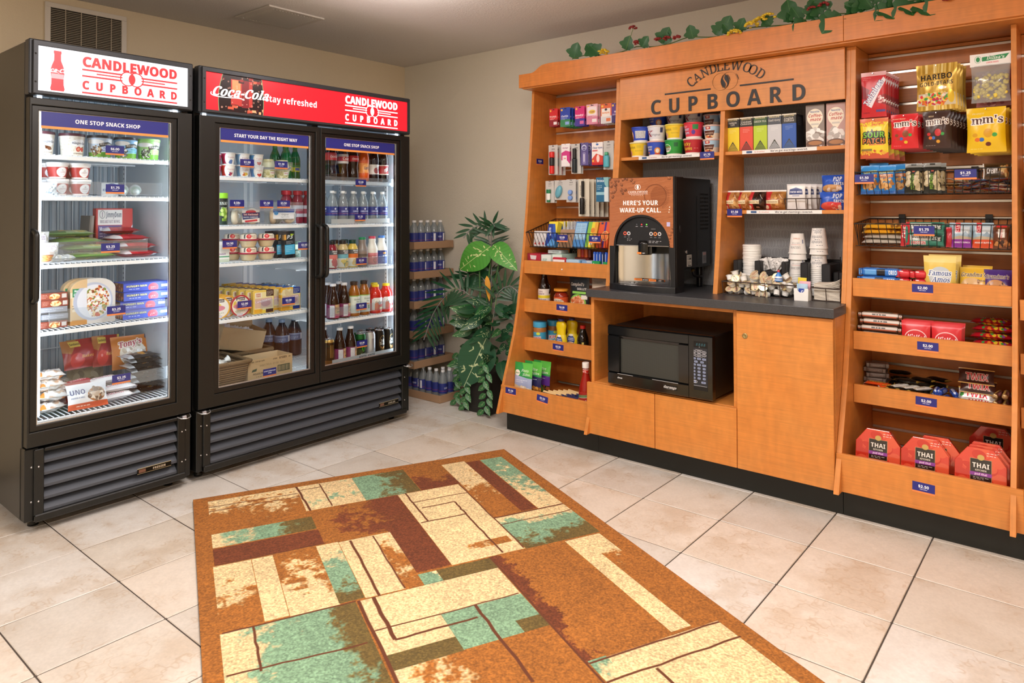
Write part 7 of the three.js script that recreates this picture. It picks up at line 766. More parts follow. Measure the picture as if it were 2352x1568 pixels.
// ================================================================ coffee machine, microwave and things on the countertop
const TOP = 0.8836;
{
const t = thing('coffee_machine', 'black coffee machine with a brown printed coffee bean front', 'coffee machine'), x0 = 2.19, x1 = 2.572, zf = 0.50, zb = 0.06, body = mat(0x0d1013,0.33), sat = mat(0x14161a, 0.38), W = x1 - x0, xc = (x0 + x1) / 2;
part('body_shell', merge([board(x0 + 0.004,1.0, zb, x1 - 0.004,1.472,0.40,0.004), board(x0, TOP + 0.03,0.40, x0 + 0.032,1.475,0.488,0.003), board(x1 - 0.032, TOP + 0.03,0.40, x1,1.475,0.488,0.003), board(x0 + 0.032,1.14,0.40, x1 - 0.032,1.475,0.488,0.002)]), body, t);
for (const x of [x0 + 0.05, x1 - 0.05]) part('leg', lathe([[0,0], [0.016,0], [0.016,0.01], [0.02,0.1165], [0,0.1165]], 14).translate(x, TOP, 0.11), body, t);
const s = new THREE.Shape([[-W / 2,0.03], [W / 2,0.03], [W / 2,0.592], [-W / 2,0.592]].map((p) => new THREE.Vector2(...p))), h = new THREE.Path(); h.moveTo(-0.168,0.035); h.lineTo(-0.155,0.245); h.bezierCurveTo(-0.15,0.33,-0.08,0.386,0,0.386); h.bezierCurveTo(0.08,0.386,0.15,0.33,0.155,0.245); h.lineTo(0.168,0.035); h.closePath(); s.holes.push(h);
part('front_door', new THREE.ExtrudeGeometry(s, { depth: 0.014, bevelEnabled: true, bevelThickness: 0.001, bevelSize: 0.001, bevelSegments: 1, bevelOffset: -0.001, curveSegments: 16 }).translate(xc, TOP, 0.4885), sat, t);
const pc = cell(W, 0.362, '#a8663f', (g) => {
const c = g.c; for (let i = 0; i < 900; i++) { const y = g.q() * g.h; c.strokeStyle = ['rgba(122,66,36,.22)', 'rgba(205,145,104,.22)', 'rgba(90,44,22,.16)'][i % 3]; c.lineWidth = 1 + g.q() * 4; c.beginPath(); const x = g.q() * g.w; c.moveTo(x, y); c.bezierCurveTo(x + 40, y - 8 + g.q() * 16, x + 80, y - 14 + g.q() * 10, x + 150, y - 26 + g.q() * 12); c.stroke(); }
g.O('rgba(96,48,24,.55)', 0.72,0.27,0.16,0.16,0.016); g.E('rgba(112,58,30,.35)', 0.76,0.27,0.11,0.135); for (let i = 0; i < 16; i++) { const a = -0.9 + i * 0.14; g.L('rgba(96,48,24,.5)', 0.008,0.78 + 0.1 * Math.cos(a), 0.28 + 0.13 * Math.sin(a), 0.78 + 0.15 * Math.cos(a), 0.28 + 0.18 * Math.sin(a)); }
const bean = (x, y, r, a) => { g.E('#3a1d10', x + 0.004, y + 0.006, r * 1.02, r * 0.78, a); g.E(['#8a5232', '#a5643e', '#7a4426'][(g.q() * 3) | 0], x, y, r, r * 0.74, a); g.E('rgba(220,160,120,.6)', x - r * 0.2, y - r * 0.2, r * 0.5, r * 0.3, a); c.save(); c.translate(x * g.w, y * g.h); c.rotate(a); c.strokeStyle = '#2a120a'; c.lineWidth = 3; c.beginPath(); c.moveTo(-r * 0.85 * g.w, 0); c.quadraticCurveTo(0, r * 0.3 * g.w, r * 0.85 * g.w, 0); c.stroke(); c.restore(); };
for (let i = 0; i < 70; i++) { const u = g.q(), v = g.q() * 0.34; if (u * 0.9 + v * 1.9 < 0.62 + g.q() * 0.12) bean(u * 0.68, v, 0.026, g.q() * 3); } bean(0.92,0.02,0.03,0.3); for (let i = 0; i < 7; i++) bean(0.9 + g.q() * 0.08,0.72 + i * 0.045,0.026, g.q() * 3); g.R('#b9b4dc', 0.885,0.64,0.05,0.06); for (const p of [[0.93,0.43], [0.925,0.465], [0.92,0.5]]) g.E('#f4e9e0', p[0], p[1], 0.008,0.009);
for (const d of [-0.014,0.014]) g.O('#fff', 0.455 + d, 0.14,0.028,0.033,0.006); g.E('#fff', 0.455,0.14,0.012,0.022); g.X('CANDLEWOOD', 0.455,0.21,0.044, '#fff', { s: 1, b: 0, fit: 0.31 }); g.R('#fff', 0.32,0.238,0.29,0.004); g.X('SUITES', 0.455,0.258,0.024, '#fff', { s: 1, sp: 0.02, b: 0 });
g.X('HERE\'S YOUR', 0.49,0.368,0.092, '#fff', { fit: 0.66 }); g.X('WAKE-UP CALL.', 0.49,0.472,0.092, '#fff', { fit: 0.76 });
}, 2200);
{ const ps = new THREE.Shape([[-W / 2 + 0.002,0.232], [-W / 2 + 0.002,0.59], [W / 2 - 0.008,0.59], [W / 2 - 0.008,0.232]].map((p) => new THREE.Vector2(...p))); ps.lineTo(0.164,0.232); ps.bezierCurveTo(0.16,0.335,0.085,0.398,0,0.398); ps.bezierCurveTo(-0.085,0.398,-0.16,0.335,-0.164,0.232); ps.closePath(); const g = new THREE.ExtrudeGeometry(ps, { depth: 0.0012, bevelEnabled: false, curveSegments: 16 }), a = g.attributes.uv, p = g.attributes.position; for (let i = 0; i < p.count; i++) a.setXY(i, cu(pc, Math.min(1, Math.max(0, p.getX(i) / W + 0.5))), cv(pc, Math.min(1, Math.max(0, (p.getY(i) - 0.23) / 0.362)))); part('printed_panel', g.translate(xc, TOP, 0.5047), sheetMat(pc.i, 'gloss'), t, 'brown printed panel with coffee beans and white slogan'); }
const cf = cell(0.32,0.145, '#15171b', (g) => { for (const [x, c] of [[0.4, '#5a5a60'], [0.49, '#f04040'], [0.58, '#6ae04a']]) { g.E(c, x, 0.25,0.012,0.026); g.R('#9a9aa0', x - 0.02,0.31,0.04,0.025); } for (const [x, c] of [[0.18, '#e0604a'], [0.25, '#c8c8cc'], [0.66, '#c8c8cc'], [0.735, '#f08a4a'], [0.81, '#c8c8cc']]) { g.O(c, x, 0.58,0.024,0.053,0.035); g.R('#8a8a90', x - 0.02,0.7,0.04,0.02); } g.R('#aaa', 0.66,0.4,0.08,0.012); g.T('#b0b0b4', 0.22,0.78,0.1,2,0.05,0.02); g.T('#b0b0b4', 0.62,0.84,0.22,2,0.05,0.02); }, 2400);
{ const ps = new THREE.Shape(); ps.moveTo(-0.154,0.238); ps.bezierCurveTo(-0.149,0.325,-0.08,0.381,0,0.381); ps.bezierCurveTo(0.08,0.381,0.149,0.325,0.154,0.238); ps.closePath(); const g = new THREE.ExtrudeGeometry(ps, { depth: 0.003, bevelEnabled: false, curveSegments: 16 }), a = g.attributes.uv, p = g.attributes.position; for (let i = 0; i < p.count; i++) a.setXY(i, cu(cf, Math.min(1, Math.max(0, p.getX(i) / 0.32 + 0.5))), cv(cf, Math.min(1, Math.max(0, (p.getY(i) - 0.238) / 0.145)))); part('control_panel', g.translate(xc, TOP, 0.4885), sheetMat(cf.i, 'card'), t); }
for (const [x, c, e] of [[-0.003,0xff3030,3], [0.026,0x60f040,2.5]]) part('indicator_light', new THREE.SphereGeometry(0.003,10,8).scale(1,1,0.5).translate(xc + x, TOP + 0.3465,0.492), new THREE.MeshStandardMaterial({ color: c, emissive: c, emissiveIntensity: e, roughness: 0.4 }), t);
part('steel_back', new THREE.CylinderGeometry(0.1655,0.1655,0.23,40,1, true, Math.PI / 2 + 0.02, Math.PI - 0.04).scale(1,1,0.42).translate(xc, TOP + 0.145,0.485), new THREE.MeshStandardMaterial({ color: 0xd8d8d6, metalness: 1, roughness: 0.16, side: THREE.DoubleSide }), t);
part('steel_trim', merge([board(xc - 0.157, TOP + 0.234,0.489, xc + 0.157, TOP + 0.2385,0.494)]), chrome, t);
part('spout', merge([lathe([[0,0], [0.034,0], [0.036,0.005], [0.036,0.055], [0.03,0.072], [0,0.078]], 28).translate(xc + 0.005, TOP + 0.19,0.472)]), mat(0x08090a, 0.15), t);
const wc = cell(0.19,0.012, '#1a1a1a', (g) => { g.R('#f0873a', 0,0,0.27,1); g.X('! WARNING', 0.14,0.5,0.6, '#3a1a0a', { fit: 0.2 }); g.X('HOT LIQUIDS', 0.38,0.5,0.6, '#fff', { fit: 0.18 }); g.R('#f0873a', 0.49,0,0.25,1); g.X('CALIENTE', 0.62,0.5,0.6, '#3a1a0a', { fit: 0.2 }); g.X('| HOT', 0.86,0.5,0.6, '#fff'); }, 2600); part('warning_strip', carton(0.175,0.011,0.0008, wc).translate(xc + 0.005, TOP + 0.048,0.432), sheetMat(wc.i, 'card'), t);
{ const w2 = cell(0.05,0.01, '#f0873a', (g) => { g.R('#1a1a1a', 0.5,0,0.5,1); g.X('HOT', 0.76,0.5,0.7, '#fff'); }, 2600); part('warning_strip', carton(0.05,0.01,0.0008, w2).translate(xc + 0.004, TOP + 0.194,0.5085), sheetMat(w2.i, 'card'), t); }
{ const ps = new THREE.Shape(); ps.moveTo(-W / 2,0); ps.lineTo(-W / 2,0.10); ps.bezierCurveTo(-0.1,0.155,0.1,0.155, W / 2,0.10); ps.lineTo(W / 2,0); ps.closePath(); const g = new THREE.ExtrudeGeometry(ps, { depth: 0.028, bevelEnabled: true, bevelThickness: 0.002, bevelSize: 0.002, bevelSegments: 2, bevelOffset: -0.002, curveSegments: 16 }).rotateX(-Math.PI / 2).scale(1,1,-1); const q = g.attributes.position; for (let i = 0; i < q.count; i += 3) { const a = [q.getX(i + 1), q.getY(i + 1), q.getZ(i + 1)]; q.setXYZ(i + 1, q.getX(i + 2), q.getY(i + 2), q.getZ(i + 2)); q.setXYZ(i + 2,...a); } g.computeVertexNormals(); const dt = part('drip_tray', g.translate(xc, TOP + 0.0025,0.405), sat, t); const bars = []; for (let i = 0; i < 13; i++) bars.push(board(xc - 0.13 + i * 0.0205, TOP + 0.0308,0.42, xc - 0.122 + i * 0.0205, TOP + 0.0325,0.515,0.0004)); part('drip_grid', merge(bars), mat(0x2c2e32,0.3, { metalness: 0.5 }), dt); }
const vents = []; for (let i = 0; i < 10; i++) for (const z of [0.10,0.155]) vents.push(board(x1 - 0.0039,1.20 + i * 0.0205, z, x1 - 0.0012,1.209 + i * 0.0205, z + 0.04,0.001)); part('side_vent', merge(vents), mat(0x030303,0.7), t); part('side_panel', merge([board(x1 - 0.0042,1.01,0.066, x1 - 0.0022,1.43,0.07,0.0003), board(x1 - 0.0042,1.01,0.235, x1 - 0.0012,1.38,0.2375,0.0003)]), mat(0x040506,0.6), t);
const plate = cell(0.055,0.06, '#b9b6b0', (g) => { g.T('#2a2a2a', 0.08,0.12,0.8,4,0.1,0.04); g.R('#2a2a2a', 0.5,0.28,0.4,0.14); g.T('#2a2a2a', 0.08,0.6,0.8,3,0.1,0.04); g.R('#2a2a2a', 0.2,0.88,0.7,0.08); }, 1800), plate2 = cell(0.045,0.062, '#8f959c', (g) => { g.R('#c9a5a5', 0.06,0.06,0.88,0.22); g.T('#3a3a40', 0.1,0.4,0.8,5,0.1,0.035); }, 1800);
part('rating_plate', carton(0.055,0.06,0.0008, plate).rotateY(FR).translate(x1 - 0.0036,1.012,0.335), sheetMat(plate.i, 'card'), t); part('rating_plate', carton(0.045,0.062,0.0008, plate2).rotateY(FR).translate(x1 - 0.0036,1.018,0.15), sheetMat(plate2.i, 'card'), t); part('lock', lathe([[0,0], [0.01,0], [0.01,0.004], [0.006,0.005], [0,0.005]], 16).rotateZ(-Math.PI / 2).translate(x1 - 0.004,1.088,0.37), chrome, t); part('pull', new THREE.SphereGeometry(0.01,12,8).scale(0.3,2,0.8).translate(x1,1.21,0.445), sat, t);
part('hose', tube([V(x1 - 0.05,1.0,0.2), V(x1 - 0.045,0.97,0.2), V(x1 - 0.04,0.95,0.19), V(x1 - 0.03,0.945,0.13), V(x1 - 0.08,0.95,0.05), V(x1 - 0.1,0.95,0.025)], 0.008,24,8), mat(0x121212,0.5), t); part('brass_valve', lathe([[0,0], [0.009,0], [0.009,0.012], [0.006,0.014], [0.006,0.024], [0,0.024]], 6).translate(x1 - 0.047,0.972,0.2), mat(0xb8923a, 0.3, { metalness: 0.9 }), t);
}
{ // microwave
const t = thing('microwave', 'black microwave oven standing in the open bay of the cabinet', 'microwave', [2.516,0.392,0]), W = 0.572, H = 0.303, f = 0.013, gl = new THREE.MeshPhysicalMaterial({ color: 0x0a0b0c, roughness: 0.14, clearcoat: 0.5, clearcoatRoughness: 0.08 }), dull = mat(0x111210,0.4);
part('casing', board(-W / 2 + 0.004, f, 0.13, W / 2 - 0.004, f + H - 0.004,0.555,0.006), dull, t); for (const x of [-0.24,0.24]) for (const z of [0.17,0.52]) part('foot', lathe([[0,0.0005], [0.013,0.0005], [0.015, f], [0, f]], 12).translate(x, 0, z), dull, t);
const dw = 0.452, x0 = -W / 2, nx = 24, bow = (x) => 0.0 + 0.02 * (1 - Math.pow((x - x0 - dw * 0.55) / (dw * 0.62), 2)), zf = 0.587;
const sh = (xa, xb, ya, yb, z0, dz) => { const pos = [], idx = [], n = nx; for (let i = 0; i <= n; i++) { const x = lerp(xa, xb, i / n), z = z0 + dz(x); for (const [y, zz] of [[ya, 0.556], [ya, z - 0.004], [ya + 0.004, z], [yb - 0.006, z], [yb, z - 0.008], [yb, 0.556]]) pos.push(x, y, zz); } for (let i = 0; i < n; i++) for (let j = 0; j < 5; j++) { const a = i * 6 + j, b = a + 6; idx.push(a, b, b + 1, a, b + 1, a + 1); } for (let j = 1; j < 5; j++) { idx.push(0, j, j + 1); const k = n * 6; idx.push(k, k + j + 1, k + j); } const g = new THREE.BufferGeometry(); g.setAttribute('position', new THREE.Float32BufferAttribute(pos, 3)); g.setAttribute('uv', new THREE.Float32BufferAttribute(new Float32Array(pos.length / 3 * 2), 2)); g.setIndex(idx); const q = g.toNonIndexed(); q.computeVertexNormals(); return q; };
const dz = (x) => bow(x) * 0.5; const d = part('door', merge([sh(x0, x0 + dw, f + H - 0.05, f + H, zf, dz), sh(x0, x0 + dw, f, f + 0.062, zf, dz), sh(x0, x0 + 0.068, f + 0.062, f + H - 0.05, zf, dz), sh(x0 + dw - 0.05, x0 + dw, f + 0.062, f + H - 0.05, zf, dz)]), gl, t);
part('door_reveal', merge([moved(board(0,0,0, dw - 0.118,0.016,0.002), x0 + 0.068, f + H - 0.05, zf + 0.002,-2.6), moved(board(0,0,0, dw - 0.118,0.016,0.002), x0 + 0.068, f + 0.048, zf - 0.012,0.6)]), gl, d);
const wt = pixelTex(256,256, (x, y) => { const k = (x % 8 < 5 && y % 8 < 5) ? 1 : 0.72; return [66 * k, 70 * k, 66 * k]; }, { repeat: [10,6] }); part('window', board(x0 + 0.069, f + 0.063,0.572, x0 + dw - 0.051, f + H - 0.051,0.577), new THREE.MeshPhysicalMaterial({ map: wt, roughness: 0.25 }), d);
const lm = mat(0xdadada, 0.3); const m1 = cell(0.06,0.02, '#0a0b0c', (g) => g.X('Amana', 0.5,0.5,0.7, '#e4e4e4', { i: 1, fit: 0.95 }), 2200), m2 = cell(0.1,0.024, '#0a0b0c', (g) => { g.X('Radarange', 0.5,0.45,0.75, '#e4e4e4', { i: 1, s: 1, fit: 0.95 }); g.R('#b0b0b0', 0.4,0.86,0.4,0.04); }, 2200);
part('brand_mark', carton(0.052,0.017,0.0006, m1).rotateZ(-0.0).translate(x0 + 0.078, f + 0.03, zf + dz(x0 + 0.078) + 0.0001), sheetMat(m1.i, 'card'), d); part('brand_mark', carton(0.095,0.022,0.0006, m2).translate(x0 + 0.345, f + 0.022, zf + dz(x0 + 0.345) + 0.0002), sheetMat(m2.i, 'card'), d);
part('chrome_line', merge([board(x0 + 0.06, f + 0.058,0, x0 + 0.15, f + 0.0595,0.001).translate(0,0, zf + dz(x0 + 0.1)), board(x0 + 0.26, f + 0.058,0, x0 + 0.40, f + 0.0595,0.001).translate(0,0, zf + dz(x0 + 0.33))]), lm, d);
const cx0 = x0 + dw + 0.002; part('control_block', sh(cx0, W / 2, f, f + H, 0.585, (x) => 0.006 - 0.16 * (x - cx0) * (x - cx0)), gl, t);
const kp = cell(0.086,0.232, '#24272e', (g) => { g.R('#07080a', 0,0,1,0.13); for (let i = 0; i < 4; i++) g.X('8', 0.36 + i * 0.15,0.065,0.075, i < 4 ? '#2c5a66' : '#111', { i: 1 }); g.E('#dfe9ea', 0.52,0.115,0.016,0.007); g.X('Instant Sensor', 0.5,0.175,0.022, '#d8d8dc', { fit: 0.5 }); for (let i = 0; i < 6; i++) { const x = 0.2 + (i % 3) * 0.3, y = 0.215 + ((i / 3) | 0) * 0.06; g.O('#c8cad2', x, y, 0.12,0.024,0.008); g.R('#c8cad2', x - 0.05, y - 0.004,0.1,0.008); } g.X('Automatic Defrost', 0.5,0.312,0.018, '#d8d8dc', { fit: 0.5 }); const key = (x, y, w = 0.2) => { g.R('#8b98b8', x - w / 2, y, w, 0.042,0.01); g.R('#3a4258', x - w / 4, y + 0.016, w / 2,0.01); }; for (const x of [0.2,0.5,0.8]) { key(x, 0.335,0.22); key(x, 0.46,0.22); for (let j = 0; j < 4; j++) key(x, 0.53 + j * 0.068,0.17); } key(0.32,0.398); key(0.68,0.398); g.O('#cfd3dc', 0.24,0.83,0.15,0.026,0.008); key(0.22,0.81,0.2); key(0.76,0.81,0.26); g.R('#c8cad2', 0.04,0.905,0.92,0.006); g.R('#0e1013', 0,0.915,1,0.085); }, 2600);
part('key_pad', carton(0.086,0.232,0.0008, kp).translate(cx0 + 0.052, f + 0.042,0.5905), sheetMat(kp.i, 'card'), t);
}
{ // lids, organiser, cups
const blk = mat(0x15161a, 0.55), o = thing('condiment_organizer', 'black speckled countertop organiser holding cups and lids', 'organizer', [0, TOP, 0]);
const wall = (x0, z0, x1, z1, h) => part('partition', board(x0,0, z0, x1, h, z1,0.003), blk, o);
wall(2.765,0.06,2.79,0.24,0.165); wall(2.875,0.06,2.905,0.24,0.165); wall(3.008,0.06,3.028,0.24,0.165); wall(3.098,0.06,3.133,0.24,0.165); wall(3.194,0.06,3.235,0.235,0.162); part('back_wall', board(2.765,0,0.045,3.235,0.175,0.06,0.003), blk, o); part('tier', board(2.905,0.094,0.061,3.008,0.116,0.235,0.003), blk, o); part('base', board(2.79,0.0005,0.061,3.194,0.006,0.235,0.002), blk, o); part('stirrer_bin', merge([board(3.236,0,0.08,3.262,0.125,0.2,0.003), board(3.262,0,0.08,3.305,0.125,0.1,0.002), board(3.262,0,0.19,3.305,0.125,0.2,0.002)]), blk, o);
const lidG = lathe([[0.045,0], [0.0465,0.001], [0.0455,0.004], [0.043,0.009], [0.036,0.0098], [0.035,0.0082], [0,0.0082]], 26);
const L0 = solo('cup_lid', lidG, plasticWhite, 'white plastic cup lid, lowest of the tall stack', 'cup lid', [2.833, TOP + 0.0062,0.16], 0, 'white lids in one tall stack'); const NL = 38; for (let i = 1; i < NL; i++) copyOf(L0, i === NL - 1 ? 'white plastic cup lid on top of the tall stack' : 'white plastic cup lid inside the tall stack between top and bottom', [2.833 + rr(-0.0012,0.0012), TOP + 0.0062 + i * 0.00615,0.16 + rr(-0.0008,0.0008)], 0);
const cupC = (v) => cell(0.23,0.1, '#eeece8', (g) => { const c = g.c; c.translate(g.w, g.h); c.rotate(Math.PI); if (v) { g.X('sustainable', 0.5,0.3,0.2, '#4a5566', { fit: 0.36, b: 0 }); g.X('sostenibile', 0.5,0.56,0.2, '#4a5566', { fit: 0.4, b: 0 }); g.X('durable', 0.46,0.8,0.2, '#5a6576', { fit: 0.26, b: 0 }); g.T('#5a6576', 0.3,0.14,0.36,1,0.1,0.02); g.T('#5a6576', 0.4,0.43,0.3,1,0.1,0.03); g.T('#5a6576', 0.3,0.9,0.36,2,0.06,0.02); } else { g.X('CANDLEWOOD', 0.5,0.3,0.17, '#4a4f58', { s: 1, b: 0, fit: 0.36 }); g.R('#c0504a', 0.32,0.43,0.34,0.012); g.X('SUITES', 0.5,0.52,0.1, '#4a4f58', { s: 1, sp: 0.05 }); g.X('IHG Rewards', 0.46,0.75,0.13, '#c87a5a', { b: 0, fit: 0.26 }); g.R('#4a5a8a', 0.2,0.5,0.04,0.2); } }, 1600);
const cupAt = (v, l, x, y, z) => { const c = cupC(v), t = thing('paper_cup', l, 'paper cup', [x, y, z]); part('cup_wall', lathe([[0.0415,0.004], [0.0295,0.098]], 28, c, 0.6), sheetMat(c.i, 'paper'), t); part('rim', lathe([[0.0415,0.0], [0.0435,0.001], [0.0435,0.004], [0.0415,0.005]], 26), plasticWhite, t); part('cup_base', merge([lathe([[0.0296,0.096], [0.0302,0.0985], [0.029,0.099], [0.0282,0.09], [0,0.09]], 26)]), plasticWhite, t); return t; };
const stack = (v, x, n, ht, who) => { const base = cupAt(v, 'white paper cup, lowest of the ' + who + ' upside down cup stack', x, TOP + 0.0065,0.165); base.userData.group = 'nested cups of the ' + who + ' stack'; const st = (ht - 0.2) / (n - 3); for (let i = 1; i < n; i++) { const y = i === n - 1 ? ht - 0.099 : i === n - 2 ? ht - 0.128 : TOP * 0 + i * st; copyOf(base, i === n - 1 ? 'white paper cup on top of the ' + who + ' cup stack' : i === n - 2 ? 'white paper cup second from the top of the ' + who + ' cup stack' : 'white paper cup nested inside the ' + who + ' cup stack', [x, TOP + 0.0065 + y, 0.165], (i % 2) * 0.05); } };
stack(0,3.063,15,0.297, 'left'); stack(1,3.163,17,0.325, 'right');
const pk = cell(0.05,0.06, '#d9d8d6', (g) => { g.B(['#f2f1ef', '#b9b7b4', '#8f8d8a'], 0.5,0.5,0.5,0.5,20,0.12); g.T('#6a6a6a', 0.2,0.4,0.6,2,0.1,0.03); });
for (let i = 0; i < 8; i++) { const m = bag('sweetener_sachet', 'crumpled white sweetener packet in the middle pocket of the organiser, ' + ORD[i] + ' from the left', 'sachet', 0.045,0.062,0.006, pk, 2.92 + i * 0.0105, TOP + 0.118,0.20 - (i % 3) * 0.02, (i % 3 - 1) * 0.3, { seed: 500 + i, nx: 5, ny: 5, wr: 0.4 }); m.rotation.z = [0.3,-0.2,0.5,-0.6,0.1,-0.4,0.7,-0.1][i]; }
const strawM = mat(0x0d0d0f, 0.35); for (let i = 0; i < 16; i++) { const m = solo('stirrer', rod(V(0,0,0), V(rr(-0.012,0.012), 0.19, rr(-0.01,0.01)), 0.0022,6), strawM, 'thin black stirrer straw in the bin at the right end of the organiser', 'stirrer', [3.268 + (i % 6) * 0.006, TOP + 0.005,0.11 + ((i / 6) | 0) * 0.022], 0, 'black stirrers in the organiser bin'); }
{ const t = thing('sachet_cup', 'clear plastic cup of white sachets between cups and napkins', 'holder', [3.215, TOP, 0.285]); part('cup', merge([board(-0.028,0,0.02,0.028,0.075,0.022), board(-0.028,0,-0.022,0.028,0.075,-0.02), board(-0.028,0,-0.02,-0.026,0.075,0.02), board(0.026,0,-0.02,0.028,0.075,0.02), board(-0.026,0,-0.02,0.026,0.002,0.02)]), clearPlastic, t); for (let i = 0; i < 4; i++) part('sachet', pouch(0.045,0.055,0.008, pk, { seed: 520 + i, nx: 4, ny: 4 }).translate(0,0.012,-0.014 + i * 0.009), sheetMat(pk.i, 'paper'), t); }
wireBasket('wire_basket', 'brown wire basket heaped with creamer cups', 2.76,3.115, TOP + 0.003, TOP + 0.066,0.245,0.372, brownWire, 0.072, { back: TOP + 0.066, zff: 0.36, r: 0.002, R: 0.0032, in: 0.004 });
const lidC = cell(0.04,0.04, '#eadfbf', (g) => { g.E('#e0c890', 0.5,0.5,0.5,0.5); g.E('#efe4c4', 0.5,0.5,0.42,0.42); g.X('Coffee', 0.5,0.42,0.2, '#b04a40', { i: 1 }); g.X('mate', 0.5,0.6,0.2, '#b04a40', { i: 1 }); g.R('#5a5a60', 0.1,0.4,0.1,0.2); }), lidG2 = toCell(new THREE.CircleGeometry(0.0215,18).rotateX(-Math.PI / 2).translate(0,0.0236,0), lidC), cupG = lathe([[0,0], [0.0125,0], [0.0135,0.001], [0.0175,0.021], [0.0215,0.0218], [0.0218,0.0232], [0,0.0232]], 16), q = rng(71);
const c0 = thing('creamer_cup', 'x', 'creamer', [0,-5,0]); part('cup', cupG, plasticWhite, c0); part('foil_lid', lidG2, sheetMat(lidC.i, 'foil'), c0); let first = true;
const LAY = [[8,2,0.012], [8,2,0.043], [8,2,0.07], [6,1,0.093]]; const side = ['front', 'rear'];
LAY.forEach(([n, m, y], li) => { for (let j = 0; j < m; j++) for (let i = 0; i < n; i++) { const lab = 'white creamer cup with a printed lid in the brown basket, ' + ORD[i] + ' from the left in the ' + (m > 1 ? side[j] + ' of the ' : '') + ['lowest', 'second', 'third', 'topmost'][li] + ' layer'; const c = first ? c0 : c0.clone(); if (!first) { c.name = numbered('creamer_cup'); c.userData = { ...c0.userData }; scene.add(c); } first = false; c.userData.label = lab.split(' ').slice(0,20).join(' '); c.userData.label = 'white creamer cup, ' + ORD[i] + ' from the left in the ' + (m > 1 ? side[j] + ' ' : '') + ['lowest', 'second', 'third', 'topmost'][li] + ' basket layer'; c.userData.group = 'creamer cups heaped in the brown basket'; c.position.set(2.785 + (i + (li % 2) * 0.4) * (0.31 / n) + q() * 0.008, TOP + y, 0.335 - j * 0.048 + q() * 0.008 - (li > 2 ? 0.02 : 0)); c.rotation.set((q() - 0.3) * 2.2, q() * 6, (q() - 0.5) * 2.2); } });
{ const c = cell(0.04,0.05, '#3f8ad8', (g) => { g.R('#eef2f6', 0,0.45,1,0.2); g.R('#2a5aa8', 0,0.65,1,0.25); g.R('#c8d8ea', 0.2,0.75,0.6,0.12); }); const t = thing('creamer_bottle', 'small blue pointed creamer bottle with a red tip in the basket', 'creamer', [3.033, TOP + 0.08,0.352]); part('bottle_body', lathe([[0,0], [0.018,0.0], [0.0195,0.004], [0.016,0.025], [0.006,0.042], [0.0045,0.045]], 18, c, 0.7), sheetMat(c.i, 'gloss'), t); part('tip', lathe([[0,0.0445], [0.006,0.0445], [0.0055,0.053], [0,0.055]], 12), mat(0xe04a50,0.4), t); }
wireBasket('wire_basket', 'brown wire basket of beige napkins at the right end', 3.186,3.314, TOP + 0.003, TOP + 0.063,0.245,0.372, brownWire, 0.064, { back: TOP + 0.063, zff: 0.36, r: 0.002, R: 0.0032, in: 0.004 });
const nap = mat(0xd8d0c2,0.9); for (let i = 0; i < 22; i++) { const f = i < 15 ? 0 : (i - 14), g = new THREE.BoxGeometry(0.112,0.0028,0.10,10,1,4), p = g.attributes.position; for (let k = 0; k < p.count; k++) { const x = p.getX(k); p.setY(k, p.getY(k) + (f ? Math.pow(Math.max(0, x / 0.112 + 0.25), 2) * f * 0.006 : 0) + 0.0006 * Math.sin(x * 90 + i)); } g.computeVertexNormals(); const m = solo('napkin', g, nap, 'folded beige paper napkin, ' + (i < 21 ? 'number ' + (i + 1) + ' from the bottom of the pile in the basket' : 'on top of the pile in the basket'), 'napkin', [3.25, TOP + 0.008 + i * 0.0034,0.302], rr(-0.02,0.02)); m.userData.group = 'napkins in the basket'; }
{ const t = thing('sugar_caddy', 'white sweetener caddy between the two wire baskets', 'holder', [3.149, TOP, 0.372]), s = new THREE.Shape(); s.moveTo(-0.03,0); s.lineTo(0.03,0); s.lineTo(0.032,0.056); s.lineTo(0.018,0.056); s.bezierCurveTo(0.016,0.03,-0.016,0.03,-0.018,0.056); s.lineTo(-0.032,0.056); s.closePath(); part('front_wall', new THREE.ExtrudeGeometry(s, { depth: 0.003, bevelEnabled: true, bevelThickness: 0.001, bevelSize: 0.001, bevelSegments: 2, curveSegments: 12 }).translate(0,0.001,0.02), plasticWhite, t); part('tray', merge([board(-0.03,0,-0.03,0.03,0.003,0.02), board(-0.03,0.003,-0.03,0.03,0.05,-0.027), board(-0.03,0.003,-0.027,-0.027,0.05,0.02), board(0.027,0.003,-0.027,0.03,0.05,0.02)]), plasticWhite, t);
const bl = cell(0.05,0.065, '#a9c8e0', (g) => { g.R('#2f45a0', 0.2,0.3,0.5,0.5); g.X('S', 0.45,0.55,0.4, '#dfe6f6', { i: 1 }); }), pink = cell(0.05,0.06, '#e8b4c4'), yel = cell(0.05,0.06, '#ecd84a'); bag('sweetener_sachet', 'pale blue sweetener packet standing in the white caddy', 'sachet', 0.05,0.075,0.014, bl, 3.149, TOP + 0.004,0.376,0, { seed: 530, nx: 5, ny: 5 }); bag('sweetener_sachet', 'pink sweetener packet behind the pale blue one', 'sachet', 0.05,0.085,0.008, pink, 3.155, TOP + 0.004,0.355,0.1, { seed: 531, nx: 5, ny: 5 }); bag('sweetener_sachet', 'yellow sweetener packet behind the creamer basket end', 'sachet', 0.045,0.10,0.008, yel, 3.14, TOP + 0.004,0.345,-0.3, { seed: 532, nx: 5, ny: 5 }); }
}
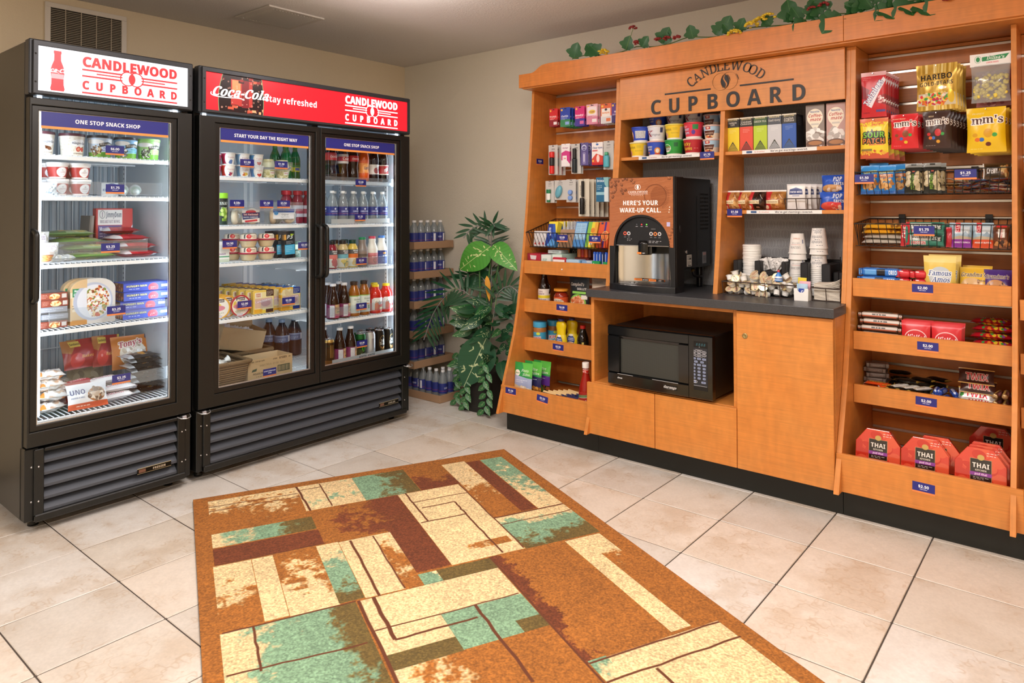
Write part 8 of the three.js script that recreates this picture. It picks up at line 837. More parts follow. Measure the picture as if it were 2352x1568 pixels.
// ================================================================ snacks on the right unit
{
const hang = (name, l, cat, w, h, d, c, x, y, n, o = {}) => { // bags one behind another on a peg
const dz = o.dz ?? 0.026, z = o.z ?? 0.255; const m = bag(name, l, cat, w, h, d, c, x, y, z, o.turn ?? 0, { seam: 0.07,...o });
for (let i = 1; i < n; i++) { const k = copyOf(m, l + ', ' + ORD[i] + ' behind', [x + i * (o.dx ?? 0.003), y - (o.dy ?? 0.001) * i, z - i * dz], (o.turn ?? 0) + (i % 2 ? 0.04 : -0.03)); k.rotation.z = o.rz ? o.rz * i : 0; }
solo('peg_hook', rod(V(0,0,-(z - 0.024)), V(0,0.004,0.02), 0.0024), chrome, 'chrome peg hook holding the ' + l, 'hook', [x, y + h - 0.012, z]); return m; };
const twz = cell(0.105,0.205, '#c8202a', (g) => { g.R('rgba(235,225,225,.75)', 0,0,1,0.09); g.T('#e89a9a', 0.06,0.13,0.34,2,0.04,0.012); g.P('#8a1a26', 0,0.28,0.36,0.4,0.22,0.6,0,0.58); g.P('#9a3038', 0.62,0.56,1,0.5,1,0.74,0.6,0.68); g.P('#e9e6ee', 0.2,0.72,0.9,0.12,1,0.2,0.42,0.8); g.X('Twizzlers', 0.5,0.46,0.17, '#f2f0f4', { rot: -1.0, fit: 1.2, out: '#3a3a7a', ow: 0.12 }); g.X('TWISTS', 0.2,0.9,0.04, '#5a0a12'); g.R('#5a4a8a', 0.6,0.84,0.36,0.05); g.B(['#f4e4e4', '#e0a0a4', '#ffffff'], 0.82,0.62,0.16,0.08,12,0.03); });
hang('candy_bag', 'red liquorice bag on a peg', 'sweets', 0.104,0.205,0.02, twz, 3.433,1.722,7, { dz: 0.03, dx: 0.003, turn: 0.0 });
const har = cell(0.16,0.2, '#c9a040', (g) => { for (let i = 0; i < 26; i++) g.R(['#e6c870', '#b08a2c', '#d8b450', '#f0dc98'][i % 4], g.q(), 0,0.02 + g.q() * 0.05,1); g.R('rgba(190,150,60,.75)', 0.06,0.2,0.88,0.42); g.X('HARIBO', 0.5,0.29,0.17, '#2a2014', { fit: 0.84, rot: -0.04 }); g.X('GOLD-BEARS', 0.5,0.43,0.12, '#3a2c16', { fit: 0.84, rot: -0.04 }); g.E('#e9e2d2', 0.66,0.53,0.1,0.035); g.R('#cfc4ac', 0.04,0.64,0.92,0.26); g.B(['#d83a3a', '#e9b03a', '#4aa04a', '#e8e0d0', '#e07a30', '#c03050', '#f0d060'], 0.46,0.77,0.42,0.12,80,0.04); g.E('#e0bc3a', 0.86,0.72,0.08,0.14); });
hang('candy_bag', 'gold foil gummy bear bag on a peg', 'sweets', 0.155,0.198,0.03, har, 3.68,1.732,4, { dz: 0.038, dx: 0.006, finish: 'foil', wr: 0.25, seed: 21 });
{ // lemon drops with a header card
const t = thing('candy_bag', 'clear bag of yellow lemon drops under a white header card', 'sweets', [3.872,1.747,0.25]), hc = cell(0.145,0.05, '#f0eeec', (g) => { g.P('#1f8a4c', 0.3,0.28,0.96,0.16,0.86,0.52,0.3,0.62); g.X('Dilisa\'s', 0.62,0.38,0.34, '#f0f4ee', { i: 1, s: 1, fit: 0.5 }); g.E('#1f8a4c', 0.2,0.44,0.05,0.2); g.O('#7ab090', 0.2,0.44,0.08,0.28,0.03); g.X('LEMON DROPS', 0.55,0.74,0.16, '#d86a70', { fit: 0.3 }); }, 1300);
part('header_card', carton(0.142,0.052,0.002, hc).translate(0,0.152,0), sheetMat(hc.i, 'card'), t); part('film', pouch(0.136,0.156,0.05, { u0: 0, u1: 1, v0: 0, v1: 1 }, { seam: 0.02, wr: 0.08, side: 0.5, seed: 8 }), clearPlastic, t);
const q = rng(6), drops = []; for (let k = 0; k < 110; k++) { const x = (q() - 0.5) * 0.112, y = 0.016 + q() * 0.095, z = (q() - 0.5) * 0.03 * Math.sqrt(Math.max(0.05,1 - Math.pow(x / 0.062,2))); drops.push(new THREE.SphereGeometry(0.0072,8,6).scale(1.15,0.9,1).rotateZ(q() * 3).translate(x, y, z)); } part('lemon_drops', merge(drops), mat(0xf0d858,0.4), t).userData.kind = 'stuff'; const b = bag('candy_bag', 'clear bag of dull red sweets hanging behind the lemon drops', 'sweets', 0.13,0.15,0.035, cell(0.13,0.15, '#a8605c', (g) => g.B(['#8a3f44', '#c88a84', '#b0585a', '#d8a8a0'], 0.5,0.5,0.5,0.5,80,0.06)), 3.88,1.736,0.19,0, { seed: 9 }); solo('peg_hook', rod(V(0,0,-0.226), V(0,0.004,0.02), 0.0024), chrome, 'chrome peg hook holding the lemon drop bag', 'hook', [3.872,1.932,0.25]);
}
const sour = cell(0.118,0.185, '#e6cf2a', (g) => { g.R('#e0784a', 0,0,1,0.1); g.B(['#e0784a', '#e8a050', '#f0d84a'], 0.5,0.14,0.5,0.06,40,0.03); g.R('#f0d83a', 0,0.2,1,0.6); g.P('#241f16', 0.2,0.4,0.3,0.3,0.38,0.36,0.44,0.26,0.52,0.36,0.62,0.3,0.64,0.42,0.9,0.4,0.86,0.62,0.12,0.62); g.X('SOUR', 0.5,0.42,0.19, '#7ac82c', { out: '#241f16', fit: 0.78 }); g.X('PATCH', 0.5,0.57,0.17, '#e0843a', { out: '#241f16', fit: 0.84 }); g.X('Watermelon', 0.6,0.66,0.06, '#d83a5a', { i: 1 }); g.R('#cf5a3a', 0,0.86,1,0.14); g.B(['#cf5a3a', '#e8b040', '#f0d83a'], 0.5,0.86,0.5,0.05,50,0.03); g.R('#8a7a4a', 0.04,0.76,0.4,0.05); });
hang('candy_bag', 'yellow and orange sour sweets bag on a peg', 'sweets', 0.118,0.182,0.03, sour, 3.433,1.535,4, { dz: 0.04, dx: 0.014, dy: 0.003 });
const mm = (bg, cols, sub) => cell(0.13,0.17, bg, (g) => { g.X('m', 0.28,0.3,0.24, '#4a2418', { out: '#f2ede6', s: 1, ow: 0.16 }); g.X('&', 0.47,0.32,0.13, '#4a2418', { out: '#f2ede6', s: 1 }); g.X('m\'s', 0.68,0.28,0.24, '#4a2418', { out: '#f2ede6', s: 1, ow: 0.16 }); g.X(sub, 0.3,0.14,0.055, '#e9d8b0', { i: 1, s: 1 }); cols.forEach((c, i) => g.E(c, 0.22 + (i * 0.17) % 0.62,0.62 + (i % 3) * 0.1,0.07,0.045)); g.E(cols[0], 0.56,0.58,0.12,0.1); g.T('rgba(255,255,255,.5)', 0.1,0.92,0.5,1,0.03,0.012); });
hang('candy_bag', 'bright red chocolate sweets bag on a peg', 'sweets', 0.108,0.152,0.03, mm('#d8222a', ['#8a4a2a', '#3a70c0', '#e0c030', '#3aa04a', '#c03a2a'], 'Peanut Butter'), 3.555,1.573,5, { dz: 0.036, dx: 0.008, dy: 0.002, seed: 12 });
hang('candy_bag', 'dark brown chocolate sweets bag on a peg', 'sweets', 0.104,0.16,0.028, mm('#3a2019', ['#c82a30', '#3a70c0', '#e0a030', '#3aa04a', '#e06a2a'], 'MILK'), 3.678,1.567,7, { dz: 0.03, dx: 0.008, dy: 0.002, seed: 13 });
hang('candy_bag', 'bright yellow chocolate sweets bag on a peg', 'sweets', 0.138,0.186,0.04, mm('#ecc21a', ['#d8a020', '#3a70c0', '#6a2a1a', '#3aa04a', '#e0702a'], 'PEANUT'), 3.855,1.54,4, { dz: 0.045, dx: 0.008, dy: 0.002, seed: 14 });
const [zf1, zf2] = [0.305,0.328];
wireBasket('wire_basket', 'upper black wire basket of nuts and bars', 3.364,3.939,1.372,1.473,0.035, zf1, blackWire, 0.032, { back: 1.475, zff: 0.29, in: 0.014, hook: [3.79] }); wireBasket('wire_basket', 'lower black wire basket of protein bars', 3.364,3.939,1.142,1.241,0.035, zf2, blackWire, 0.032, { back: 1.262, zff: 0.31, in: 0.014, hook: [3.50,3.84] });
const pl = cell(0.085,0.13, '#2a7cc8', (g) => { g.R('#3a94dc', 0,0,1,0.2); g.X('PLANTERS', 0.5,0.24,0.11, '#f0d84a', { fit: 0.8, rot: -0.1 }); g.R('#e0824a', 0.1,0.32,0.8,0.12); g.X('PEANUTS', 0.5,0.38,0.09, '#f6e9d8', { fit: 0.7 }); g.B(['#d8a05a', '#b8783a', '#e8bc80'], 0.5,0.66,0.38,0.2,40,0.07); g.R('#1f5fb0', 0,0.9,1,0.1); });
[[3.415,0.265,0.1], [3.48,0.26,-0.08], [3.44,0.21,0.05], [3.52,0.205,0.1], [3.42,0.155,-0.1], [3.5,0.15,0]].forEach(([x, z, a], i) => bag('nut_bag', 'blue peanut bag in the upper wire basket, ' + ['left of the front', 'right of the front', 'left of the middle', 'right of the middle', 'left of the rear', 'right of the rear'][i] + ' row', 'nuts', 0.076, [0.13,0.128,0.142,0.135,0.148,0.14][i], 0.03, pl, x, 1.3745, z, a, { seed: 600 + i, lean: -0.12 }));
const pi = cell(0.07,0.13, '#1d1f1a', (g) => { g.R('#8a8c88', 0,0,1,0.14); g.R('#1d1f1a', 0.36,0.02,0.3,0.05); g.X('PISTACHIOS', 0.46,0.62,0.14, '#8fc83a', { rot: -1.57, fit: 0.95 }); g.B(['#cfc09a', '#b8a880', '#e0d4b4', '#8a9a4a'], 0.82,0.58,0.16,0.3,24,0.09); g.B(['#cfc09a', '#b8a880', '#e0d4b4'], 0.16,0.58,0.12,0.3,18,0.08); g.R('#c85a4a', 0.44,0.24,0.16,0.06); });
[[3.588,0.262], [3.66,0.262], [3.6,0.215], [3.672,0.21]].forEach(([x, z], i) => bag('nut_bag', 'black pistachio bag in the upper wire basket, ' + ['left front', 'right front', 'left rear', 'right rear'][i] + ' one', 'nuts', 0.066,0.132,0.03, pi, x, 1.3745, z, (i % 2) * 0.08, { seed: 610 + i, lean: -0.1 }));
const gbar = (bg, c2, w) => cell(0.11,0.035, bg, (g) => { g.R(c2,0.1,0.15,0.45,0.7); g.X(w, 0.32,0.5,0.5, '#fff', { fit: 0.4 }); g.B(['#c88a4a', '#e0c080', '#8a5a2a'], 0.78,0.5,0.16,0.36,16,0.2); g.R('#f0ece4', 0,0,0.04,1); });
const gb = [gbar('#d8d4cc', '#c8303a', 'Quaker'), gbar('#8a3a2a', '#2a6aa8', 'CHEWY'), gbar('#3a7ab8', '#c82a2a', 'CHEWY'), gbar('#e0d8c0', '#b0302a', 'bar'), gbar('#4a3222', '#d8a83a', 'CHEWY')], q = rng(88);
for (let i = 0; i < 27; i++) { const m = bag('granola_bar', 'small granola bar in the jumble of the upper basket, number ' + (i % 9 + 1) + ' from the left in the ' + ['bottom', 'middle', 'top'][(i / 9) | 0] + ' layer', 'snack bar', 0.105,0.033,0.013, gb[i % 5], 3.74 + (i % 9) * 0.021 + q() * 0.008,1.376 + ((i / 9) | 0) * 0.021 + q() * 0.006,0.10 + q() * 0.14, (q() - 0.5) * 1.6, { flat: 1, seed: 620 + (i % 6), nx: 6, ny: 4 }); m.rotation.z = (q() - 0.5) * 0.5; m.userData.group = 'granola bars in the upper basket'; }
bag('granola_bar', 'brown chewy bar bag lying on the right of the upper basket', 'snack bar', 0.1,0.07,0.025, gbar('#5a4024', '#3a2a18', 'CHEWY'), 3.885,1.43,0.19,0.1, { seed: 640, lean: -0.3 });
const nv = cell(0.17,0.05, '#e0a42c', (g) => { g.R('#3a2a1c', 0.25,0.3,0.4,0.35); g.B(['#b8803a', '#e8c070', '#8a5a24'], 0.8,0.5,0.14,0.36,20,0.16); g.R('#f0d080', 0,0,0.06,1); g.R('#c88a1c', 0.94,0,0.06,1); }), nv2 = cell(0.17,0.05, '#c4bcae', (g) => { g.R('#3a342c', 0.2,0.25,0.5,0.4); g.T('#e9e4da', 0.24,0.36,0.4,2,0.18,0.06); g.R('#e9e4dc', 0,0,0.08,1); g.R('#e9e4dc', 0.92,0,0.08,1); });
[[0,0, nv2, 'silver and black oat bar, lowest of the left stack'], [1,0.022, nv2, 'silver and black oat bar, second of the left stack'], [2,0.044, nv, 'yellow oat bar, third of the left stack'], [3,0.066, nv, 'yellow oat bar on top of the left stack']].forEach(([i, dy, c, l]) => bag('granola_bar', l, 'snack bar', 0.165,0.075,0.021, c, 3.458 + (i % 2) * 0.004,1.1445 + dy, 0.25, [0.03,-0.04,0.05,-0.02][i], { flat: 1, seed: 650 + i, lean: 0 }).rotation.x = 0.28);
const bu = cell(0.13,0.05, '#3f8a78', (g) => { g.R('#c8303a', 0,0,0.1,1); g.R('#e9ece6', 0.12,0.1,0.56,0.45); g.X('BUILDER\'S', 0.42,0.26,0.3, '#2a2a28', { fit: 0.5 }); g.X('PROTEIN', 0.34,0.74,0.3, '#c8303a', { fit: 0.4, out: '#e9ece6' }); g.R('#24463e', 0.7,0.1,0.26,0.5); g.X('20g', 0.82,0.36,0.36, '#f0f0ea'); g.R('#245a4c', 0,0.9,1,0.1); });
[[0, 'green protein bar, lower one of the pair in the middle of the lower basket'], [1, 'green protein bar, upper one of the pair behind the $1.75 tag']].forEach(([i, l]) => bag('protein_bar', l, 'snack bar', 0.145,0.055,0.035, bu, 3.632,1.145 + i * 0.05,0.285 - i * 0.008,0, { seed: 660 + i, lean: -0.15, seam: 0.04 })); bag('protein_bar', 'red and green bar standing left of the green protein bars', 'snack bar', 0.035,0.1,0.03, cell(0.035,0.1, '#c8303a', (g) => { g.X('CLIF', 0.5,0.4,0.26, '#f0e8e0', { rot: -1.57 }); g.R('#3f8a78', 0.6,0,0.4,1); }), 3.556,1.1445,0.28,0, { seed: 663, lean: -0.15 }); bag('protein_bar', 'dark green bar standing behind the right end of the green bars', 'snack bar', 0.05,0.1,0.03, cell(0.05,0.1, '#2a5a4c', (g) => g.R('#3f8a78', 0,0,0.4,1)), 3.705,1.1445,0.24,0, { seed: 664, lean: -0.15 });
const clif = (foot, sub) => cell(0.075,0.105, '#9ab4c4', (g) => { g.R('#c9d4dc', 0.1,0.15,0.8,0.3); g.R('#c8283a', 0.2,0,0.24,0.4); g.X('CLIF', 0.32,0.22,0.15, '#f4ece6', { rot: -1.4 }); g.P('#8aa0b0', 0.4,0.6,0.7,0.36,1,0.6); g.P('#b8a890', 0,0.62,0.4,0.54,1,0.6,1,0.7,0,0.72); g.R(foot, 0,0.68,1,0.32); g.X(sub, 0.5,0.8,0.09, '#f0e8f2', { fit: 0.8 }); });
const cp = clif('#8a2f9a', 'PEANUT CRUNCH'), co = clif('#d8502c', 'PEANUT BUTTER');
[[3.768,0.29, cp, 'blue and violet energy bar, front one'], [3.755,0.25, cp, 'blue and violet energy bar standing behind the front one'], [3.842,0.285, co, 'blue and orange energy bar, front one'], [3.836,0.245, co, 'blue and orange energy bar standing behind the front one']].forEach(([x, z, c, l], i) => bag('energy_bar', l, 'snack bar', 0.074,0.105,0.03, c, x, 1.1445, z, 0.03, { seed: 670 + i, lean: -0.18 })); bag('energy_bar', 'red edged bar squeezed behind the violet energy bar', 'snack bar', 0.03,0.085,0.02, cell(0.03,0.085, '#c02a38'), 3.724,1.1445,0.275,0, { seed: 675, lean: -0.15 }); bag('energy_bar', 'brown and red protein cookie packet at the right end of the lower basket', 'snack bar', 0.06,0.098,0.03, cell(0.06,0.1, '#6a3a20', (g) => { g.R('#c82a2a', 0.2,0,0.6,0.12); g.R('#e9e4da', 0.3,0.2,0.4,0.36); g.X('PROTEIN', 0.5,0.38,0.1, '#a82a2a', { rot: -1.57 }); g.B(['#a8683a', '#3a1c10', '#c88a50'], 0.5,0.8,0.4,0.14,20,0.08); }), 3.905,1.1445,0.285,0, { seed: 676, lean: -0.15 });
priceTag('$1.50', 'clipped to the left end of the upper nut basket', 3.402,1.42,0.310); priceTag('$1.25', 'clipped to the right part of the upper nut basket', 3.787,1.428,0.310); priceTag('$1.75', 'clipped to the lower protein bar basket', 3.638,1.192,0.334);
const [s1, s2, s3] = SHELF_Y, or = cell(0.155,0.06, '#2f74c8', (g) => { g.R('#5fa4e4', 0.05,0.1,0.5,0.3); g.R('#1a1a24', 0.46,0.3,0.2,0.4); g.R('#e9eef4', 0.38,0.36,0.06,0.3); g.R('#e9eef4', 0.68,0.36,0.04,0.3); g.X('OREO', 0.85,0.55,0.34, '#eef3fb', { fit: 0.2 }); g.X('6', 0.16,0.55,0.3, '#dfe9f6'); }), orF = cell(0.155,0.026, '#2f74c8', (g) => { g.R('#5fa4e4', 0.1,0.2,0.3,0.6); g.R('#15151c', 0.42,0.1,0.22,0.8); g.X('OREO', 0.84,0.5,0.7, '#eef3fb', { fit: 0.22 }); });
const flat = (name, l, cat, w, d, h, top, front, x, y, z, turn = 0) => { const t = thing(name, l, cat, [x, y, z], turn); part('wrapper', pouch(w, d, h, top, { seam: 0.02, side: 0.6, wr: 0.05, nx: 12, ny: 8 }).rotateX(-Math.PI / 2).translate(0, h / 2, d / 2), sheetMat(top.i, 'gloss'), t); part('front_print', carton(w * 0.86, h * 0.7,0.0008, front).translate(0, h * 0.15, d / 2 - 0.012 + 0.012), sheetMat(front.i, 'gloss'), t); return t; };
const pack = (l, w, h, d, c, tc, x, y, z, turn, cat = 'biscuits', name = 'biscuit_pack') => { const t = thing(name, l, cat, [x, y, z], turn), g = new RoundedBoxGeometry(w, h, d, 3, Math.min(h, d) * 0.35).translate(0, h / 2,0), p = g.attributes.position, n = g.attributes.normal, a = g.attributes.uv; for (let i = 0; i < p.count; i++) { const top = n.getY(i) > 0.75; a.setXY(i, cu(top ? tc : c, Math.min(1, Math.max(0, p.getX(i) / w + 0.5))), cv(top ? tc : c, Math.min(1, Math.max(0, top ? 0.5 - p.getZ(i) / d : p.getY(i) / h)))); } part('wrapper', g, sheetMat(c.i, 'gloss'), t); for (const s of [-1,1]) part('end_seal', carton(0.012, h * 0.8, d * 0.86, c, { b: 0.0004 }).translate(s * (w / 2 + 0.005), h * 0.1,0), sheetMat(c.i, 'gloss'), t); return t; };
[[0, 'lower', 0.02], [1, 'middle', -0.03], [2, 'upper', 0.03]].forEach(([i, n, a]) => pack('blue sandwich biscuit pack, ' + n + ' one of the left stack', 0.148,0.036,0.06, orF, or, 3.458 + (i === 2 ? 0.006 : 0), s1 + i * 0.0365,0.30, a)); const rf = cell(0.05,0.04, '#c0202a', (g) => { g.R('#d8404a', 0.1,0.2,0.8,0.3); g.R('#e9d8d8', 0.1,0.1,0.3,0.12); });
for (let r = 0; r < 3; r++) for (let k = 0; k < 2; k++) pack('red snack pack, ' + ['lowest', 'middle', 'topmost'][r] + ' of the ' + ['left', 'right'][k] + ' small stack', 0.046,0.035,0.08, rf, rf, 3.56 + k * 0.0605, s1 + r * 0.0355,0.29,0.02 * (r - 1));
const am = cell(0.12,0.16, '#dcbf5a', (g) => { g.R('#e8d080', 0,0,1,0.16); g.E('#b9c4cc', 0.52,0.5,0.36,0.24); g.X('Famous', 0.5,0.42,0.17, '#2a4a8a', { i: 1, s: 1, out: '#eef0f2', fit: 0.72 }); g.X('Amos', 0.54,0.57,0.17, '#2a4a8a', { i: 1, s: 1, out: '#eef0f2', fit: 0.56 }); g.B(['#c89a5a', '#a8743a', '#5a3a1c', '#e0b878'], 0.5,0.86,0.44,0.13,40,0.06); });
bag('cookie_bag', 'yellow cookie bag with a large blue name, in front', 'biscuits', 0.12,0.172,0.035, am, 3.692, s1,0.318,0, { seed: 680, stand: 1, seamB: 0.02 }); bag('cookie_bag', 'yellow cookie bag standing behind the first', 'biscuits', 0.12,0.175,0.035, am, 3.704, s1,0.265,0.1, { seed: 681, stand: 1, seamB: 0.02 });
const gm = (bg, ck, nm) => cell(0.11,0.12, bg, (g) => { g.X('Grandma\'s', 0.46,0.26,0.19, '#3a2a1c', { i: 1, s: 1, fit: 0.86, out: '#f0e4d0', ow: 0.1 }); g.E(ck, 0.42,0.66,0.4,0.3); g.E(ck, 0.8,0.72,0.2,0.2); g.B(['#4a2a18', '#8a5a34', '#e8cda0'], 0.45,0.66,0.36,0.24,18,0.04); g.X(nm, 0.78,0.44,0.09, '#3a2a5a', { i: 1, s: 1 }); });
bag('cookie_bag', 'yellow cookie packet with a pale cookie, leaning', 'biscuits', 0.105,0.135,0.03, gm('#e0b43a', '#d8b078', 'Peanut'), 3.81, s1,0.315,0, { seed: 682, lean: -0.38 }); bag('cookie_bag', 'yellow cookie packet behind the leaning one', 'biscuits', 0.105,0.14,0.03, gm('#e0b43a', '#d8b078', 'Peanut'), 3.815, s1,0.27,0, { seed: 683, lean: -0.38 }); bag('cookie_bag', 'violet cookie packet with a chocolate chip cookie, leaning', 'biscuits', 0.096,0.13,0.03, gm('#4a2f7a', '#c08a58', 'Chip'), 3.893, s1,0.32,0.05, { seed: 684, lean: -0.38 });
const mw = cell(0.17,0.055, '#3a2418', (g) => { g.X('MilkyWay', 0.46,0.4,0.44, '#6a9a5a', { i: 1, fit: 0.7, out: '#dfe6d8', ow: 0.12 }); g.R('#e9dccb', 0,0.86,1,0.14); g.R('#c8783a', 0.82,0.2,0.14,0.5); }), mwF = cell(0.17,0.025, '#4a2c1c', (g) => { g.R('#d8d3cc', 0.02,0.1,0.96,0.4); g.R('#c05a3a', 0.04,0.5,0.9,0.16); g.T('#5a5a5a', 0.3,0.3,0.5,1,0.1,0.2); });
['lowest', 'second', 'third', 'fourth', 'topmost'].forEach((n, i) => pack('brown and silver chocolate bar with green lettering, ' + n + ' of the left stack', 0.152,0.028,0.05, mwF, mw, 3.453 + (i % 2) * 0.008, s2 + i * 0.0285,0.29 - i * 0.006, [0.02,-0.03,0.03,-0.02,0.05][i], 'chocolate bar', 'chocolate_bar'));
const kk = cell(0.112,0.08, '#d0202a', (g) => { g.E('#f4eae6', 0.5,0.6,0.4,0.3); g.E('#d0202a', 0.5,0.6,0.37,0.27); g.X('KitKat', 0.5,0.6,0.34, '#fff', { i: 1, fit: 0.66 }); g.R('#e8606a', 0,0.12,1,0.05); });
[[3.598,0.31, 'red wafer bar leaning on the lip, left one in front'], [3.711,0.31, 'red wafer bar leaning on the lip, right one in front'], [3.60,0.285, 'red wafer bar behind the left front one'], [3.714,0.285, 'red wafer bar behind the right front one'], [3.602,0.26, 'red wafer bar rearmost on the left'], [3.717,0.26, 'red wafer bar rearmost on the right']].forEach(([x, z, l], i) => bag('chocolate_bar', l, 'chocolate bar', 0.112,0.122,0.016, kk, x, s2, z, 0.02, { seed: 690 + i, lean: -0.12, side: 0.6, wr: 0.05 }));
const skF = cell(0.15,0.03, '#b8202c', (g) => { g.R('#e9e4ea', 0.3,0.1,0.4,0.4); g.B(['#3aa04a', '#e0c030', '#e07a2a', '#8a3a9a', '#3a70c0'], 0.5,0.6,0.45,0.3,14,0.2); }), skT = cell(0.15,0.1, '#b01a26', (g) => { g.X('Skittles', 0.55,0.4,0.34, '#f0eaf0', { fit: 0.7, out: '#6a1a2a' }); g.B(['#3aa04a', '#e0c030', '#e07a2a', '#8a3a9a'], 0.5,0.76,0.42,0.14,14,0.09); });
['lowest', 'second', 'third', 'fourth', 'topmost'].forEach((n, i) => bag('candy_bag', 'red fruit sweets packet, ' + n + ' of the right stack', 'sweets', 0.15,0.095,0.03, skT, 3.863 + (i % 2) * 0.004, s2 + i * 0.029,0.27 - i * 0.008, [0.03,-0.02,0.05,-0.04,0.02][i], { flat: 1, seed: 700 + i, side: 0.5 }));
const gy = cell(0.08,0.08, '#6a5c54', (g) => { g.R('#8a7c74', 0,0,1,0.2); g.T('#b8aaa0', 0.2,0.4,0.6,3,0.12,0.04); }); ORD.slice(0,6).forEach((n, i) => pack('dull brown wafer pack, ' + n + ' from the bottom at the left back', 0.07,0.022,0.055, gy, gy, 3.41 + (i % 2) * 0.006, s3 + i * 0.0225,0.17,0.3 * (i % 2), 'chocolate bar', 'chocolate_bar'));
const re = cell(0.11,0.055, '#e0501c', (g) => { g.X('Reese\'s', 0.5,0.5,0.5, '#f0c83a', { i: 1, fit: 0.7, out: '#6a2a10' }); g.R('#f0e0d0', 0,0,0.04,1); }); [['lowest', 0,0.28,3.42,0.1], ['second', 0.016,0.285,3.43,-0.15], ['third', 0.032,0.28,3.425,0.1], ['topmost', 0.05,0.29,3.435,-0.05]].forEach(([n, dy, z, x, a], i) => { bag('chocolate_bar', 'orange peanut butter cup packet, ' + n + ' of the left pile', 'chocolate bar', 0.1,0.055,0.016, re, x, s3 + dy, z, a, { flat: 1, seed: 710 + i }); }); bag('chocolate_bar', 'orange peanut butter cup packet lying right of the left pile', 'chocolate bar', 0.1,0.055,0.016, re, 3.50, s3 + 0.045,0.3,0.4, { flat: 1, seed: 716 });
const dk = cell(0.1,0.05, '#1f1a14', (g) => { g.R('#c8a84a', 0,0,0.06,1); g.R('#c8a84a', 0.94,0,0.06,1); g.R('#3a3226', 0.2,0.2,0.6,0.5); g.T('#8a7a4a', 0.25,0.4,0.5,1,0.1,0.06); }), qq = rng(44);
for (let i = 0; i < 16; i++) { const m = bag('chocolate_bar', 'black and gold chocolate bar in the middle pile, ' + ORD[i % 4] + ' column, ' + ['bottom', 'second', 'third', 'top'][(i / 4) | 0] + ' layer', 'chocolate bar', 0.1,0.045,0.018, dk, 3.495 + (i % 4) * 0.048 + qq() * 0.01, s3 + ((i / 4) | 0) * 0.026 + 0.004,0.12 + ((i * 7) % 4) * 0.05 + qq() * 0.02, (qq() - 0.5) * 1.2, { flat: 1, seed: 720 + (i % 5), finish: 'foil' }); m.rotation.x = (qq() - 0.4) * 0.5; }
const gs = cell(0.06,0.05, '#e6e4dc', (g) => { g.R('#c8b46a', 0,0.4,1,0.1); g.T('#5a5a50', 0.1,0.6,0.7,2,0.15,0.05); }); for (let i = 0; i < 6; i++) bag('chocolate_bar', 'white and gold striped wafer bar at the front of the middle pile, ' + ORD[i] + ' from the left', 'chocolate bar', 0.085,0.03,0.016, i % 2 ? gs : dk, 3.525 + i * 0.021, s3 + 0.052 + (i % 2) * 0.008,0.315 - (i % 2) * 0.015,0.9, { flat: 1, seed: 740 + i, finish: 'foil' });
const mint = cell(0.09,0.04, '#2f4fa8', (g) => { g.R('#b9c4e0', 0,0,0.12,1); g.T('#e4e9f6', 0.2,0.4,0.6,2,0.3,0.08); g.E('#8a98c0', 0.8,0.5,0.1,0.3); }); for (let i = 0; i < 7; i++) solo('candy_roll', lathe([[0,0], [0.010,0], [0.0125,0.006], [0.0125,0.06], [0.010,0.066], [0,0.066]], 14, mint, 1).rotateX(Math.PI / 2), sheetMat(mint.i, 'foil'), 'blue wrapped mint roll, ' + ORD[i] + ' of the blue heap', 'sweets', [3.655 + (i % 4) * 0.027 + (i > 3 ? 0.013 : 0), s3 + 0.03 + (i > 3 ? 0.035 : 0.012), 0.265 - (i > 3 ? 0.02 : 0)], 0.3 - (i % 3) * 0.25); { const g = cell(0.06,0.05, '#2a3f8a'); box('candy_tray', 'low blue tray under the mint rolls', 'tray', 0.125,0.028,0.1, g, 3.70, s3,0.28); }
const tw = cell(0.13,0.06, '#3a1c14', (g) => { g.X('TWIX', 0.52,0.52,0.62, '#a8202c', { fit: 0.64, out: '#d8c8b4', ow: 0.1 }); g.R('#c89a4a', 0,0,1,0.06); g.R('#c89a4a', 0,0.94,1,0.06); }), tw2 = cell(0.13,0.06, '#e4dfd8', (g) => { g.X('TWIX', 0.52,0.52,0.62, '#b81a2c', { fit: 0.64, out: '#f6f2ec', ow: 0.1 }); g.E('#4a9a4a', 0.1,0.6,0.06,0.16); g.R('#e0b85a', 0,0,1,0.1); g.R('#e0b85a', 0,0.9,1,0.1); });
[['dark caramel biscuit bar, topmost of the right stack', 0.098, tw, 0.285,-0.28], ['dark caramel biscuit bar, second of the right stack', 0.062, tw, 0.30,-0.7], ['silver caramel biscuit bar, third of the right stack', 0.03, tw2,0.31,-0.7], ['silver caramel biscuit bar, lowest of the right stack', 0.0, tw2,0.318,-0.5]].forEach(([l, dy, c, z, ln], i) => bag('chocolate_bar', l, 'chocolate bar', 0.128,0.062,0.024, c, 3.808 + (i % 2) * 0.006, s3 + dy + 0.012, z - 0.03,0, { seed: 750 + i, lean: ln, finish: i > 1 ? 'foil' : 'gloss', side: 0.5 }));
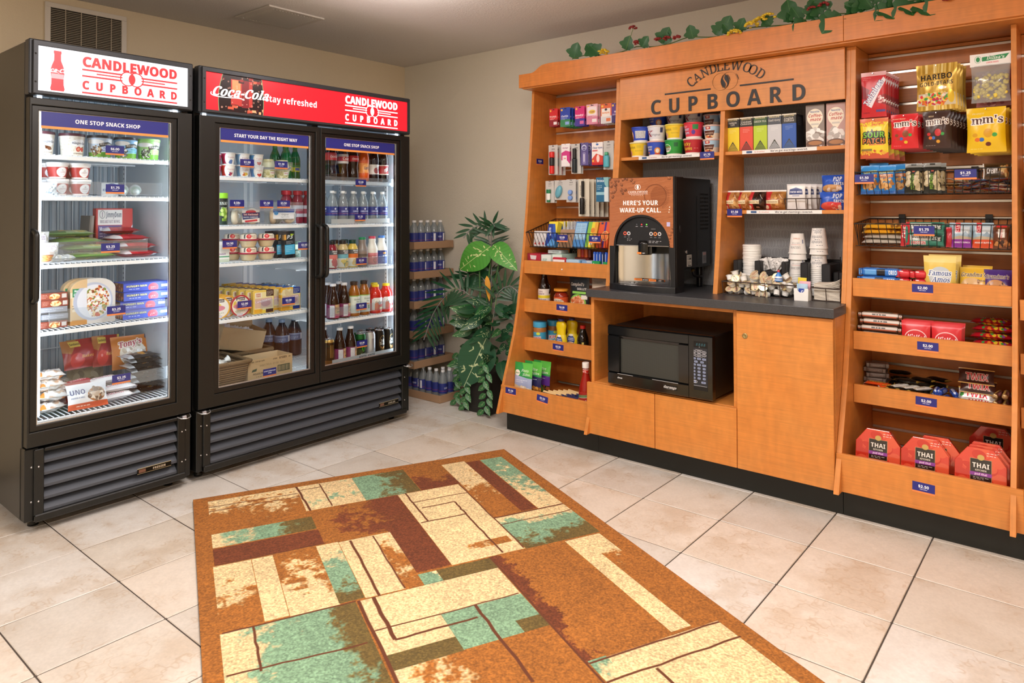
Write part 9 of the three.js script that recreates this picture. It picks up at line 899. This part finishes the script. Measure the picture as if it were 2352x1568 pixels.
const ro = cell(0.09,0.05, '#6a4030', (g) => { g.R('#c8a050', 0,0,0.16,1); g.R('#b07a8a', 0.2,0.2,0.7,0.5); g.T('#f0e0d0', 0.25,0.4,0.6,1,0.1,0.08); }), rof = mat(0xb89a70,0.25, { metalness: 0.7 }); for (let i = 0; i < 9; i++) { const t = thing('candy_roll', 'brown chocolate roll with gold foil end, ' + ['left', 'middle', 'right'][i % 3] + ' of the ' + ['bottom', 'middle', 'top'][(i / 3) | 0] + ' row', 'sweets', [3.888 + (i % 3) * 0.0225, s3 + 0.013 + ((i / 3) | 0) * 0.034 + (i % 2) * 0.004,0.22], 0.12 * ((i % 3) - 1)); part('wrapper', lathe([[0,0], [0.011,0.001], [0.011,0.088], [0,0.0885]], 14, ro, 1).rotateX(Math.PI / 2), sheetMat(ro.i, 'gloss'), t); part('foil_end', lathe([[0.0108,0.087], [0.0115,0.09], [0.009,0.094], [0.004,0.093], [0,0.095]], 10).rotateX(Math.PI / 2), rof, t); }
const th = (bg, hi) => cell(0.17,0.175, bg, (g) => { g.B(hi ? ['#e0524a', '#d8402f', '#f0785a'] : ['#d8402f', '#c8301f', '#e05a3a'], 0.5,0.4,0.5,0.5,30,0.16); g.R('#b09060', 0.30,0.22,0.42,0.46); g.R('#1c1714', 0.31,0.23,0.4,0.44); g.E('#c8a85a', 0.51,0.19,0.07,0.06); g.X('THAI', 0.51,0.36,0.14, '#f4efe8', { fit: 0.34 }); g.X('KITCHEN', 0.51,0.455,0.05, '#e9e2d8', { fit: 0.26 }); g.R('#8a2f9a', 0.30,0.5,0.42,0.075); g.X('pad thai', 0.51,0.535,0.06, '#f0dff4', { fit: 0.24 }); g.T('#d8cfc4', 0.36,0.61,0.3,2,0.03,0.01); g.T('#f0dfd8', 0.62,0.08,0.3,2,0.05,0.014); g.P('#3a2a3a', 0.16,0.72,0.86,0.76,0.8,1,0.2,1); g.B(['#f0e0b8', '#e0c890', '#f6eccf', '#d8b878', '#7a9a4a'], 0.5,0.86,0.32,0.12,70,0.045,0.4); }, 1200);
const tA = th('#d8432f', 0), thG = (() => { const w = 0.17, h = 0.178, c = 0.042, s = new THREE.Shape([[-w / 2,0], [w / 2,0], [w / 2, h - c * 1.35], [w / 2 - c, h], [-w / 2 + c, h], [-w / 2, h - c * 1.35]].map((p) => new THREE.Vector2(...p))), g = new THREE.ExtrudeGeometry(s, { depth: 0.032, bevelEnabled: true, bevelThickness: 0.002, bevelSize: 0.002, bevelSegments: 2, bevelOffset: -0.002 }), p = g.attributes.position, n = g.attributes.normal, a = g.attributes.uv; for (let i = 0; i < p.count; i++) { const e = Math.abs(n.getZ(i)) < 0.6; a.setXY(i, cu(tA, e ? 0.02 : Math.min(0.99, Math.max(0.01, p.getX(i) / w + 0.5))), cv(tA, e ? 0.6 : Math.min(0.99, Math.max(0.01, p.getY(i) / h)))); } return g; })();
const gl = new THREE.MeshPhysicalMaterial({ map: sheets[tA.i].tex, roughness: 0.2, clearcoat: 1, clearcoatRoughness: 0.06, metalness: 0.15 });
const thai = (l, x, z, turn, lean) => { const m = solo('noodle_carton', thG, gl, l, 'noodle carton', [x, BIN_Y + 0.001, z], turn); m.rotation.set(lean, turn, 0, 'YXZ'); return m; };
thai('red octagonal noodle carton, left one at the front of the bin', 3.478,0.45,0.02,-0.16); thai('red octagonal noodle carton, middle one at the front of the bin', 3.652,0.455,0.03,-0.16); thai('red octagonal noodle carton just behind the middle front one', 3.685,0.405,0.06,-0.16); thai('red octagonal noodle carton, right one shining in front', 3.842,0.465,0.02,-0.20); thai('red octagonal noodle carton behind the shining one', 3.848,0.42,0.03,-0.2); thai('red octagonal noodle carton third behind the shining one', 3.853,0.375,0.02,-0.2); thai('red octagonal noodle carton in the shade at the back of the bin', 3.85,0.10,0,-0.12).position.y += 0.0;
priceTag('$2.00', 'on the shelf of the biscuits', 3.634,0.947,0.3605); priceTag('$2.00', 'on the shelf of the wafer bars', 3.651,0.706,0.3605); priceTag('$2.00', 'on the shelf of the caramel bars', 3.642,0.474,0.3605,0, { rz: -0.02 }); priceTag('$2.50', 'on the bin of noodle cartons', 3.662,0.183,0.5625,0, { rz: -0.02 });
bag('chip_bag', 'green crisp bag at the right picture edge', 'snack', 0.14,0.2,0.05, cell(0.14,0.2, '#2a8a3c', (g) => { g.E('#e0c04a', 0.3,0.6,0.3,0.2); g.R('#e9e4da', 0,0,1,0.1); }), 4.05,1.02,0.29,0, { seed: 760 }); bag('chip_bag', 'blue crisp bag at the right picture edge', 'snack', 0.14,0.13,0.05, pl, 4.05,1.372,0.26,0, { seed: 761 }); wireBasket('wire_basket', 'black wire basket at the right picture edge', 3.985,4.70,1.372,1.46,0.035,0.30, blackWire, 0.034, { back: 1.475, zff: 0.285 });
const yc = cell(0.1,0.06, '#e9e9ee', (g) => { g.R('#c02a38', 0,0,1,0.3); g.R('#3a5ab0', 0,0.7,1,0.1); }); for (let i = 0; i < 4; i++) pos(tub('soup_cup', 'white soup cup with red rim at the right edge, ' + ['lower left', 'lower right', 'upper left', 'upper right'][i], 'soup cup', 0.034,0.045,0.07, yc, 0xc8303c), 4.03 + (i % 2) * 0.095,0.888 + (i > 1 ? 0.0705 : 0), 0.27,0); for (let i = 0; i < 3; i++) box('snack_box', 'red snack box at the right edge, ' + ORD[i] + ' in the row', 'snack', 0.09,0.14,0.06, cell(0.09,0.14, '#c02030', (g) => { g.R('#f0d040', 0.1,0.2,0.8,0.3); }), 4.04 + i * 0.095, BIN_Y + 0.001,0.46,0); bag('chip_bag', 'green crisp bag on its own at the right edge above the soup cups', 'snack', 0.12,0.17,0.05, cell(0.12,0.17, '#1f8f5a', (g) => { g.E('#d8c890', 0.4,0.7,0.2,0.2); }), 4.04,1.19,0.10,0, { seed: 763 });
}
{ // patterned rug, turned on the floor
const S=560,W=Math.round(1.538*S),H=Math.round(2.3*S),k=canvas(W,H),g=k.getContext('2d'),q=rng(9),cr=[226,198,148],br=[158,98,40],rb=[112,58,32],gn=[126,160,128],ol=[104,86,44],px=new Float32Array(W*H*3);
const n=noiseField(W,H,3,[[14,20,1],[60,90,.8],[200,300,.5]]),n2=noiseField(W,H,8,[[260,400,1],[400,600,1]]);
const B=[[0,1.54,0,2.3,br,br,0],[.06,.44,.055,.36,cr,br,1],[.44,.955,.055,.345,cr,gn,2],[.7,.955,.055,.345,gn,ol,2],[.96,1.15,.06,.345,br,rb,1],[1.15,1.275,.08,.75,cr,br,1],[1.275,1.35,.1,.75,rb,rb,0],[1.355,1.475,.1,.76,gn,cr,1],[.06,.44,.36,.41,br,br,0],[.06,.25,.41,.535,cr,gn,2],[.25,.45,.41,.535,gn,ol,2],[.06,.46,.545,.68,rb,rb,0],[.455,.84,.35,.68,br,rb,2],[.706,.84,.6,1.05,rb,rb,0],[.843,1.14,.35,1.055,cr,cr,0],[.9,1.12,.93,.98,cr,br,2],[1.143,1.475,.765,.9,cr,gn,1],[1.143,1.475,.87,1.06,gn,ol,1],[.055,.183,.69,1.13,cr,br,1],[.186,.26,.69,1.13,cr,cr,0],[.263,.42,.69,1.135,br,cr,1],[.42,.503,.69,.93,cr,gn,1],[.42,.503,.92,1.13,gn,ol,1],[.507,.643,.695,1.135,cr,cr,0],[.644,.71,.695,1.135,cr,br,1],[.71,.8,1.066,1.142,gn,cr,2],[.78,.99,1.066,1.142,ol,ol,0],[.48,.985,1.144,1.47,cr,cr,0],[.7,.985,1.335,1.535,gn,gn,0],[.9,.99,1.47,1.535,ol,ol,0],[.48,.7,1.465,1.54,ol,ol,0],[.055,.3,1.144,1.6,cr,gn,2],[.3,.468,1.144,2.2,gn,ol,2],[.055,.3,1.6,2.2,cr,gn,2],[.993,1.07,1.062,1.75,rb,br,2],[1.07,1.305,1.062,1.75,br,br,0],[1.307,1.382,1.073,1.73,cr,cr,0],[1.383,1.464,1.073,1.42,cr,br,1],[.486,.7,1.54,2.2,cr,br,2],[.7,.99,1.54,2.2,br,br,0],[1,1.475,1.745,2.2,cr,cr,0],[1,1.06,1.74,1.83,gn,cr,1]];
for(const[s0,s1,t0,t1,a,b,m]of B)for(let y=t0*S|0;y<Math.min(H,t1*S);y++)for(let x=s0*S|0;x<Math.min(W,s1*S);x++){const i=y*W+x,jx=x+(n2[i]-.5)*12,u=(jx/S-s0)/(s1-s0),v=(y/S-t0)/(t1-t0),w=m===1?v:u,t=m?Math.min(1,Math.max(0,(w-.5+(n[i]-.5)*1.5)*4+.5)):0;for(let c=0;c<3;c++)px[i*3+c]=a[c]+(b[c]-a[c])*t;}
const im=g.createImageData(W,H);for(let i=0;i<W*H;i++){const f=.72+.5*n2[i]+.16*(n[i]-.5);for(let c=0;c<3;c++)im.data[4*i+c]=px[3*i+c]*f;im.data[4*i+3]=255;}g.putImageData(im,0,0);
g.strokeStyle='rgb(96,52,30)';for(const[a,b,c,d,w]of[[.06,.12,.44,.13,3],[.06,.17,.44,.17,3],[.44,.1,.55,.1,3],[.545,.06,.55,.34,3],[.44,.05,.455,.35,5],[.88,.35,.88,.67,4],[.88,.46,1.14,.46,3],[.9,.53,1.05,.53,4],[1.05,.53,1.05,.67,4],[.85,.67,1.05,.67,4],[1.05,.67,1.05,1.05,4],[1.14,.35,1.14,1.05,3],[1.14,.76,1.475,.76,5],[1.14,.83,1.475,.83,3],[.55,.7,.55,1.14,5],[.64,.7,.64,1.13,3],[.53,1.14,.53,1.4,7],[.53,1.4,.8,1.4,5],[.48,1.33,.98,1.33,3],[.82,1.33,.82,1.75,6],[.48,1.14,.48,2.2,6],[.06,1.14,.47,1.14,4],[.06,1.36,.45,1.38,4],[.15,1.14,.15,1.38,4],[.99,1.06,.99,2.2,4],[1,1.75,1.475,1.75,4],[1,1.84,1.48,1.84,4],[1.16,1.85,1.16,2.2,5],[.06,.68,.46,.68,3]]){g.lineWidth=w;g.beginPath();g.moveTo(a*S,b*S);for(let i=1;i<9;i++)g.lineTo((a+(c-a)*i/8)*S+(q()-.5)*3,(b+(d-b)*i/8)*S+(q()-.5)*3);g.stroke();}
const t=tex(k),G=new THREE.PlaneGeometry(1.538,2.3,60,80).rotateX(-Math.PI/2).translate(.769,.011,1.15),r=thing('rug','brown, cream and green patchwork rug lying askew on the tiled floor','rug',[1.057,0,2.209],1.1331);
part('pile',G,new THREE.MeshStandardMaterial({map:t,roughness:1,bumpMap:t,bumpScale:.004}),r);part('binding',merge([board(0,.0006,0,1.538,.0105,.006),board(0,.0006,0,.006,.0105,2.3),board(1.532,.0006,0,1.538,.0105,2.3),board(.006,.0006,2.294,1.532,.0105,2.3)]),mat(0x5a4632,.9),r);
}
{ // water packs in the corner
const film=clearPlastic,kr=mat(0xa58466,.85),wl=cell(.12,.062,'#2f3a86',g=>{g.R('#6a3a78',0,.72,1,.1);g.X('CANDLEWOOD',.5,.5,.24,'#eef0fa',{s:1,fit:.5});g.R('#e6e8f2',.84,.1,.14,.8);});
const b0=bottle('water_bottle','x','bottle',.032,.195,'water',waterM,[[wl,.2,.55,.6]],[0xeef0f2,.42,.925]);let f=1;
for(let L=0;L<6;L++){const low=L<1,cx=low?.55:.42,cz=low?.24:.215,w=low?.44:.27,d=low?.27:.39,y=L*.207;const t=thing('water_tray','cardboard tray of water bottles in the corner, '+['lowest','second','third','fourth','fifth','topmost'][L]+' of the stack','tray',[cx,y+.0012,cz],0);
part('tray_base',board(-w/2,0,-d/2,w/2,.004,d/2),kr,t);part('tray_side',merge([board(-w/2,.004,d/2-.004,w/2,.052,d/2),board(-w/2,.004,-d/2,w/2,.052,-d/2+.004),board(-w/2,.004,-d/2+.004,-w/2+.004,.052,d/2-.004),board(w/2-.004,.004,-d/2+.004,w/2,.052,d/2-.004)]),kr,t);
const nx=Math.floor((w-.01)/.066),nz=Math.floor((d-.01)/.066);for(let i=0;i<nx;i++)for(let j=0;j<nz;j++){if(i<nx-2&&j<nz-1)continue;const o=f?b0:b0.clone();if(!f){o.name=numbered('water_bottle');o.userData={...b0.userData};scene.add(o);}f=0;o.userData.label='water bottle standing in the '+['lowest','second','third','fourth','fifth','topmost'][L]+' tray, '+ORD[i]+' column, '+ORD[j]+' row from the wall';pos(o,cx-w/2+.037+i*.066,y+.006,cz-d/2+.037+j*.066,1+i+j*.7);}}
}
const leafTex=(bg,v,l)=>cell(.1,.2,bg,g=>{g.B(v?[l,l,bg]:[bg],.5,.5,.3,.42,v,.035,.3);g.L(l,.008,.5,0,.5,1);for(let i=0;i<9;i++){g.L('rgba(20,60,30,.35)',.006,.5,.95-i*.1,.02,.8-i*.1);g.L('rgba(20,60,30,.35)',.006,.5,.95-i*.1,.98,.8-i*.1);}},1400);
const LT={lt:leafTex('#4f9a3a',26,'#d8e0a0'),dk:leafTex('#1d4a2e',0,'#4a7a4a'),vr:leafTex('#1f5236',34,'#c4d0a0'),po:leafTex('#2f6a38',10,'#dfe4b8'),iv:leafTex('#23592c',0,'#5a8a4a')};
function leafG(L,W,c,droop=.3,lob=0){const n=10,P=[],U=[],I=[];for(let i=0;i<=n;i++){const t=i/n;let w=W/2*Math.pow(Math.sin(Math.PI*Math.pow(t,.7)),.8);if(lob)w*=.72+.5*Math.abs(Math.cos(t*7.5));for(const s of[-1,-.5,0,.5,1]){P.push(s*w,L*t*(1-.1*droop*t),-droop*L*t*t+Math.abs(s)*w*.22);U.push(cu(c,.5+s*.48*(w/(W/2))),cv(c,t));}}for(let i=0;i<n;i++)for(let j=0;j<4;j++){const a=i*5+j,b=a+5;I.push(a,a+1,b,b,a+1,b+1);}const g=new THREE.BufferGeometry();g.setAttribute('position',new THREE.Float32BufferAttribute(P,3));g.setAttribute('uv',new THREE.Float32BufferAttribute(U,2));g.setIndex(I);g.computeVertexNormals();return g;}
function aim(m,p,tip,n){const y=tip.clone().sub(p).normalize(),z=n.clone().addScaledVector(y,-n.dot(y)).normalize();m.position.copy(p);m.quaternion.setFromRotationMatrix(new THREE.Matrix4().makeBasis(V(0,0,0).crossVectors(y,z),y,z));return m;}
{ // plant
const t=thing('potted_plant','large leafy tropical plant in a dark pot beside the shelves','plant'),q=rng(17),C=V(.8,.2,1),lm=c=>sheetMat(c.i,'leaf'),stem=mat(0x3f6a34,.5),lf=(c,p,tip,W,dr=.25,n=C)=>{const L=p.distanceTo(tip);aim(part('leaf',leafG(L,W,c,dr),lm(c),t),p,tip,n);};
part('pot',board(.98,.001,.17,1.22,.27,.38,.008),mat(0x1d1a17,.5),t);
const frond=(pts,len,N)=>{const cv=new THREE.CatmullRomCurve3(pts),G=[tube(pts,.004,16,5)];for(let i=0;i<N;i++)for(const s of[-1,1]){const u=.18+.8*i/N,p=cv.getPoint(u),d=cv.getTangent(u),sd=V(0,0,0).crossVectors(d,C).normalize().multiplyScalar(s),l=len*(1-.55*Math.abs(u-.45)),tip=p.clone().addScaledVector(sd,l*.75).addScaledVector(d,l*.6).add(V(0,-l*.3,0)),m=new THREE.Object3D();aim(m,p,tip,C);m.updateMatrix();G.push(leafG(l,.02,LT.dk,.1).applyMatrix4(m.matrix));}const H=merge(G);part('frond',H,lm(LT.dk),t);};
const R=V(1.1,.3,.27);frond([R,V(1.0,.72,.3),V(.86,.78,.34),V(.72,.62,.38),V(.64,.42,.4)],.2,17);frond([R,V(1.08,.8,.24),V(.95,.88,.22),V(.8,.82,.22)],.17,13);frond([R,V(1.2,.75,.28),V(1.3,.82,.26),V(1.4,.74,.25)],.15,12);frond([R,V(1.1,.9,.22),V(1.1,1.16,.22),V(1.15,1.22,.26),V(1.2,1.2,.3)],.14,11);frond([R,V(1.08,.9,.22),V(1.07,1.18,.22),V(.98,1.2,.26),V(.92,1.12,.3)],.14,11);
for(const[a,b]of[[R,V(1.12,1.04,.24)],[R,V(1.22,1.03,.26)],[R,V(1.03,.9,.26)]])part('stem',tube([a,a.clone().lerp(b,.5).add(V(-.02,.05,0)),b],.006,14,6),stem,t);
lf(LT.lt,V(1.13,1.07,.26),V(.9,.9,.36),.19);lf(LT.lt,V(1.14,1.08,.25),V(1.36,.95,.3),.14);lf(LT.dk,V(1.1,.95,.22),V(.88,.86,.26),.15);lf(LT.vr,V(1.2,.5,.38),V(1.06,.16,.46),.24,.1);lf(LT.vr,V(1.15,.7,.3),V(1.0,.52,.36),.1);
aim(part('yellow_leaf',leafG(.17,.035,cell(.03,.06,'#d8982a'),.1),sheetMat(LT.dk.i,'leaf'),t),V(1.13,.88,.3),V(1.15,.72,.3),C);t.children[t.children.length-1].material=new THREE.MeshStandardMaterial({color:0xd8982a,roughness:.5,side:THREE.DoubleSide});
for(let i=0;i<85;i++){const a=q()*6.3,r=.05+q()*.17,p=V(1.12+r*Math.cos(a),.28+q()*.42,.28+r*.45*Math.sin(a)),l=.07+q()*.08;lf([LT.po,LT.vr,LT.dk,LT.dk][i%4],p,p.clone().add(V(Math.cos(a)*l,(q()-.55)*l,Math.abs(Math.sin(a))*l+.02)),l*.5);}
for(const[x,z]of[[.93,.36],[1.03,.41],[1.22,.42]])for(let i=0;i<13;i++){const p=V(x+(q()-.5)*.05,.36-i*.026,z),s=i%2?1:-1;lf(LT.po,p,p.clone().add(V(s*.05,-.045,.02)),.035);}
}
{ // garland on the fascia
const t=thing('flower_garland','artificial ivy garland with yellow and red flowers along the fascia top','garland'),q=rng(5),C=V(.3,.2,1),vine=[];for(let i=0;i<=20;i++)vine.push(V(1.84+i*.105,2.195+.012*Math.sin(i*2),.33+.01*Math.cos(i)));part('vine',tube(vine,.003,90,5),mat(0x4f6a30,.6),t);
const K=[1.85,2,2.03,2.2,2.3,2.42,2.44,2.6,2.72,2.76,2.8,2.84,3,3.1];for(let i=0;i<30;i++)K.push(3.12+i*.022);
for(const x of K){const p=V(x,2.195,.335),a=(q()-.5)*2,L=.06+q()*.05;aim(part('leaf',leafG(L,L*.95,LT.iv,.2,1),sheetMat(LT.iv.i,'leaf'),t),p,p.clone().add(V(Math.sin(a)*L,L*(x>3.1&&q()<.4?-.5:.8),.03)),C);}
const fl=(x,y,z,r,m,n,N)=>{const G=[];for(let i=0;i<N;i++){const a=q()*6.3,b=q()*1.5;G.push(new THREE.SphereGeometry(.008,6,5).scale(1,.6,1).translate(x+r*Math.cos(a)*Math.cos(b),y+r*.7*Math.sin(b),z+r*Math.sin(a)*Math.cos(b)));}part(n,merge(G),m,t);};
const ye=mat(0xe6c83a,.6),re=mat(0x8f2a2c,.6);for(const[x,y]of[[2.07,2.19],[2.83,2.175],[2.96,2.215],[2.92,2.2],[3.0,2.225]])fl(x,y,.365,.032,ye,'yellow_flower',28);for(const[x,y]of[[2.26,2.3],[2.28,2.215],[2.41,2.21],[2.46,2.21],[2.52,2.205],[3.2,2.23],[3.25,2.24],[3.74,2.165]])fl(x,y,.36,.02,re,'red_flower',14);part('stem',rod(V(2.2,2.19,.34),V(2.26,2.3,.36),.0015),mat(0x6a8a4a,.6),t);
}
// ================================================================ hand the scene over
for (const o of scene.children) { let w = (o.userData.label || '').split(' '); for (const d of ['the', 'a', 'standing', 'lying', 'the', 'the', 'one', 'small', 'in']) { if (w.length <= 16) break; const i = w.indexOf(d); if (i > 0) w.splice(i, 1); } if (w.length > 1) o.userData.label = w.join(' '); }
scene.traverse((o) => { if (o.isMesh) { o.castShadow = true; o.receiveShadow = true; } });
renderer.render(scene, camera);
